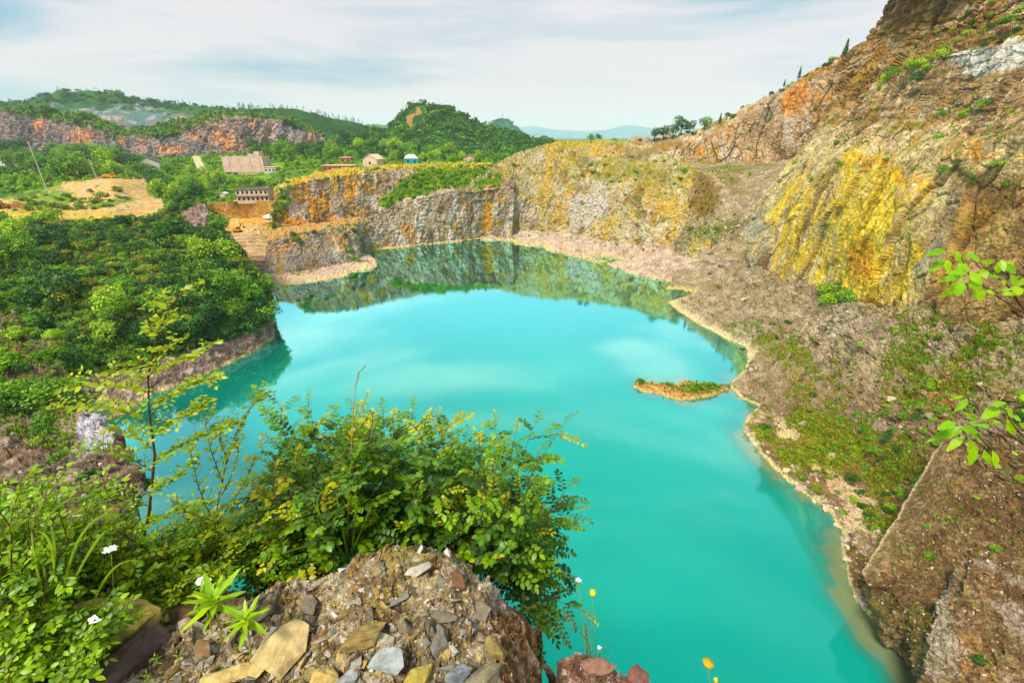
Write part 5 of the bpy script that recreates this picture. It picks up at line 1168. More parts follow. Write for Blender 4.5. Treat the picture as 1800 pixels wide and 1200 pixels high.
# rubble lying on slopes and beaches
SH = [shard(s, 10, .55) for s in range(8)]
def rubble(key, n, size, seed, cols, poly=None, where=None, weight=None, name='rubble', minup=-1):
    rng = np.random.default_rng(seed); i = spots(key, n, rng, poly, where=where, weight=weight, minup=minup); sh = SHEETS[key]
    pr = [(V, F, np.tile(cols[k % len(cols)], (len(V), 1))) for k, (V, F) in enumerate(SH)]
    sz = size[0] * (size[1] / size[0]) ** (rng.uniform(0, 1, len(i)) ** 2.2)
    return tag(replicate(name, pr, sh['P'][i], sz, rng, M_stone, up=sh['N'][i] + rng.normal(0, .25, (len(i), 3))), None, 'rubble')
M_stone = terrain_mat('loose_stone', 0.5, 0.5, 0.22)
STC = (S(178, 158, 146), S(214, 198, 186), S(146, 122, 106), S(206, 170, 130), S(128, 104, 92))
rubble('slope', 7500, (.05, .5), 101, STC, where=lambda s: s['P'][:, 2] > .2)
rubble('slab_low', 1500, (.03, .3), 112, STC)
rubble('slab', 6500, (.03, .28), 102, STC, minup=-.2)
rubble('slope', 420, (.35, 1.5), 113, (S(170, 152, 128), S(198, 182, 154), S(142, 120, 94)), where=lambda s: (s['py'] < 780) & (s['P'][:, 2] > 1), name='scree_blocks')
rubble('bench', 200, (.5, 2.0), 114, (S(176, 158, 136), S(200, 184, 158)), where=lambda s: s['P'][:, 2] > 1, name='scree_blocks')
rubble('slope', 420, (.25, 1.0), 103, (S(226, 204, 184), S(206, 180, 160)), where=lambda s: (s['P'][:, 2] > -.1) & (s['P'][:, 2] < 1.3), name='shore_stones')
rubble('mound', 1500, (.12, .9), 104, (S(212, 190, 178), S(190, 164, 150)), where=lambda s: s['P'][:, 2] < 6)
rubble('bench', 2200, (.12, .9), 105, STC, where=lambda s: s['P'][:, 2] > .3)
rubble('steps', 900, (.12, .6), 106, (S(220, 196, 160), S(190, 160, 130)), where=lambda s: s['P'][:, 2] > .3)
rubble('islet', 300, (.1, .45), 107, (S(214, 160, 116), S(190, 140, 100)), where=lambda s: s['P'][:, 2] > 0)
rubble('bluff', 2600, (.06, .5), 108, STC)
rubble('knoll', 500, (.12, .6), 109, STC, where=lambda s: s['P'][:, 2] > .2)

grass_on('plateau', 2600, (.8, 1.6), 93, cols=(G_LIME, G_MID, G_OLIVE), w=.09)
grass_on('valley', 2600, (.8, 1.6), 94, poly=VAL, where=notroad, cols=(G_LIME, G_MID), w=.09)
bushes('plateau', 260, ['mid', 'lime', 'dark'], (1.0, 2.4), '', stuff=True, seed=95)
bushes('valley', 300, ['mid', 'lime', 'lime'], (1.4, 3.0), '', stuff=True, seed=96, poly=[(300, 282), (560, 275), (600, 292), (560, 300), (500, 325), (480, 330), (400, 328), (380, 345), (300, 345)], where=notroad)
# ------------------------------------------------------------------ buildings
def ground_z(key, px, py):
    sh = SHEETS[key]; i = np.argmin((sh['px'] - px) ** 2 + (sh['py'] - py) ** 2); return sh['P'][i]
M_conc = flat_mat('weathered_concrete', S(240, 222, 200), .9, .1, 1.4, .3, dirt=S(222, 180, 150))
M_pink = flat_mat('stained_plaster', S(246, 220, 200), .9, .06, 4.0, .3, dirt=S(232, 186, 166))
M_brick = flat_mat('brick', S(196, 122, 92), .9, .2, .9, .5)
M_white = flat_mat('whitewash', S(236, 228, 214), .85, .06, 2.0, .2)
M_slate = flat_mat('dark_roof_tiles', S(112, 100, 92), .85, .2, .8, .5)
M_void = flat_mat('dark_interior', S(52, 42, 36), .95, .1, 1.0, .1)
M_blue = flat_mat('turquoise_sheet', S(60, 190, 205), .6, .08, 2.0, .1)
M_yel = flat_mat('yellow_paint', S(240, 180, 40), .5, .12, .6, .1)
M_steel = flat_mat('dark_steel', S(90, 78, 66), .6, .2, .5, .2, metal=.3)
M_glass = flat_mat('cab_glass', S(46, 70, 60), .15, .1, 1.0, 0)
M_pole = flat_mat('pole_concrete', S(232, 222, 206), .85, .08, .5, .2)
def wall_frame(px0, px1, py, Y):
    a = np.array(pt(px0, py, Y)); b = np.array(pt(px1, py, Y)); return a, b
def building(name, label, px, py, Y, size, rz, mats, floors=1, bays=3, roof='flat', win=(.9, 1.1), door=False, cat='building', sink=.6, roofm=None, holes_front=None, sidewin=0):
    """walls with real window and door recesses, roof slab or gable; local +y is away from the viewer"""
    p = pt(px, py, Y); L_, D, Hh = size; e_ = empty(name, (p[0], p[1], p[2] - sink), label, cat, None, rz)
    Hh += sink; t = .25; mb = MB(); wn_ = []
    fh = (Hh - sink) / floors
    # front wall built of piers and bands round the openings
    ww, wh = win; pitch = L_ / bays
    for f in range(floors):
        z0 = sink + f * fh; sill = fh * .32; top = min(sill + wh, fh * .85)
        lo = z0 - (sink if f == 0 else 0)
        mb.box((0, 0, (lo + z0 + sill) / 2), (L_, t, z0 + sill - lo)); mb.box((0, 0, (z0 + top + z0 + fh) / 2), (L_, t, fh - top))
        for k in range(bays + 1):
            x0 = -L_ / 2 if k == 0 else -L_ / 2 + (k - .5) * pitch + ww / 2; x1 = L_ / 2 if k == bays else -L_ / 2 + (k + .5) * pitch - ww / 2
            mb.box(((x0 + x1) / 2, 0, z0 + (sill + top) / 2), (x1 - x0, t - .004, top - sill))
        for k in range(bays): wn_.append((-L_ / 2 + (k + .5) * pitch, z0 + (sill + top) / 2, ww, top - sill))
    mb.box((-L_ / 2 + t / 2, D / 2 + t / 2, Hh / 2), (t, D - .002, Hh)); mb.box((L_ / 2 - t / 2, D / 2 + t / 2, Hh / 2), (t, D - .002, Hh)); mb.box((0, D, Hh / 2), (L_ - 2 * t, t, Hh))
    mb.build('wall', mats[0], e_)
    for x, z, w, h in wn_:
        q = MB(); q.box((x, t * .9, z), (w + .1, .06, h + .1)); q.build('window', M_void, e_)
    if roof == 'flat':
        r = MB(); r.box((0, D / 2, Hh + .14), (L_ + .9, D + 1.0, .28)); r.build('roof', mats[1], e_)
        for f in range(1, floors):
            r = MB(); r.box((0, -.42, sink + f * fh), (L_ + .3, .8, .22)); r.build('ledge', mats[1], e_)
    elif roof == 'gable':      # ridge runs away from the viewer
        r = MB(); hh = L_ * .26
        r.add([(-L_ / 2, 0, Hh), (L_ / 2, 0, Hh), (0, 0, Hh + hh), (-L_ / 2, D, Hh), (L_ / 2, D, Hh), (0, D, Hh + hh)], [(0, 1, 2), (3, 5, 4)], 0); r.build('gable', mats[0], e_)
        r = MB()
        for s in (-1, 1):
            a = np.array([(s * (L_ / 2 + .4), -.4, Hh - .2), (0, -.4, Hh + hh + .02), (0, D + .4, Hh + hh + .02), (s * (L_ / 2 + .4), D + .4, Hh - .2)]); b = a + np.array([0, 0, .2])
            r.add(np.concatenate([a, b]), [(0, 1, 2, 3), (7, 6, 5, 4), (0, 4, 5, 1), (1, 5, 6, 2), (2, 6, 7, 3), (3, 7, 4, 0)])
        r.build('roof', mats[1], e_)
    elif roof == 'hip':
        r = MB(); hh = D * .3
        r.add([(-L_ / 2 - .4, -.4, Hh), (L_ / 2 + .4, -.4, Hh), (L_ / 2 + .4, D + .4, Hh), (-L_ / 2 - .4, D + .4, Hh), (-L_ / 4, D / 2, Hh + hh), (L_ / 4, D / 2, Hh + hh)], [(0, 1, 5, 4), (1, 2, 5), (2, 3, 4, 5), (3, 0, 4), (3, 2, 1, 0)]); r.build('roof', mats[1], e_)
    return e_
# the big pink ruin: blank stained wall with pilasters, two open bays low on the left
def ruin():
    p = ground_z('valley', 432, 306); Y = p[1]; k = Y / 1.066 / 788
    e_ = empty('ruined_plant', (p[0], p[1], p[2]), 'large roofless pink-stained concrete ruin with two open bays at its lower left', 'building', None, math.radians(-6))
    L_, Hh = 76 * k, 28 * k; mb = MB(); t = .8; h0 = -6 * k
    mb.box((0, 0, Hh / 2 + 2 * k), (L_, t, Hh - 4 * k))
    mb.box((-L_ / 2 + 1.0 * k, 0, -2 * k), (2 * k, t - .01, 8 * k)); mb.box((-L_ / 2 + 13 * k, 0, -2 * k), (2 * k, t - .01, 8 * k)); mb.box((-L_ / 2 + 25 * k, 0, -2 * k), (2 * k, t - .01, 8 * k))
    mb.box((-L_ / 2 + 32 * k, 0, -2 * k), (12 * k, t - .02, 8 * k)); mb.box((L_ / 2 - 20 * k, 0, 0), (40 * k, t - .02, 4.0 * k))
    mb.box((-L_ / 2 + .5, 10 * k, Hh / 2), (1, 20 * k, Hh)); mb.box((L_ / 2 - .5, 10 * k, Hh / 2), (1, 20 * k, Hh)); mb.box((0, 20 * k, Hh / 2 - .5), (L_, 1, Hh - 1.2))
    mb.build('wall', M_pink, e_)
    for x in (-.33, -.08, .2, .42):
        q = MB(); q.box((x * L_, -t / 2 - .12, Hh * .55), (.5, .3, Hh * .8)); q.build('pilaster', M_conc, e_)
    q = MB(); q.box((0, -t / 2 - .12, 3.2 * k), (L_, .25, .5)); q.build('ledge', M_conc, e_)
    for x in (-L_ / 2 + 7 * k, -L_ / 2 + 19 * k):
        q = MB(); q.box((x, 2.2 * k, -2 * k), (11 * k, .5, 9 * k)); q.build('bay', M_void, e_)
    q = MB(); rr = random.Random(4)
    for j in range(18): x = -L_ / 2 + (j + .5) * L_ / 18; h = rr.uniform(.2, 1.1) + (1.6 if j in (12, 13, 14) else 0); q.box((x, rr.uniform(-.1, .1), Hh + h / 2 - .02), (L_ / 18 * rr.uniform(.6, 1), t * .9, h))
    q.build('broken_parapet', M_conc, e_)
    q = MB(); q.box((L_ * .28, 8, Hh + 2.0), (10 * k, 6, 4)); q.build('roof_hut', M_conc, e_)
ruin()
gp = lambda x, y, key='valley': ground_z(key, x, y)
def at_ground(name, label, px, py, key, wpx, hpx, depth, rz, mats, **kw):
    p = gp(px, py, key); k = np.hypot(p[1], EYE - p[2]) / 788 * .97
    e_ = building(name, label, px, py, p[1], (wpx * k, depth, hpx * k), rz, mats, **kw); e_.location = (p[0], p[1], p[2] - kw.get('sink', .6)); return e_
at_ground('annex', 'small white flat-roofed annex with window openings right of the pink ruin', 475, 303, 'valley', 19, 9, 8, 0, (M_white, M_conc), bays=3, win=(1.6, 1.4))
at_ground('unfinished_house', 'two-storey unfinished house with rows of empty windows above the orange soil', 446, 356, 'valley', 52, 21, 9, math.radians(8), (M_conc, M_slate), floors=2, bays=7, win=(1.15, 1.75))
o = MB(); 
at_ground('brick_shed', 'long low red brick shed with small windows behind the quarry rim', 594, 302, 'plateau', 52, 9, 8, 0, (M_brick, M_conc), bays=6, win=(1.0, 1.2), sink=.8)
at_ground('brick_hut', 'small red brick hut with a flat roof among trees right of the long shed', 607, 288, 'plateau', 18, 9, 7, 0, (M_brick, M_conc), bays=2, win=(1.4, 1.6))
at_ground('ruined_wall', 'tan broken walled building with a sloping top beside the small brick hut', 652, 293, 'plateau', 28, 12, 9, math.radians(-20), (M_conc, M_conc), bays=1, win=(1.6, 1.6), roof='gable')
at_ground('blue_house', 'small turquoise-walled house with a pale hipped roof behind the rim', 724, 289, 'plateau', 22, 10, 9, math.radians(12), (M_blue, M_white), bays=2, win=(1.3, 1.6), roof='hip')
at_ground('grey_house', 'grey low house half hidden by trees at the foot of the round hill', 824, 286, 'plateau', 18, 7, 8, 0, (M_conc, M_brick), bays=2, roof='gable')
at_ground('farmhouse', 'whitewashed farmhouse with a dark gabled roof in front of the old quarry wall', 264, 300, 'valley', 34, 12, 12, math.radians(14), (M_white, M_slate), bays=1, win=(1.2, 1.2), roof='gable')
at_ground('brick_outhouse', 'low red brick outhouse attached to nothing right of the white farmhouse', 289, 299, 'valley', 13, 5, 5, 0, (M_brick, M_brick), bays=1, win=(1, 1))['label'] = 'low red brick outhouse right of the white farmhouse'
at_ground('white_hut', 'tiny white hut in the bushes left of the unfinished house', 393, 349, 'valley', 9, 9, 4, 0, (M_white, M_white), bays=1, win=(.6, .7), roof='gable')
at_ground('cottage', 'pale cottage cut by the left edge of the view below dark trees', 2, 294, 'valley', 18, 14, 9, math.radians(-10), (M_white, M_slate), bays=1, roof='gable')
at_ground('shack', 'orange shack with a blue awning behind the leaning white pole', 62, 298, 'valley', 20, 7, 6, 0, (M_brick, M_blue), bays=2, win=(1, 1))
# low brick wall with a gate pillar at the far left
p = gp(15, 366); e_ = empty('brick_wall', (p[0], p[1], p[2] - .5), 'low broken brick wall with an upright pillar at the left edge of the clearing', 'wall', None, math.radians(4))
mb = MB(); mb.box((4, 0, 1.4), (9, .4, 2.4)); mb.build('wall', M_brick, e_)
mb = MB(); mb.box((-2.3, -.3, 2.0), (2.2, .7, 4.0)); mb.build('pillar', M_brick, e_)
mb = MB(); mb.box((-2.3, -.72, 1.9), (1.0, .14, 3.0)); mb.build('opening', M_void, e_)
# utility poles
def pole(px0, py0, px1, py1, key, label, r=.17, arms=0):
    p = np.array(gp(px1, py1, key)); k = np.hypot(p[1], EYE - p[2]) / 788; Hh = math.hypot(px1 - px0, py1 - py0) * k * .98
    top = np.array(pt(px0, py0, p[1])); lean = top - p; n = lean / np.linalg.norm(lean)
    e_ = empty('utility_pole', tuple(p), label, 'pole', None)
    mb = MB(); mb.tube([(0, 0, -.5), tuple(n * Hh * .5), tuple(n * Hh)], [r, r * .85, r * .65], 8); mb.build('shaft', M_pole, e_)
    if arms:
        mb = MB(); c = n * Hh * .95; mb.box(tuple(c), (1.8, .12, .12)); mb.build('crossarm', M_pole, e_)
        for s in (-.75, 0, .75):
            mb = MB(); mb.tube([tuple(c + np.array([s, 0, .05])), tuple(c + np.array([s, 0, .3]))], [.07, .05], 6); mb.build('insulator', M_white, e_)
pole(55, 264, 83, 334, 'valley', 'tall white leaning pole at the left above the sandy clearing', .26)
pole(159, 286, 172, 318, 'valley', 'shorter white leaning pole right of the tall one, by the clearing edge', .24, 0)
pole(149, 252, 155, 275, 'valley', 'thin grey pole in the trees above the shorter leaning one', .2)
pole(483, 302, 488, 327, 'valley', 'slim white pole just left of the quarry rim', .2, 1)
pole(491, 314, 494, 328, 'valley', 'short pole stub beside the slim white pole', .18)
pole(507, 244, 511, 272, 'valley', 'pole with a crossarm in front of the old quarry wall', .24, 1)
pole(515, 255, 517, 272, 'valley', 'short bare pole right of the crossarm pole', .2)
pole(712, 271, 713, 289, 'plateau', 'pole with a crossarm beside the turquoise house', .2, 1)
pole(637, 288, 638, 299, 'plateau', 'thin short pole in front of the tan ruin', .14)
pole(297, 330, 300, 346, 'valley', 'thin white pole beside the dark trees right of the clearing', .14)
# lattice mast on the blue hill
sh = SHEETS['blue_b']; i = np.argmin((sh['px'] - 883) ** 2 + (sh['py'] - 211) ** 2); q = sh['P'][i]
e_ = empty('lattice_mast', (q[0], q[1], q[2] - 2), 'thin lattice mast on top of the blue pointed hill', 'mast', None); mb = MB()
for s in ((-1, -1), (1, -1), (1, 1), (-1, 1)): mb.tube([(s[0] * 2.4, s[1] * 2.4, 0), (s[0] * .5, s[1] * .5, 30)], .28, 4)
for z in range(2, 28, 4):
    w = 2.4 - z * .065; w2 = 2.4 - (z + 4) * .065
    for a, b in (((-1, -1), (1, -1)), ((1, -1), (1, 1)), ((1, 1), (-1, 1)), ((-1, 1), (-1, -1))): mb.tube([(a[0] * w, a[1] * w, z), (b[0] * w2, b[1] * w2, z + 4)], .16, 4)
mb.build('lattice', M_steel, e_)
mb = MB(); mb.box((0, 0, 27), (9, .3, .3)); mb.box((0, 0, 23), (7, .3, .3)); mb.build('crossarm', M_steel, e_)
# truck and car by the farm track
def truck(px, py, key, label, m, s=1.0, rz=0):
    p = gp(px, py, key); e_ = empty('pickup_truck', tuple(p), label, 'truck', None, rz); e_.scale = (s, s, s)
    mb = MB(); mb.box((-1.2, 0, 1.5), (3.4, 2.0, 1.1)); mb.box((-1.2, 0, .75), (3.6, 1.7, .3)); mb.build('cargo_bed', m, e_)
    mb = MB(); mb.box((1.5, 0, 1.5), (1.7, 2.0, 1.9), taper=.9); mb.box((2.5, 0, 1.0), (.5, 1.9, .9)); mb.build('cab', m, e_)
    mb = MB(); mb.box((1.6, 0, 1.95), (1.3, 2.02, .6)); mb.build('window', M_glass, e_)
    for x in (-2.1, 1.7):
        for y in (-.95, .95): mb = MB(); mb.tube([(x, y - .15, .45), (x, y + .15, .45)], .45, 12); mb.build('wheel', M_steel, e_)
truck(194, 314, 'valley', 'small orange truck parked at the edge of the sandy clearing', M_yel, 1.2, .3)
def car(px, py, key, label, m):
    p = gp(px, py, key); e_ = empty('car', tuple(p), label, 'car', None, .4); mb = MB()
    prof = [(-2.1, .35), (-2.1, .95), (-1.5, 1.05), (-.9, 1.5), (.6, 1.5), (1.2, 1.05), (2.1, .9), (2.15, .35)]
    n = len(prof); V = [(x, -.85, z) for x, z in prof] + [(x, .85, z) for x, z in prof]
    mb.add(V, [tuple(range(n)), tuple(range(2 * n - 1, n - 1, -1))] + [(i, i + n, (i + 1) % n + n, (i + 1) % n) for i in range(n)]); mb.build('body', m, e_)
    mb = MB(); mb.box((-.15, 0, 1.26), (1.7, 1.73, .32), taper=.85); mb.build('window', M_glass, e_)
    for x in (-1.3, 1.35):
        for y in (-.8, .8): mb = MB(); mb.tube([(x, y - .11, .33), (x, y + .11, .33)], .33, 12); mb.build('wheel', M_steel, e_)
car(242, 312, 'valley', 'white car parked at the top edge of the sandy clearing', M_white)
# excavator
p = gp(418, 409, 'steps'); e_ = empty('excavator', (p[0], p[1], p[2] + .05), 'yellow tracked excavator standing above the stone steps', 'excavator', None, math.radians(14))
for y in (-1.1, 1.1):
    mb = MB(); n = 14; prof = [(2.0 * math.copysign(1, math.cos(a)) * .75 + .5 * math.cos(a), .5 + .48 * math.sin(a)) for a in np.linspace(0, 2 * math.pi, n, endpoint=False)]
    V = [(x, y - .28, z) for x, z in prof] + [(x, y + .28, z) for x, z in prof]; mb.add(V, [tuple(range(n)), tuple(range(2 * n - 1, n - 1, -1))] + [(i, i + n, (i + 1) % n + n, (i + 1) % n) for i in range(n)]); mb.build('track', M_steel, e_)
mb = MB(); mb.box((-.4, 0, 1.5), (3.6, 2.5, .95), taper=.95); mb.box((-1.7, 0, 2.1), (1.1, 2.3, .5)); mb.build('body', M_yel, e_)
cb = MB(); cb.box((.5, -.7, 2.4), (1.4, 1.0, 1.5), taper=.9); cb = cb.build('cab', M_yel, e_)
mb = MB(); mb.box((.55, -.72, 2.5), (1.46, 1.05, .85), taper=.92); mb.build('window', M_glass, cb)
mb = MB(); mb.tube([(1.0, .3, 1.9), (2.3, .4, 4.0), (1.6, .5, 5.6)], [.28, .3, .2], 6); mb.build('boom', M_steel, e_)
mb = MB(); mb.tube([(1.6, .5, 5.6), (3.0, .5, 5.0), (3.6, .5, 3.0)], [.2, .18, .14], 6); mb.build('arm', M_yel, e_)
mb = MB(); V = [(x, y, z) for y in (.05, .95) for x, z in ((3.3, 3.1), (4.0, 3.0), (3.9, 2.3), (3.3, 2.0), (3.0, 2.4))]; mb.add(V, [(0, 1, 2, 3, 4), (9, 8, 7, 6, 5)] + [(i, i + 5, (i + 1) % 5 + 5, (i + 1) % 5) for i in range(5)]); mb.build('bucket', M_steel, e_)
# fallen white beam on the orange flat
a = np.array(gp(500, 393, 'knoll')); b = np.array(gp(538, 386, 'knoll')); mb = MB(); mb.tube([tuple(a + [0, 0, .6]), tuple(b + [0, 0, .8])], .42, 8)
tag(mb.build('concrete_beam', M_white), 'long pale beam lying on the orange ground below the upper wall', 'beam')
# pale boulder heap by the steps
rng = np.random.default_rng(8)
BC = [S(226, 222, 220), S(206, 196, 190), S(236, 220, 190)]
def boulders(key, n, poly, size, cols, label, group, seed, name='boulder', up=0, spacing=4):
    r = np.random.default_rng(seed); sh = SHEETS[key]
    for i in spots(key, n, r, poly, spacing):
        V, F = shard(int(r.integers(1000)), 13, r.uniform(.6, .9)); s = r.uniform(*size)
        me = mesh_np('boulder', V * s, F, np.tile(cols[r.integers(len(cols))], (len(V), 1)), [M_stone]); o = link(name, me); p = sh['P'][i]; o.location = (p[0], p[1], p[2] + s * (.15 + up)); o.rotation_euler = (r.uniform(-.3, .3), r.uniform(-.3, .3), r.uniform(0, 6))
        tag(o, label, 'boulder', group)
HEAP = [(428, 402), (452, 394), (478, 386), (490, 398), (478, 408), (440, 408)]
boulders('steps', 30, HEAP, (.6, 1.5), BC, 'pale broken boulder in the heap at the top of the stone steps', 'boulders in the heap above the steps', 3, spacing=3)
p = gp(470, 392, 'steps'); V, F = shard(44, 16, .8); o = link('boulder', mesh_np('boulder', V * 4.2, F, np.tile(S(232, 230, 232), (len(V), 1)), [M_stone])); o.location = (p[0], p[1] + 3, p[2] + 1.4); tag(o, 'largest whitish boulder at the back of the heap above the steps', 'boulder')
boulders('bench', 7, [(1200, 440), (1250, 440), (1290, 470), (1240, 490), (1200, 460)], (2.0, 4.2), [S(196, 172, 158), S(180, 158, 146)], 'big rounded grey rock at the bottom of the rubble gully', 'big rocks at the bottom of the gully', 5, name='rock', spacing=14)
boulders('slope', 14, [(1300, 740), (1340, 790), (1460, 900), (1500, 960), (1470, 960), (1390, 870), (1330, 800)], (.5, 1.2), [S(228, 196, 170), S(216, 186, 166)], 'pale stone block lying on the right bank at the water edge', 'pale blocks along the right bank', 6, name='rock', spacing=10)
# tiny workers
def person(px, py, key, label, shirt, rz=0, s=1.0):
    p = gp(px, py, key); e_ = empty('person', (p[0], p[1], p[2] + .02), label, 'person', 'workers by the stone heap' if 'heap' in label else None, rz); e_.scale = (s, s, s)
    me = bpy.data.meshes.new('body')
    J = [((0, 0, .95), .15), ((0, 0, 1.2), .15), ((0, 0, 1.42), .13), ((0, 0, 1.54), .06), ((0, 0, 1.64), .10), ((0, 0, 1.72), .085), ((.2, 0, 1.40), .06), ((.27, .05, 1.12), .045), ((.25, .2, .95), .035), ((-.2, 0, 1.40), .06), ((-.27, .05, 1.12), .045), ((-.25, .2, .95), .035),
         ((.10, 0, .88), .09), ((.12, .05, .48), .065), ((.12, -.03, .08), .045), ((.12, .12, .04), .04), ((-.10, 0, .88), .09), ((-.13, -.06, .48), .065), ((-.14, -.12, .08), .045), ((-.14, .03, .04), .04)]
    me.from_pydata([j[0] for j in J], [(0, 1), (1, 2), (2, 3), (3, 4), (4, 5), (2, 6), (6, 7), (7, 8), (2, 9), (9, 10), (10, 11), (0, 12), (12, 13), (13, 14), (14, 15), (0, 16), (16, 17), (17, 18), (18, 19)], [])
    o = link('body', me, e_); m = o.modifiers.new('s', 'SKIN'); 
    for v, j in zip(me.skin_vertices[0].data, J): v.radius = (j[1], j[1] * .8)
    me.skin_vertices[0].data[0].use_root = True
    o.modifiers.new('u', 'SUBSURF').levels = 1; me.materials.append(M_trou)
    mb = MB(); mb.tube([(0, 0, .92), (0, 0, 1.2), (0, 0, 1.45)], [.2, .19, .2], 10); mb.tube([(.19, 0, 1.43), (.29, .05, 1.1)], .075, 6); mb.tube([(-.19, 0, 1.43), (-.29, .05, 1.1)], .075, 6); mb.build('shirt', shirt, e_, True)
    mb = MB(); mb.tube([(0, 0, 1.68), (0, 0, 1.76), (0, 0, 1.80)], [.12, .12, .05], 8); mb.build('hair', M_void, e_)
M_trou = flat_mat('dark_trousers', S(70, 62, 66), .9, .1, .3, .1); M_shirt = flat_mat('grey_shirt', S(110, 106, 120), .9, .1, .3, .1); M_shirt2 = flat_mat('dark_red_shirt', S(130, 60, 50), .9, .1, .3, .1)
person(465, 404, 'steps', 'person in a dark shirt standing in front of the pale stone heap', M_shirt, 1, 1.1)
person(456, 405, 'steps', 'person in a red-brown shirt at the left foot of the pale stone heap', M_shirt2, 3, 1.0)
person(521, 396, 'knoll', 'person walking alone on the orange flat beside the pale beam', M_shirt, 2, 1.1)
# ------------------------------------------------------------------ the rock at our feet
def out_tint(P, Nf, px, py):
    n2 = grain(P, .05, 203); n1 = grain(P, .25, 204)
    c = cmix(np.tile(S(148, 132, 104), (len(P), 1)), S(200, 186, 158), sstep(-.1, .6, n2))
    c = cmix(c, S(150, 132, 20), sstep(.2, .7, n1 + n2 * .5 + blob(px, py, 600, 1060, 90, 24) * .5) * .6)
    c = cmix(c, S(84, 60, 36), sstep(.15, .6, -n2 + n1 * .3) * .6)
    fl = sstep(862, 885, px + (1200 - py) * .06 + n1 * 8)
    st = fbm(P, .06, 4, 205, stretch=(.5, .5, 3.5))
    fc = cmix(np.tile(S(150, 114, 80), (len(P), 1)), S(204, 172, 140), sstep(-.1, .6, st))
    fc = cmix(fc, S(74, 52, 38), sstep(.1, .6, -st + n2 * .3) * .7)
    fc = cmix(fc, S(212, 196, 180), sstep(1075, 1040, py + n2 * 10) * .8)
    return c * (1 - fl[:, None]) + fc * fl[:, None]
_ro = rock(.036, .26, bed=.6, crack=.8, blk=1.5, seed=202, vert=.7)
def out_disp(P, Nf, px, py):
    return _ro(P, Nf, px, py) + Nf * (fbm(P, .5, 3, 206) * .045)[:, None]
M_outc = terrain_mat('outcrop_rock', .02, .9, .42)
z = 58.5
sheet('outcrop', [[(-500, 2300, 58.1, 'z'), (100, 2300, 58.4, 'z'), (420, 2300, 58.5, 'z'), (700, 2300, 58.5, 'z'), (900, 2300, 58.45, 'z'), (1050, 2300, 58.35, 'z'), (1200, 2300, 57.8, 'z')],
       [(-60, 1230, 58.2, 'z'), (200, 1215, 58.42, 'z'), (400, 1212, 58.5, 'z'), (640, 1212, 58.52, 'z'), (800, 1215, 58.52, 'z'), (905, 1225, 58.45, 'z'), (992, 1240, 58.1, 'z')],
       [(40, 1190, 58.2, 'z'), (250, 1150, 58.4, 'z'), (430, 1110, 58.47, 'z'), (640, 1090, 58.5, 'z'), (790, 1092, 58.5, 'z'), (885, 1120, 58.45, 'z'), (968, 1150, 58.12, 'z')],
       [(150, 1145, 58.2, 'z'), (320, 1080, 58.38, 'z'), (470, 1040, 58.45, 'z'), (640, 985, 58.54, 'z'), (770, 1000, 58.5, 'z'), (868, 1035, 58.46, 'z'), (948, 1092, 58.15, 'z')],
       [(160, 1140, 58.15, 'z'), (325, 1074, 58.33, 'z'), (475, 1034, 58.42, 'z'), (640, 977, 58.52, 'z'), (772, 992, 58.47, 'z'), (874, 1028, 58.42, 'z'), (946, 1082, 58.12, 'z')],
       ('off', .03, .10, -.18), ('off', .05, .25, -1.4)], step=1.6, mode='idx', disp=out_disp, col=out_tint, mat=M_outc, sm=30, key='outcrop', offn=30)
# wooded ground carrying the near plants, left of and below the outcrop
def bank_tint(P, Nf, px, py):
    n = grain(P, .2, 211); return cmix(np.tile(S(60, 66, 20), (len(P), 1)), S(96, 84, 44), sstep(-.2, .5, n))
sheet('bank', [[(-900, 1500, 57.6, 'z'), (-300, 1500, 57.8, 'z'), (200, 1500, 58.0, 'z'), (500, 1500, 58.1, 'z')],
       [(-900, 1150, 57.5, 'z'), (-300, 1130, 57.7, 'z'), (180, 1160, 57.95, 'z'), (420, 1120, 58.1, 'z')],
       [(-900, 1000, 57.0, 'z'), (-300, 1010, 57.0, 'z'), (180, 1060, 57.4, 'z'), (520, 1060, 57.7, 'z')],
       [(-900, 950, 55.5, 'z'), (-300, 960, 55.5, 'z'), (180, 1020, 56, 'z'), (560, 1060, 56.6, 'z')], ('off', 0, .6, -4)],
      step=4, disp=rock(.08, .6, seed=210), col=bank_tint, mat=M_near, key='bank')
sheet('bluff', [[(520, 1100, 57.6, 'z'), (700, 1100, 57.7, 'z'), (860, 1110, 57.6, 'z'), (960, 1160, 57.4, 'z'), (1020, 1260, 57.4, 'z')],
       [(500, 1010, 57.3, 'z'), (700, 1010, 57.3, 'z'), (850, 1020, 57.1, 'z'), (930, 1070, 57.1, 'z'), (960, 1160, 57.2, 'z')], ('off', .1, .5, -2), ('off', .2, .6, -5)],
      step=4, disp=rock(.08, .6, seed=212), col=out_tint, mat=M_near, key='root_ledge')
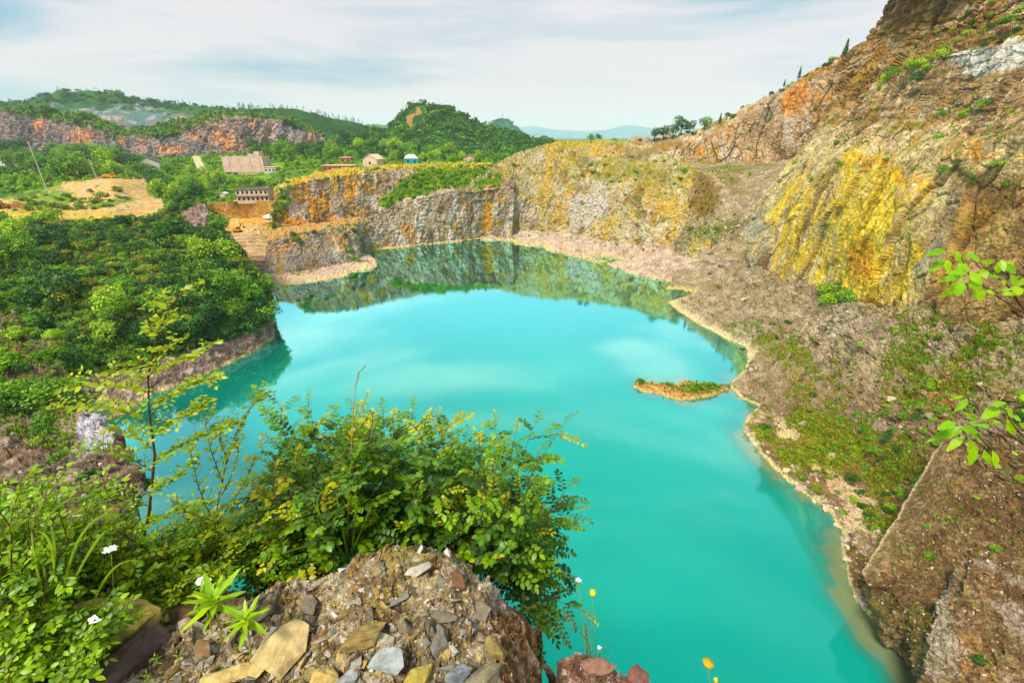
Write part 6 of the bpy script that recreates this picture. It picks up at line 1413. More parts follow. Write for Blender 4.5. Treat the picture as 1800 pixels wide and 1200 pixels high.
# the small rubble knob at the bottom
def knob_tint(P, Nf, px, py):
    n2 = grain(P, .05, 221); n1 = grain(P, .25, 222)
    return cmix(cmix(np.tile(S(150, 118, 100), (len(P), 1)), S(206, 176, 160), sstep(0, .6, n2)), S(84, 60, 48), sstep(0, .6, n1 - n2 * .4) * .7)
sheet('outcrop', [[(975, 1330, 57.9, 'z'), (1040, 1330, 57.95, 'z'), (1110, 1330, 57.9, 'z'), (1200, 1350, 57.8, 'z'), (1400, 1380, 57.4, 'z')],
       [(978, 1215, 57.9, 'z'), (1040, 1215, 57.95, 'z'), (1110, 1215, 57.9, 'z'), (1180, 1225, 57.85, 'z'), (1360, 1275, 57.4, 'z')],
       [(980, 1162, 57.9, 'z'), (1030, 1150, 58.0, 'z'), (1075, 1162, 57.95, 'z'), (1120, 1186, 57.9, 'z'), (1168, 1198, 57.86, 'z'), (1340, 1255, 57.42, 'z')], ('off', .02, .12, -.3), ('off', 0, .2, -1.5)],
      step=1.5, mode='idx', disp=rock(.035, .2, bed=.5, seed=220), col=knob_tint, mat=M_outc, key='knob', offn=20)

# gravel and slabs on the outcrop
SC = [S(150, 140, 128), S(186, 172, 152), S(206, 178, 130), S(120, 104, 86), S(214, 206, 198), S(178, 148, 92), S(150, 120, 84)]
def gravel(key, n, size, seed, cols=SC, poly=None, power=2.5, where=None):
    rng = np.random.default_rng(seed); i = spots(key, n, rng, poly, where=where); sh = SHEETS[key]
    pr = []
    for k in range(14):
        V, F = shard(500 + k, 9, .38); pr.append((V, F, np.tile(cols[k % len(cols)], (len(V), 1))))
    sz = size[0] * (size[1] / size[0]) ** (rng.uniform(0, 1, len(i)) ** power)
    return tag(replicate('gravel', pr, sh['P'][i], sz, rng, M_pebble, up=sh['N'][i] + rng.normal(0, .35, (len(i), 3))), None, 'gravel')
M_pebble = terrain_mat('pebble', .02, .5, .25)
notflank = lambda s: (s['px'] + (1200 - s['py']) * .06 < 874) & (s['N'][:, 2] > .3)
gravel('outcrop', 9000, (.004, .017), 301, where=notflank, power=1.6)
gravel('outcrop', 420, (.026, .055), 304, where=lambda s: notflank(s) & (s['py'] > 1070), cols=[S(168, 162, 150), S(150, 138, 116), S(190, 176, 150), S(128, 116, 98)], power=1.6)
gravel('outcrop', 1800, (.014, .034), 303, where=notflank, power=1.8)
gravel('knob', 900, (.005, .03), 302, cols=[S(176, 146, 130), S(214, 190, 176), S(120, 92, 78)])
def slab(px, py, w, label, rgb, seed, flat=.35, lift=.01, rz=None, tilt=(.1, .1), key='outcrop', npt=12, asp=.75):
    sh = SHEETS[key]; i = np.argmin((sh['px'] - px) ** 2 + (sh['py'] - py) ** 2); p = sh['P'][i]; r = random.Random(seed)
    V, F = shard(seed, npt, flat); s = w * np.linalg.norm(p - [0, 0, EYE]) / 788 / 2 * .95; V = V * [1, asp, 1]
    n = len(V)
    # chipped: subdivide each face once and roughen
    me = mesh_np('stone', V * s, F, None, [M_slab(rgb)]); o = link('stone', me); o.location = (p[0], p[1], p[2] + lift + s * flat * (.12 if lift == 0 else .3)); o.rotation_euler = (tilt[0], tilt[1], r.uniform(0, 6.28) if rz is None else rz)
    bv = o.modifiers.new('b', 'BEVEL'); bv.width = s * .035; bv.segments = 1
    sb = o.modifiers.new('s', 'SUBSURF'); sb.subdivision_type = 'SIMPLE'; sb.levels = 3; sb.render_levels = 3
    tx = TEX.setdefault('chip', None)
    if tx is None:
        tx = bpy.data.textures.new('chip', 'CLOUDS'); tx.noise_scale = .05; tx.noise_depth = 3; TEX['chip'] = tx
    dm = o.modifiers.new('d', 'DISPLACE'); dm.texture = tx; dm.strength = s * .24 if w < 100 else s * .05; dm.mid_level = .5
    return tag(o, label, 'stone')
TEX = {}; SLABM = {}
def M_slab(rgb):
    k = tuple(rgb)
    if k not in SLABM:
        c = S(*rgb); SLABM[k] = flat_mat('slab_stone', c, .9, .14, .03, 1.0, dirt=c * np.array([.62, .58, .5]))
    return SLABM[k]
slab(500, 1148, 104, 'large cream triangular slab on the gravel at the bottom centre-left', (226, 200, 150), 21, .3, .02, 1.2, (.35, -.1))
slab(415, 1196, 96, 'cream slab cut by the bottom edge below the large triangular one', (222, 196, 140), 22, .22, .01, .3, (.2, 0))
slab(570, 1195, 60, 'small cream block beside the large cream slab', (216, 190, 130), 23, .5, .0)
slab(640, 1120, 96, 'olive-brown rock right of the large cream slab', (164, 142, 96), 24, .6, .0, .5, (.5, .1))
slab(715, 1118, 78, 'grey jagged rock beside the olive-brown one', (150, 146, 136), 25, .6, .0, 1.0, (.4, .3))
slab(765, 1128, 66, 'upright grey rock, second in the jagged row', (142, 136, 126), 26, .8, .0, 2.0, (.5, .2))
slab(690, 1170, 70, 'blue-grey block with a flat top near the bottom centre', (176, 180, 178), 27, .6, .02, .2, (.3, -.2))
slab(735, 1192, 62, 'yellowish faced block right of the blue-grey one', (206, 186, 110), 28, .6, .0, .9)
slab(612, 1200, 70, 'pale blue-grey slab at the bottom edge', (180, 184, 180), 29, .4, .0, .3, (.3, .1))
slab(800, 1150, 46, 'small pointed blue-grey stone in the gravel', (166, 170, 172), 30, .6, .01, 1.4, (.5, .4))
slab(812, 1190, 62, 'grey slate chip with a pointed top at the bottom edge', (150, 156, 160), 31, .5, .0, .5, (.3, .2))
slab(700, 1055, 40, 'rounded grey stone on the mossy gravel', (158, 152, 140), 32, .6, .0, .5, (.3, 0))
slab(655, 1005, 60, 'grey-brown slab at the crest of the outcrop', (176, 154, 120), 33, .45, .0, .5, (.3, 0))
slab(590, 1022, 52, 'flat brown stone on the left part of the crest', (150, 122, 92), 34, .35, .0)
slab(740, 1002, 56, 'whitish stone near the highest point of the outcrop', (200, 190, 178), 35, .4, .0)
slab(800, 1015, 60, 'dark brown block on the right part of the crest', (128, 98, 76), 36, .5, .0)
slab(855, 1040, 56, 'pale chipped block where the gravel meets the brown flank', (206, 190, 172), 37, .45, .0)
slab(830, 1108, 66, 'long grey stone leaning against the flank', (160, 148, 120), 38, .35, .01, 1.3, (.2, .5), asp=.45)
slab(872, 1140, 60, 'olive stained stone lower on the flank edge', (166, 146, 96), 39, .45, .0, 1.3, (.3, .4))
slab(770, 1080, 74, 'wide flat dark grey stone in the middle of the gravel', (132, 122, 108), 40, .22, .0)
slab(545, 1070, 46, 'small grey stone left of the mossy patch', (146, 134, 118), 41, .5)
slab(460, 1085, 50, 'grey-brown stone near the bright green plant', (138, 122, 104), 42, .45)
slab(400, 1060, 60, 'dark flat stone on the left slope of the crest', (120, 98, 80), 43, .35)
slab(330, 1085, 60, 'brown slab leaning behind the bright green plant', (132, 106, 82), 44, .5)
slab(300, 1165, 56, 'dark brown stone at the lower left of the gravel', (112, 90, 72), 45, .4)
slab(360, 1150, 44, 'small rounded brown stone below the bright plant', (150, 124, 96), 46, .5)
slab(860, 1195, 84, 'grey-green boulder at the bottom right of the gravel', (150, 142, 118), 47, .6, .0, .3, (.3, .1))
slab(905, 1200, 60, 'grey block at the foot of the brown flank', (140, 126, 106), 48, .5)
slab(130, 1190, 260, 'big yellow-lichened boulder at the bottom left corner', (206, 184, 116), 49, .5, .02, .35, (.15, -.35), asp=.7)
slab(238, 1165, 120, 'dark angular rock right of the lichened boulder', (112, 92, 84), 50, .8, .0, 1.0, (.3, .2))
slab(640, 1052, 36, 'ochre nodule on the outcrop crest', (206, 140, 40), 51, .7)
slab(1050, 1178, 60, 'brown angular stone on the small knob at the bottom', (160, 126, 108), 52, .6, key='knob')
slab(1120, 1196, 50, 'reddish stone at the right end of the small knob', (150, 108, 96), 53, .6, key='knob')

# ------------------------------------------------------------------ near plants
M_nleaf = leaf_mat('near_leaves', .38, .42, .0, .4, 1.35)
M_stem = flat_mat('plant_stem', S(96, 66, 38), .8, .2, .05, .3)
M_gstem = flat_mat('green_stem', S(146, 160, 60), .7, .15, .05, .1)
def leaf_geo(P, A, Nn, L_, Wd, curl=.15, shape=.5):
    """folded oval leaves: base, two pairs of shoulder points, tip; six faces"""
    n = len(P); A = unit(A); B = unit(np.cross(Nn, A)); U = np.cross(A, B); L_ = np.asarray(L_).reshape(-1, 1) * np.ones((n, 1)); Wd = np.asarray(Wd).reshape(-1, 1) * np.ones((n, 1))
    def at_(l, w, u): return P + A * L_ * l + B * Wd * w + U * L_ * u
    V = np.stack([at_(0, 0, 0), at_(.28, .42, .03 + .04), at_(shape + .12, .5, .02), at_(.9, .2, -curl * .6), at_(1, 0, -curl), at_(.9, -.2, -curl * .6), at_(shape + .12, -.5, .02), at_(.28, -.42, .07), at_(.30, 0, 0), at_(.66, 0, -.02)], 1)
    F4 = np.array([[0, 8, 1, 1], [8, 9, 2, 1], [9, 4, 3, 2], [0, 7, 8, 8], [7, 6, 9, 8], [6, 5, 4, 9]])
    b = (np.arange(n) * 10)[:, None, None]
    q = F4[[1, 2, 4, 5]]; t = np.array([[0, 8, 1], [0, 7, 8]])
    return V.reshape(-1, 3), (q[None] + b).reshape(-1, 4), (t[None] + b).reshape(-1, 3)
class Plant:
    def __init__(s, seed): s.rng = np.random.default_rng(seed); s.P = []; s.A = []; s.N = []; s.L = []; s.W = []; s.T = []; s.tubes = []
    def leaf(s, p, a, n, l, w, t): s.P.append(p); s.A.append(a); s.N.append(n); s.L.append(l); s.W.append(w); s.T.append(t)
    def stem(s, pts, r0, r1): s.tubes.append((np.asarray(pts), np.linspace(r0, r1, len(pts))))
    def spray(s, start, d, length, leafL, nl, cols, asp=.55, droop=.25, up=np.array([0, 0, 1.0]), spread=.95, jit=.25, tip=True, rad=.0016):
        """a twig with leaves in two ranks"""
        r = s.rng; d = unit(np.asarray(d, float)); n = 6
        side = unit(np.cross(d, up) + 1e-6); tt = np.linspace(0, 1, n)[:, None]
        pts = start + d * length * tt + np.array([0, 0, -1.0]) * (droop * length) * tt ** 2 + side * length * .08 * np.sin(tt * 3 + r.uniform(0, 6))
        s.stem(pts, rad, rad * .4)
        for k in range(nl):
            f = (k + .6) / nl; i = f * (n - 1); a = int(min(i, n - 2)); p = pts[a] + (pts[a + 1] - pts[a]) * (i - a); td = unit(pts[a + 1] - pts[a])
            sg = 1 if k % 2 else -1; sd = unit(np.cross(td, up)) * sg; nn = unit(up + r.normal(0, jit, 3)); sz = leafL * r.uniform(.75, 1.15) * (1 - .35 * abs(f - .45))
            t = cols[0] + (cols[1] - cols[0]) * np.clip(r.uniform(0, .7) + .4 * f, 0, 1)
            s.leaf(p + sd * .002, td * .55 + sd * spread + r.normal(0, .12, 3), nn, sz, sz * asp, t)
        if tip: s.leaf(pts[-1], pts[-1] - pts[-2], unit(up + r.normal(0, jit, 3)), leafL * .9, leafL * .9 * asp, cols[1])
        return pts
    def build(s, name, loc, label, cat, group=None, mat=None, stemm=None, leafname='leaves', shape=.45):
        loc = np.asarray(loc, float); e_ = empty(name, tuple(loc), label, cat, group)
        if s.P:
            V, Q, T3 = leaf_geo(np.array(s.P), np.array(s.A), np.array(s.N), np.array(s.L), np.array(s.W), shape=shape)
            tint = np.repeat(np.array(s.T) * s.rng.uniform(.8, 1.15, (len(s.T), 1)), 10, 0)
            link(leafname, mesh_np(leafname, V - loc, [Q, T3], tint, [mat or M_nleaf], smooth=True), e_)
        if s.tubes:
            Vs, Fs, off = [], [], 0; kk = 4
            for pts, rad in s.tubes:
                n = len(pts); T = unit(np.gradient(pts, axis=0)); A = unit(np.cross(T, [.12, .31, .94])); B = np.cross(T, A); th = np.arange(kk) * 2 * math.pi / kk
                V = (pts[:, None] + rad[:, None, None] * (np.cos(th)[None, :, None] * A[:, None] + np.sin(th)[None, :, None] * B[:, None])).reshape(-1, 3)
                i, j = np.meshgrid(np.arange(n - 1), np.arange(kk), indexing='ij'); i, j = i.ravel(), j.ravel()
                Fs.append(np.stack([i * kk + j, i * kk + (j + 1) % kk, (i + 1) * kk + (j + 1) % kk, (i + 1) * kk + j], 1) + off); Vs.append(V); off += len(V)
            link('stems', mesh_np('stems', np.concatenate(Vs) - loc, np.concatenate(Fs), None, [stemm or M_stem], smooth=True), e_)
        return e_
def bez(a, b, c, n=9):
    t = np.linspace(0, 1, n)[:, None]; return (1 - t) ** 2 * a + 2 * t * (1 - t) * b + t ** 2 * c
def vp(px, py, Y): return np.array(pt(px, py, Y))
UP = np.array([0, 0, 1.0])

# big arching bush hanging over the edge
BG = (S(66, 108, 40), S(122, 166, 68)); BY = (S(150, 166, 24), S(222, 214, 40)); BD = (S(44, 76, 32), S(84, 120, 52)); BM = (S(92, 138, 34), S(160, 196, 54))
pl = Plant(7); r = pl.rng; roots = [vp(620, 1030, 1.42), vp(700, 1030, 1.5), vp(800, 1040, 1.52), vp(560, 1050, 1.4), vp(860, 1060, 1.5)]
TIPS = [(482, 696, 1.9), (500, 740, 1.8), (545, 716, 1.9), (590, 738, 1.95), (640, 716, 2.0), (672, 730, 2.0), (700, 755, 1.95), (728, 722, 2.1), (760, 738, 2.1), (795, 742, 2.1), (820, 775, 2.0), (870, 745, 2.2), (905, 762, 2.1), (940, 745, 2.1), (995, 742, 2.1), (945, 800, 2.0), (1000, 855, 1.95), (1010, 895, 1.9), (985, 915, 1.9), (960, 880, 1.9),
        (975, 960, 1.75), (1000, 1010, 1.7), (1025, 1075, 1.6), (985, 1085, 1.55), (960, 1080, 1.55), (930, 1000, 1.6), (900, 930, 1.75), (470, 800, 1.7), (440, 870, 1.6), (420, 930, 1.5), (450, 1000, 1.38)]
BPOLY = [(440, 1010), (430, 940), (455, 870), (480, 800), (520, 760), (560, 752), (640, 735), (740, 750), (820, 778), (900, 790), (930, 830), (965, 880), (960, 940), (975, 990), (985, 1060), (940, 1040), (880, 1000), (760, 975), (640, 960), (520, 1010)]
bx, by = r.uniform(380, 1000, 900), r.uniform(735, 1060, 900); ok = inpoly(bx, by, BPOLY)
inner = [(x, y, r.uniform(1.42, 2.05) * (1.08 - .25 * (y - 735) / 330)) for x, y in zip(bx[ok][:190], by[ok][:190])]
for k, (x, y, Y) in enumerate(TIPS + inner):
    tip = vp(x, y, Y); ro = roots[int(np.argmin([abs(x - q) + r.uniform(0, 150) for q in (620, 700, 800, 560, 860)]))] + r.normal(0, .03, 3)
    mid = (ro + tip) / 2 + UP * r.uniform(.05, .22) + r.normal(0, .05, 3); B_ = bez(ro, mid, tip, 10); pl.stem(B_, .0035 if k < len(TIPS) else .0022, .001)
    left = sstep(640, 430, x); edge = k < len(TIPS)
    for j in range(9 if edge else 7):
        f = .36 + .62 * (j + r.uniform(0, .8)) / (9 if edge else 7); i = min(f, .98) * 9; a = int(i); p = B_[a] + (B_[min(a + 1, 9)] - B_[a]) * (i - a); td = unit(B_[min(a + 1, 9)] - B_[a])
        d = unit(td * .8 + unit(np.cross(td, UP)) * (1 if j % 2 else -1) * r.uniform(.5, 1.0) + UP * r.uniform(-.25, .35) + r.normal(0, .2, 3))
        u = r.uniform(); py_ = y + (960 - y) * (1 - f)
        cols = BY if u < .03 + .20 * left + (.08 if py_ < 800 else 0) else (BM if u < .42 + .3 * left else (BG if u < .82 or py_ < 850 else BD))
        pl.spray(p, d, r.uniform(.10, .17), r.uniform(.031, .042), int(r.integers(11, 15)), cols, asp=.62, droop=r.uniform(.1, .5), up=unit(UP + r.normal(0, .25, 3)), spread=1.0)
    pl.spray(B_[-1], unit(B_[-1] - B_[-3]), 0.10, .026, 10, BY if r.uniform() < .45 + .3 * left else BM, asp=.55, droop=.2)
pl.build('leafy_bush', roots[1], 'big arching bush with paired oval leaves hanging over the turquoise water', 'bush')

# tall sapling on the left
YG = (S(138, 164, 18), S(204, 218, 50)); YM = (S(112, 150, 20), S(176, 204, 44))
pl = Plant(9); r = pl.rng
tr = [(232, 1095, 1.25), (240, 1010, 1.28), (262, 900, 1.32), (272, 800, 1.36), (262, 720, 1.4), (260, 660, 1.42), (275, 600, 1.44), (295, 545, 1.45), (322, 512, 1.46)]
T_ = np.array([vp(*q) for q in tr]); pl.stem(T_, .0062, .0018)
def branch(P_, leafL=.031, cols=YG, nl=None, rad=.0022):
    Q = np.array([vp(*q) for q in P_]); t = np.linspace(0, len(Q) - 1, 12); B_ = np.stack([np.interp(t, np.arange(len(Q)), Q[:, j]) for j in range(3)], 1); pl.stem(B_, rad, rad * .35)
    ln = np.linalg.norm(np.diff(B_, axis=0), axis=1).sum(); n = nl or int(ln / (.0125 if leafL > .03 else .018))
    for k in range(n):
        i = (.06 + .92 * k / n) * 11; a = int(i); p = B_[a] + (B_[min(a + 1, 11)] - B_[a]) * (i - a); td = unit(B_[min(a + 1, 11)] - B_[a] + 1e-6); sg = 1 if k % 2 else -1
        l = leafL * r.uniform(.65, 1.15); pl.leaf(p, td * .7 + unit(np.cross(td, UP)) * sg * r.uniform(.4, 1) + UP * r.uniform(-.4, .9), unit(UP * .7 + np.array([0, -.5, 0]) + r.normal(0, .55, 3)), l, l * r.uniform(.5, .64), cols[0] + (cols[1] - cols[0]) * r.uniform())
        if k % 2 == 1:
            pl.spray(p, td * .6 + unit(np.cross(td, UP)) * sg * .8 + UP * r.uniform(-.3, 1.0), r.uniform(.03, .075), leafL * .8, int(r.integers(3, 6)), cols, asp=.5, droop=0, spread=.8, jit=.4, rad=.0012)
for b in [[(322, 512, 1.46), (338, 506, 1.46), (357, 498, 1.47)], [(296, 545, 1.45), (280, 536, 1.46), (256, 531, 1.47)], [(286, 575, 1.45), (300, 560, 1.44), (325, 556, 1.43)], [(280, 590, 1.44), (262, 582, 1.45), (248, 578, 1.46)], [(270, 620, 1.43), (300, 610, 1.42), (330, 592, 1.41)],
          [(262, 655, 1.42), (300, 645, 1.4), (345, 620, 1.38), (390, 600, 1.36)], [(260, 665, 1.42), (230, 655, 1.44), (185, 655, 1.46)], [(262, 690, 1.41), (220, 680, 1.42), (160, 676, 1.44), (95, 687, 1.46)], [(262, 715, 1.4), (310, 690, 1.38), (350, 672, 1.36), (396, 656, 1.34)],
          [(264, 740, 1.39), (200, 715, 1.4), (140, 716, 1.42), (78, 722, 1.44)], [(268, 770, 1.38), (300, 740, 1.36), (340, 725, 1.34), (372, 700, 1.33)], [(270, 790, 1.37), (230, 760, 1.38), (190, 752, 1.4)], [(272, 810, 1.36), (320, 780, 1.34), (370, 760, 1.33), (420, 735, 1.32)], [(272, 830, 1.35), (220, 800, 1.34), (170, 790, 1.33), (130, 800, 1.33)],
          [(268, 860, 1.34), (310, 840, 1.32), (350, 800, 1.31)], [(264, 890, 1.33), (210, 870, 1.31), (150, 860, 1.3), (90, 870, 1.28)], [(260, 920, 1.32), (320, 890, 1.3), (380, 880, 1.29)], [(252, 960, 1.3), (200, 930, 1.28), (140, 930, 1.26)], [(246, 990, 1.29), (300, 960, 1.28), (350, 950, 1.27)]]:
    branch(b, cols=YG if b[0][1] < 800 else YM)
for k in range(26):  # leaves along the trunk
    i = r.uniform(.15, .98) * 8; a = int(i); p = T_[a] + (T_[min(a + 1, 8)] - T_[a]) * (i - a); th = r.uniform(0, 6.28); pl.spray(p, np.array([math.cos(th), math.sin(th), .5]), r.uniform(.03, .08), .022, 6, YG, asp=.5, droop=0, rad=.0012)
pl.build('sapling', T_[0], 'tall thin sapling with small bright leaves rising on the left', 'sapling')

# pale yellow-green twigs between sapling and bush
def twigs(name, label, lines, seed, leafL=.028, cols=YG, cat='shrub', asp=.5):
    global pl, r
    pl = Plant(seed); r = pl.rng
    for b in lines: branch(b, leafL, cols)
    pl.build(name, vp(*lines[0][0]), label, cat)
twigs('shrub', 'thin yellow-green shrub between the sapling and the big bush',
      [[(390, 1000, 1.4), (380, 900, 1.45), (400, 800, 1.5), (440, 715, 1.55), (468, 690, 1.55)], [(385, 940, 1.42), (350, 860, 1.45), (335, 800, 1.48), (345, 760, 1.5)], [(395, 900, 1.42), (430, 850, 1.44), (450, 800, 1.45)], [(392, 850, 1.47), (370, 790, 1.5), (360, 740, 1.52), (378, 710, 1.52)], [(388, 920, 1.42), (330, 900, 1.4), (300, 880, 1.38)],
       [(392, 960, 1.4), (440, 930, 1.38), (480, 900, 1.38)], [(390, 870, 1.46), (410, 830, 1.47), (420, 790, 1.48), (410, 760, 1.5)], [(400, 810, 1.5), (385, 770, 1.5), (395, 730, 1.5)], [(430, 740, 1.54), (400, 745, 1.53), (372, 752, 1.52)]], 12)

# dense small-leaved shrubs filling the lower left
LM = (S(112, 156, 16), S(184, 218, 34)); LD = (S(80, 122, 14), S(138, 178, 28)); LY = (S(166, 190, 22), S(222, 230, 64))
def thicket(poly, n, Yr, seed, label, rootpx, cols, leafL=(.021, .033), box=None):
    global pl, r
    pl = Plant(seed); r = pl.rng; xs = [q[0] for q in poly]; ys = [q[1] for q in poly]; ro0 = vp(*rootpx); m = 0
    while m < n:
        x, y = r.uniform(min(xs), max(xs)), r.uniform(min(ys), max(ys))
        if not inpoly(np.array([x]), np.array([y]), poly)[0]: continue
        m += 1; Y = r.uniform(*Yr) * (1.0 + .35 * (max(ys) - y) / (max(ys) - min(ys))); tip = vp(x, y, Y); ro = ro0 + r.normal(0, .04, 3); ro[2] = ro0[2]
        B_ = bez(ro, (ro + tip) / 2 + UP * .08 + r.normal(0, .04, 3), tip, 8)
        if m % 4 == 0: pl.stem(B_, .0025, .0012)
        else: pl.stem(B_[4:], .0016, .001)
        for j in range(5):
            f = .6 + .4 * (j + r.uniform(0, .9)) / 5; i = f * 7; a = int(min(i, 6)); p = B_[a] + (B_[a + 1] - B_[a]) * (i - a); th = r.uniform(0, 6.28)
            c = cols[int(r.integers(len(cols)))]; pl.spray(p, np.array([math.cos(th), math.sin(th), r.uniform(-.1, .9)]), r.uniform(.05, .10), r.uniform(*leafL), int(r.integers(7, 12)), c, asp=r.uniform(.48, .62), droop=r.uniform(0, .3), up=unit(UP + r.normal(0, .35, 3)), spread=.9, jit=.4, rad=.0012)
    return pl.build('shrub', ro0, label, 'shrub')
thicket([(-40, 870), (60, 840), (120, 900), (150, 1000), (120, 1100), (40, 1170), (-40, 1200)], 170, (.85, 1.1), 31, 'dense small-leaved shrub at the extreme lower left edge', (0, 1330, .72), [LM, LD, LM])
thicket([(110, 900), (170, 850), (240, 900), (262, 980), (240, 1080), (180, 1110), (120, 1060)], 90, (1.0, 1.2), 32, 'small-leaved shrub around the foot of the sapling trunk', (190, 1200, .95), [LM, LD, LY])
thicket([(265, 930), (330, 890), (380, 900), (420, 950), (430, 990), (380, 1030), (300, 1060), (262, 1020)], 110, (1.12, 1.3), 33, 'bright small-leaved shrub between the sapling trunk and the rock crest', (350, 1090, 1.1), [LM, LY, LD])
thicket([(-40, 1080), (60, 1060), (160, 1060), (230, 1080), (190, 1120), (90, 1180), (-40, 1240)], 130, (.72, .9), 34, 'low dark-stemmed shrub behind the lichened boulder', (60, 1330, .65), [LD, LM])
thicket([(400, 930), (470, 860), (520, 880), (560, 960), (540, 1010), (450, 1020)], 60, (1.28, 1.4), 35, 'leafy shrub filling the left foot of the big bush', (480, 1060, 1.25), [LD, LM, BM])
# taller sprigs at the left edge
twigs('shrub', 'loose leafy sprigs reaching up at the left edge of the view', [[(60, 1000, 1.0), (60, 920, 1.05), (90, 860, 1.1), (130, 810, 1.12)], [(20, 1000, .95), (20, 900, 1.0), (40, 850, 1.05), (70, 820, 1.08)], [(110, 1020, 1.05), (120, 950, 1.08), (100, 890, 1.1), (60, 870, 1.12)], [(150, 960, 1.1), (160, 900, 1.12), (200, 850, 1.15)], [(30, 940, 1.0), (0, 900, 1.0), (-30, 870, 1.0)]], 36, cols=YM, asp=.58)

# grass blades
def blades(name, label, lines, cols, w=.006, cat='grass'):
    mb = MB(); rr = random.Random(len(lines)); base = vp(*lines[0][0])
    for b in lines:
        Q = np.array([vp(*q) for q in b]); t = np.linspace(0, len(Q) - 1, 12)
        c = bez(Q[0], Q[1] * 2 - (Q[0] + Q[-1]) / 2, Q[-1], 12) if len(Q) == 3 else np.stack([np.interp(t, np.arange(len(Q)), Q[:, j]) for j in range(3)], 1)
        T = unit(np.gradient(c, axis=0)); s = unit(np.cross(T, np.array([.2, -1, .3]))); wd = w * np.sin(np.linspace(.5, math.pi - .04, 12))[:, None]; s2 = np.cross(T, s) * wd * .35
        V = np.concatenate([c - s * wd + s2, c, c + s * wd + s2]) - base; F = [(k, k + 1, 12 + k + 1, 12 + k) for k in range(11)] + [(12 + k, 12 + k + 1, 24 + k + 1, 24 + k) for k in range(11)]
        mb.add(V, F, 0, cols[0] + (cols[1] - cols[0]) * rr.random())
    o = mb.build(name, M_nleaf, None, True, True); o.location = tuple(base); return tag(o, label, cat)
GB = (S(140, 176, 16), S(196, 224, 50))
blades('grass_clump', 'long arching grass blades curving across the lower left leaves', [[(90, 1050, 1.0), (80, 920, 1.05), (165, 868, 1.1)], [(95, 1010, 1.0), (85, 950, 1.02), (62, 935, 1.02)], [(110, 1050, 1.0), (150, 930, 1.05), (225, 905, 1.1)], [(80, 1060, 1.0), (62, 990, 1.0), (55, 930, 1.02)],
       [(120, 1040, 1.0), (170, 950, 1.05), (200, 930, 1.1)], [(88, 1030, 1.0), (95, 960, 1.02), (80, 900, 1.05)], [(60, 1100, .92), (20, 1050, .95), (-20, 1060, .95)], [(150, 1100, 1.0), (190, 1010, 1.05), (240, 985, 1.08)]], GB, .0042)
blades('grass_clump', 'grass blades fanning out at the foot of the big bush beside the tall plume', [[(612, 985, 1.38), (590, 900, 1.45), (540, 850, 1.5)], [(612, 985, 1.38), (575, 930, 1.4), (545, 870, 1.45)], [(610, 990, 1.36), (540, 960, 1.36), (440, 1010, 1.3)], [(612, 985, 1.38), (600, 920, 1.4), (590, 860, 1.45)], [(610, 990, 1.36), (570, 985, 1.34), (500, 1015, 1.3)], [(615, 985, 1.38), (625, 900, 1.42), (620, 840, 1.5)],
       [(612, 985, 1.38), (560, 900, 1.42), (575, 860, 1.45)], [(612, 985, 1.38), (640, 920, 1.4), (655, 880, 1.42)]], (S(96, 130, 30), S(150, 180, 50)), .0045)
blades('grass_clump', 'tuft of thin grass on the small knob at the bottom', [[(1040, 1180, 1.3), (1030, 1120, 1.32), (1028, 1090, 1.33)], [(1042, 1180, 1.3), (1055, 1150, 1.3), (1075, 1125, 1.32)], [(1040, 1182, 1.3), (1010, 1160, 1.3), (990, 1158, 1.3)], [(1040, 1180, 1.3), (1038, 1150, 1.3), (1035, 1120, 1.3)], [(1045, 1182, 1.3), (1062, 1160, 1.3), (1078, 1150, 1.3)], [(1038, 1180, 1.3), (1025, 1160, 1.3), (1018, 1145, 1.3)], [(1040, 1180, 1.3), (1046, 1155, 1.3), (1043, 1140, 1.3)]], (S(150, 150, 30), S(196, 190, 60)), .0028)
# feathery plume
e_ = empty('reed_plume', tuple(vp(612, 985, 1.4)), 'single dry grass stalk with a drooping feathery plume standing above the bush', 'grass'); b0 = vp(612, 985, 1.4)
c = np.array([vp(612, 985, 1.4), vp(612, 900, 1.45), vp(617, 800, 1.5), vp(621, 720, 1.53), vp(625, 680, 1.55), vp(630, 658, 1.55), vp(640, 645, 1.55)]) - b0
mb = MB(); mb.tube(c, [.0022, .0022, .002, .0018, .0016, .0013, .0008], 5); mb.build('stalk', flat_mat('dry_stalk', S(196, 160, 90), .7, .1, .05, .1), e_, True)
mb = MB(); rr = random.Random(2)
for k in range(130):
    f = rr.uniform(0, 1); i = 3.9 + f * 2.05; a = min(int(i), 5); p = c[a] + (c[a + 1] - c[a]) * min(i - a, 1); d = unit(c[a + 1] - c[a]) * .022 + np.array([rr.gauss(0, .003), rr.gauss(0, .003), 0]); s = np.array([.0006, .0003, .0])
    mb.add([p - s, p + s, p + d], [(0, 1, 2)], 0, S(230, 180, 130))
mb.build('plume', M_nleaf, e_, False, True)
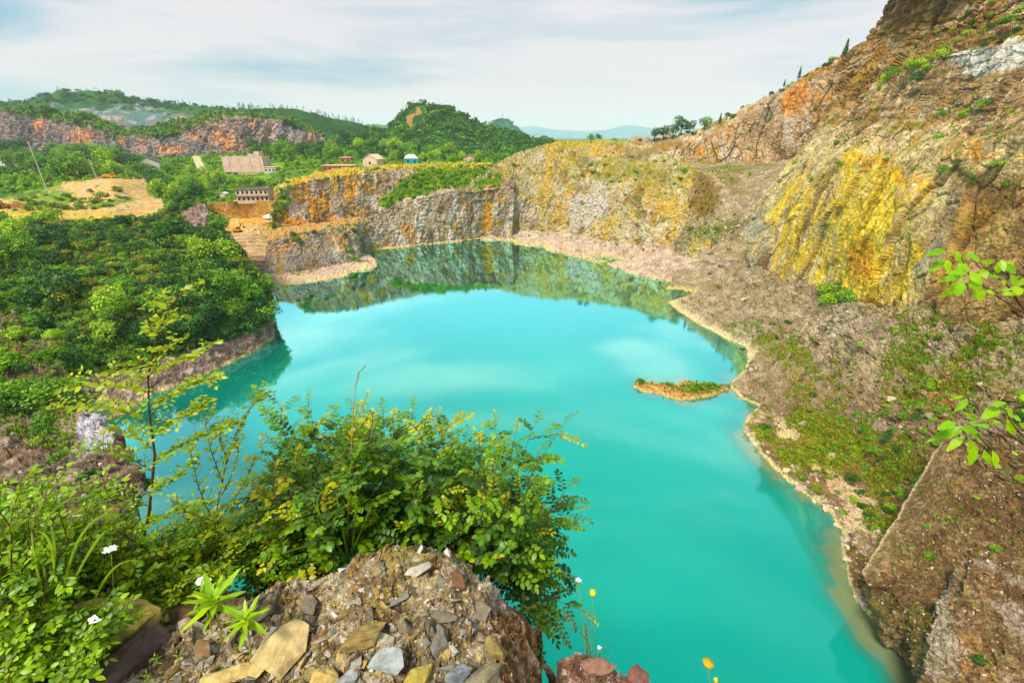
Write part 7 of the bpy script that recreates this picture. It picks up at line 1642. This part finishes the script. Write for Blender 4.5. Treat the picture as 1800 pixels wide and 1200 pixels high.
# bright young plants with pointed leaves
def rosette(px, py, Y, n, L_, label, seed, stem_to, name='young_plant'):
    p_ = Plant(seed); r_ = p_.rng; c = vp(px, py, Y); base = vp(*stem_to); p_.stem(bez(base, (base + c) / 2 + np.array([.005, 0, 0]), c, 8), .003, .002)
    for k in range(n):
        th = k * 2.4 + r_.uniform(-.2, .2); el = 1.1 - 1.25 * (1 - k / n); h = c - UP * .035 * (1 - k / n) ; d = np.array([math.cos(th) * math.cos(el), math.sin(th) * math.cos(el), math.sin(el)])
        l = L_ * r_.uniform(.75, 1.1) * (.65 + .5 * math.sin(math.pi * (k + 2) / (n + 3))); p_.leaf(h, d, unit(UP + d * -.6 + r_.normal(0, .15, 3)), l, l * .24, S(150, 196, 14) + (S(206, 236, 40) - S(150, 196, 14)) * r_.uniform())
    return p_.build(name, base, label, 'plant', None, stemm=M_gstem, shape=.3)
rosette(375, 1055, .98, 19, .095, 'bright lime plant with pointed leaves on the left of the outcrop', 41, (392, 1130, .93))
rosette(432, 1085, .92, 17, .078, 'smaller bright lime plant with pointed leaves, right of its twin', 42, (440, 1150, .88))
rosette(352, 1040, 1.0, 8, .05, 'tip of a bright leafy shoot just behind the larger lime plant', 43, (372, 1110, .95))
for k, (x, y, lb) in enumerate([(270, 1165, 'tiny feathery seedling beside the dark angular rock'), (310, 1160, 'tiny green seedling right of the feathery one'), (255, 1195, 'small seedling at the bottom edge by the lichened boulder'), (790, 1050, 'tiny yellow-green sprout on the gravel crest'), (583, 1075, 'tiny sprout on the mossy gravel')]):
    rosette(x, y - 12, pt(x, y, 58.45, 'z')[1], 7, .016, lb, 50 + k, (x, y, pt(x, y, 58.42, 'z')[1]), 'seedling')
# flowers
M_petal = flat_mat('white_petal', (.86, .86, .84), .6, .03, .02, .1); M_yfl = flat_mat('yellow_flower', S(236, 214, 60, .8), .6, .15, .006, .5); M_ofl = flat_mat('orange_yellow_flower', S(240, 176, 30, .8), .6, .25, .004, .6)
def umbel(px, py, Y, w, label, base, seed):
    c = vp(px, py, Y); b0 = vp(*base); e_ = empty('white_flower', tuple(b0), label, 'flower'); rr = random.Random(seed); mb = MB(); R_ = w * Y / .75 / 788 / 2 * .72
    mb.tube(bez(b0, (b0 + c) / 2 + np.array([.01, 0, 0]), c, 8) - b0, [.0016] * 8, 5); q = MB()
    for k in range(26):
        a = rr.uniform(0, 6.28); s = math.sqrt(rr.random()) * R_; p = c - b0 + np.array([math.cos(a) * s, math.sin(a) * s * .7, (R_ - s) * .25 + .012]); mb.tube([c - b0 - UP * .006, p], [.0007, .0005], 3)
        for j in range(5):
            t = j * 1.257 + a; d = np.array([math.cos(t), math.sin(t), .25]) * R_ * .22; n_ = np.array([-math.sin(t), math.cos(t), 0]) * R_ * .11; q.add([p, p + d * .6 - n_, p + d, p + d * .6 + n_], [(0, 1, 2, 3)])
    mb.build('stem', M_gstem, e_, True); q.build('petals', M_petal, e_)
umbel(195, 970, 1.08, 34, 'flat white flower cluster in the leaves left of the sapling trunk', (198, 1080, 1.05), 1)
umbel(170, 1092, .9, 34, 'white flower cluster just above the lichened boulder', (185, 1160, .88), 2)
umbel(360, 1024, 1.05, 36, 'white flower cluster peeping from behind the lime plant', (385, 1100, 1.0), 3)
umbel(1016, 1022, 1.5, 17, 'tiny white flower at the right edge of the big bush', (1030, 1175, 1.31), 4)
umbel(1053, 1140, 1.32, 13, 'tiny white flower above the knob at the bottom', (1046, 1182, 1.3), 5)
def bud(px, py, Y, w, h, label, base, m, cup=False):
    c = vp(px, py, Y); b0 = vp(*base); e_ = empty('yellow_flower', tuple(b0), label, 'flower'); k = Y / .65 / 788; a = w * k / 2; hh = h * k / 2
    mb = MB(); mb.tube(bez(b0, (b0 + c) / 2 + np.array([.004, 0, 0]), c - UP * hh, 8) - b0, [.0014] * 8, 5); mb.build('stem', M_gstem, e_, True)
    V = []; F = []; n1, n2 = 14, 10; rr = random.Random(3)
    for i in range(n2 + 1):
        t = i / n2; rad = a * (math.sin(math.pi * min(t, .98)) ** .7 if not cup else (math.sin(math.pi * (.08 + .55 * t)) * (1.0 if t < .9 else .55)))
        for j in range(n1): th = j * 6.283 / n1; bump = 1 + .13 * rr.uniform(-1, 1); V.append((c - b0) + np.array([rad * bump * math.cos(th), rad * bump * math.sin(th), -hh + 2 * hh * t * (1 + (.1 * rr.uniform(-1, 1) if cup and t > .8 else 0))]))
    F = [(i * n1 + j, i * n1 + (j + 1) % n1, (i + 1) * n1 + (j + 1) % n1, (i + 1) * n1 + j) for i in range(n2) for j in range(n1)] + [tuple(range(n1))[::-1], tuple(n2 * n1 + j for j in range(n1))]
    mb = MB(); mb.add(V, F); mb.build('flower_head', m, e_, True)
bud(1042, 1041, 1.4, 11, 15, 'round yellow flower head on a thin stem near the bush tip', (1040, 1180, 1.3), M_yfl)
bud(1244, 1166, 1.3, 18, 17, 'orange-yellow cup-shaped flower at the bottom edge over the water', (1256, 1260, 1.22), M_ofl, True)
bud(1258, 1194, 1.28, 8, 14, 'small pale bud right of the cup-shaped flower', (1262, 1262, 1.22), M_yfl)
# thin seed-head sprig on the knob
twigs('sprig', 'wispy green seed-head sprig rising from the small knob', [[(1032, 1178, 1.3), (1031, 1130, 1.32), (1029, 1095, 1.34)], [(1031, 1124, 1.32), (1024, 1115, 1.33), (1020, 1110, 1.33)]], 61, .008, YM, 'plant', .35)

# the continuation of our bluff to the right, just outside the view
def _w(X, Y, Z): 
    d_ = max(Y * CT - (Z - EYE) * ST, .05); return (W0 / 2 + FPX * X / d_, H0 / 2 - FPX * (Y * ST + (Z - EYE) * CT) / d_, X, 'X')
sheet('bluff', [[_w(2.3, -.4, 56.4), _w(2.5, -.4, 58.2), _w(3.4, -.4, 58.3), _w(4.6, -.4, 58.5)], [_w(2.6, .5, 56.4), _w(2.6, .5, 58.12), _w(3.4, .5, 58.3), _w(4.6, .5, 58.5)], [_w(3.3, 1.3, 56.4), _w(2.95, 1.3, 58.0), _w(3.6, 1.3, 58.1), _w(4.8, 1.4, 58.2)], ('off', .8, .1, -.5), ('off', 2.5, .2, -2), ('off', 8, .5, -6)],
      step=9, mode='idx', disp=rock(.05, .4, seed=330), col=out_tint, mat=M_near, key='bluff_right')
# large-leaved branches reaching in from the right
M_bleaf = leaf_mat('broad_leaves', .5, .4, .0, .4, 1.4)
LB = (S(150, 200, 10), S(200, 230, 36))
def big_branch(name, label, stems, leaves, seed):
    p_ = Plant(seed); r_ = p_.rng
    roots_ = [np.array([2.9, .8 + .25 * (seed - 71), 58.05]), np.array([2.65, 1.25 + .2 * (seed - 71), 58.8])]
    for si_, st_ in enumerate(stems): Q = np.array([vp(*q) for q in st_]); Q = np.concatenate([roots_, Q]) if si_ == 0 else Q; t = np.linspace(0, len(Q) - 1, 14); p_.stem(np.stack([np.interp(t, np.arange(len(Q)), Q[:, j]) for j in range(3)], 1), .0045, .0016)
    for (x0, y0, x1, y1, w) in leaves:
        Y = 1.55 + r_.uniform(-.05, .05); a = vp(x0, y0, Y); b = vp(x1, y1, Y - .02 + r_.uniform(-.02, .02)); l = np.linalg.norm(b - a); view = unit(np.array([0, 0, EYE]) - a)
        p_.leaf(a, b - a, unit(view + r_.normal(0, .25, 3) + UP * .3), l, w * 1.35 / 788, LB[0] + (LB[1] - LB[0]) * r_.uniform())
    return p_.build(name, roots_[0], label, 'branch', None, M_bleaf, shape=.35)
big_branch('leafy_branch', 'upper branch of large lime leaves reaching in from the right edge',
   [[(2050, 640, 1.6), (1880, 590, 1.58), (1800, 552, 1.57), (1740, 512, 1.56), (1700, 480, 1.55), (1690, 452, 1.55)], [(1800, 545, 1.57), (1770, 500, 1.56), (1730, 470, 1.55)], [(1880, 560, 1.58), (1810, 480, 1.57), (1790, 460, 1.56)]],
   [(1662, 440, 1631, 446, 15), (1660, 457, 1636, 474, 17), (1664, 456, 1668, 478, 13), (1672, 446, 1662, 440, 8), (1680, 446, 1692, 462, 14), (1690, 452, 1676, 440, 10), (1700, 455, 1710, 442, 12), (1706, 448, 1724, 460, 12), (1724, 458, 1750, 463, 12), (1726, 472, 1734, 488, 14), (1736, 480, 1754, 488, 10),
    (1694, 482, 1655, 492, 17), (1700, 478, 1670, 478, 13), (1698, 492, 1656, 522, 20), (1694, 496, 1682, 520, 17), (1704, 478, 1728, 500, 17), (1706, 488, 1724, 514, 20), (1712, 508, 1730, 528, 24), (1732, 510, 1750, 517, 8), (1754, 460, 1756, 482, 13), (1760, 456, 1766, 476, 12), (1766, 462, 1786, 482, 12), (1770, 460, 1784, 470, 9),
    (1776, 482, 1790, 504, 14), (1768, 500, 1762, 494, 12), (1800, 508, 1768, 516, 22), (1752, 510, 1780, 508, 8), (1806, 490, 1792, 500, 14), (1690, 462, 1700, 478, 13), (1684, 462, 1690, 484, 12)], 71)
big_branch('leafy_branch', 'lower branch of large lime leaves reaching in from the right edge',
   [[(2050, 800, 1.6), (1900, 795, 1.58), (1800, 789, 1.57), (1740, 790, 1.56), (1704, 770, 1.55)], [(1900, 780, 1.58), (1800, 770, 1.57), (1776, 740, 1.56), (1766, 712, 1.55)], [(1740, 788, 1.56), (1715, 760, 1.55), (1690, 745, 1.55)]],
   [(1700, 700, 1682, 722, 16), (1694, 697, 1676, 699, 8), (1740, 710, 1770, 708, 15), (1756, 716, 1728, 734, 26), (1680, 742, 1650, 752, 20), (1680, 752, 1632, 774, 15), (1700, 748, 1648, 772, 20), (1694, 766, 1664, 792, 18), (1692, 748, 1720, 764, 20), (1700, 742, 1744, 752, 17), (1704, 770, 1716, 812, 22), (1712, 784, 1706, 822, 18),
    (1730, 790, 1740, 818, 16), (1744, 790, 1756, 828, 15), (1722, 768, 1740, 788, 14), (1740, 738, 1762, 744, 10), (1766, 716, 1786, 736, 16), (1770, 736, 1786, 768, 20), (1796, 718, 1810, 726, 12), (1790, 700, 1812, 696, 15), (1784, 690, 1806, 688, 10), (1778, 792, 1790, 800, 8), (1776, 730, 1800, 740, 13), (1790, 742, 1812, 756, 16), (1716, 736, 1696, 726, 10), (1706, 756, 1730, 776, 16), (1740, 752, 1720, 744, 12)], 72)
# ------------------------------------------------------------------ damp summer air
HAZE = 8e-5
m = bpy.data.materials.new('haze_air'); m.use_nodes = True; n = m.node_tree.nodes; n.clear()
o_ = n.new('ShaderNodeOutputMaterial'); v = n.new('ShaderNodeVolumePrincipled')
v.inputs['Color'].default_value = (0.84, 0.95, 1.0, 1); v.inputs['Density'].default_value = HAZE; v.inputs['Anisotropy'].default_value = 0.0
m.node_tree.links.new(v.outputs[0], o_.inputs['Volume'])
mb = MB(); mb.box((0, 6900, 250), (34000, 14400, 520)); o = mb.build('haze', m); o['kind'] = 'stuff'
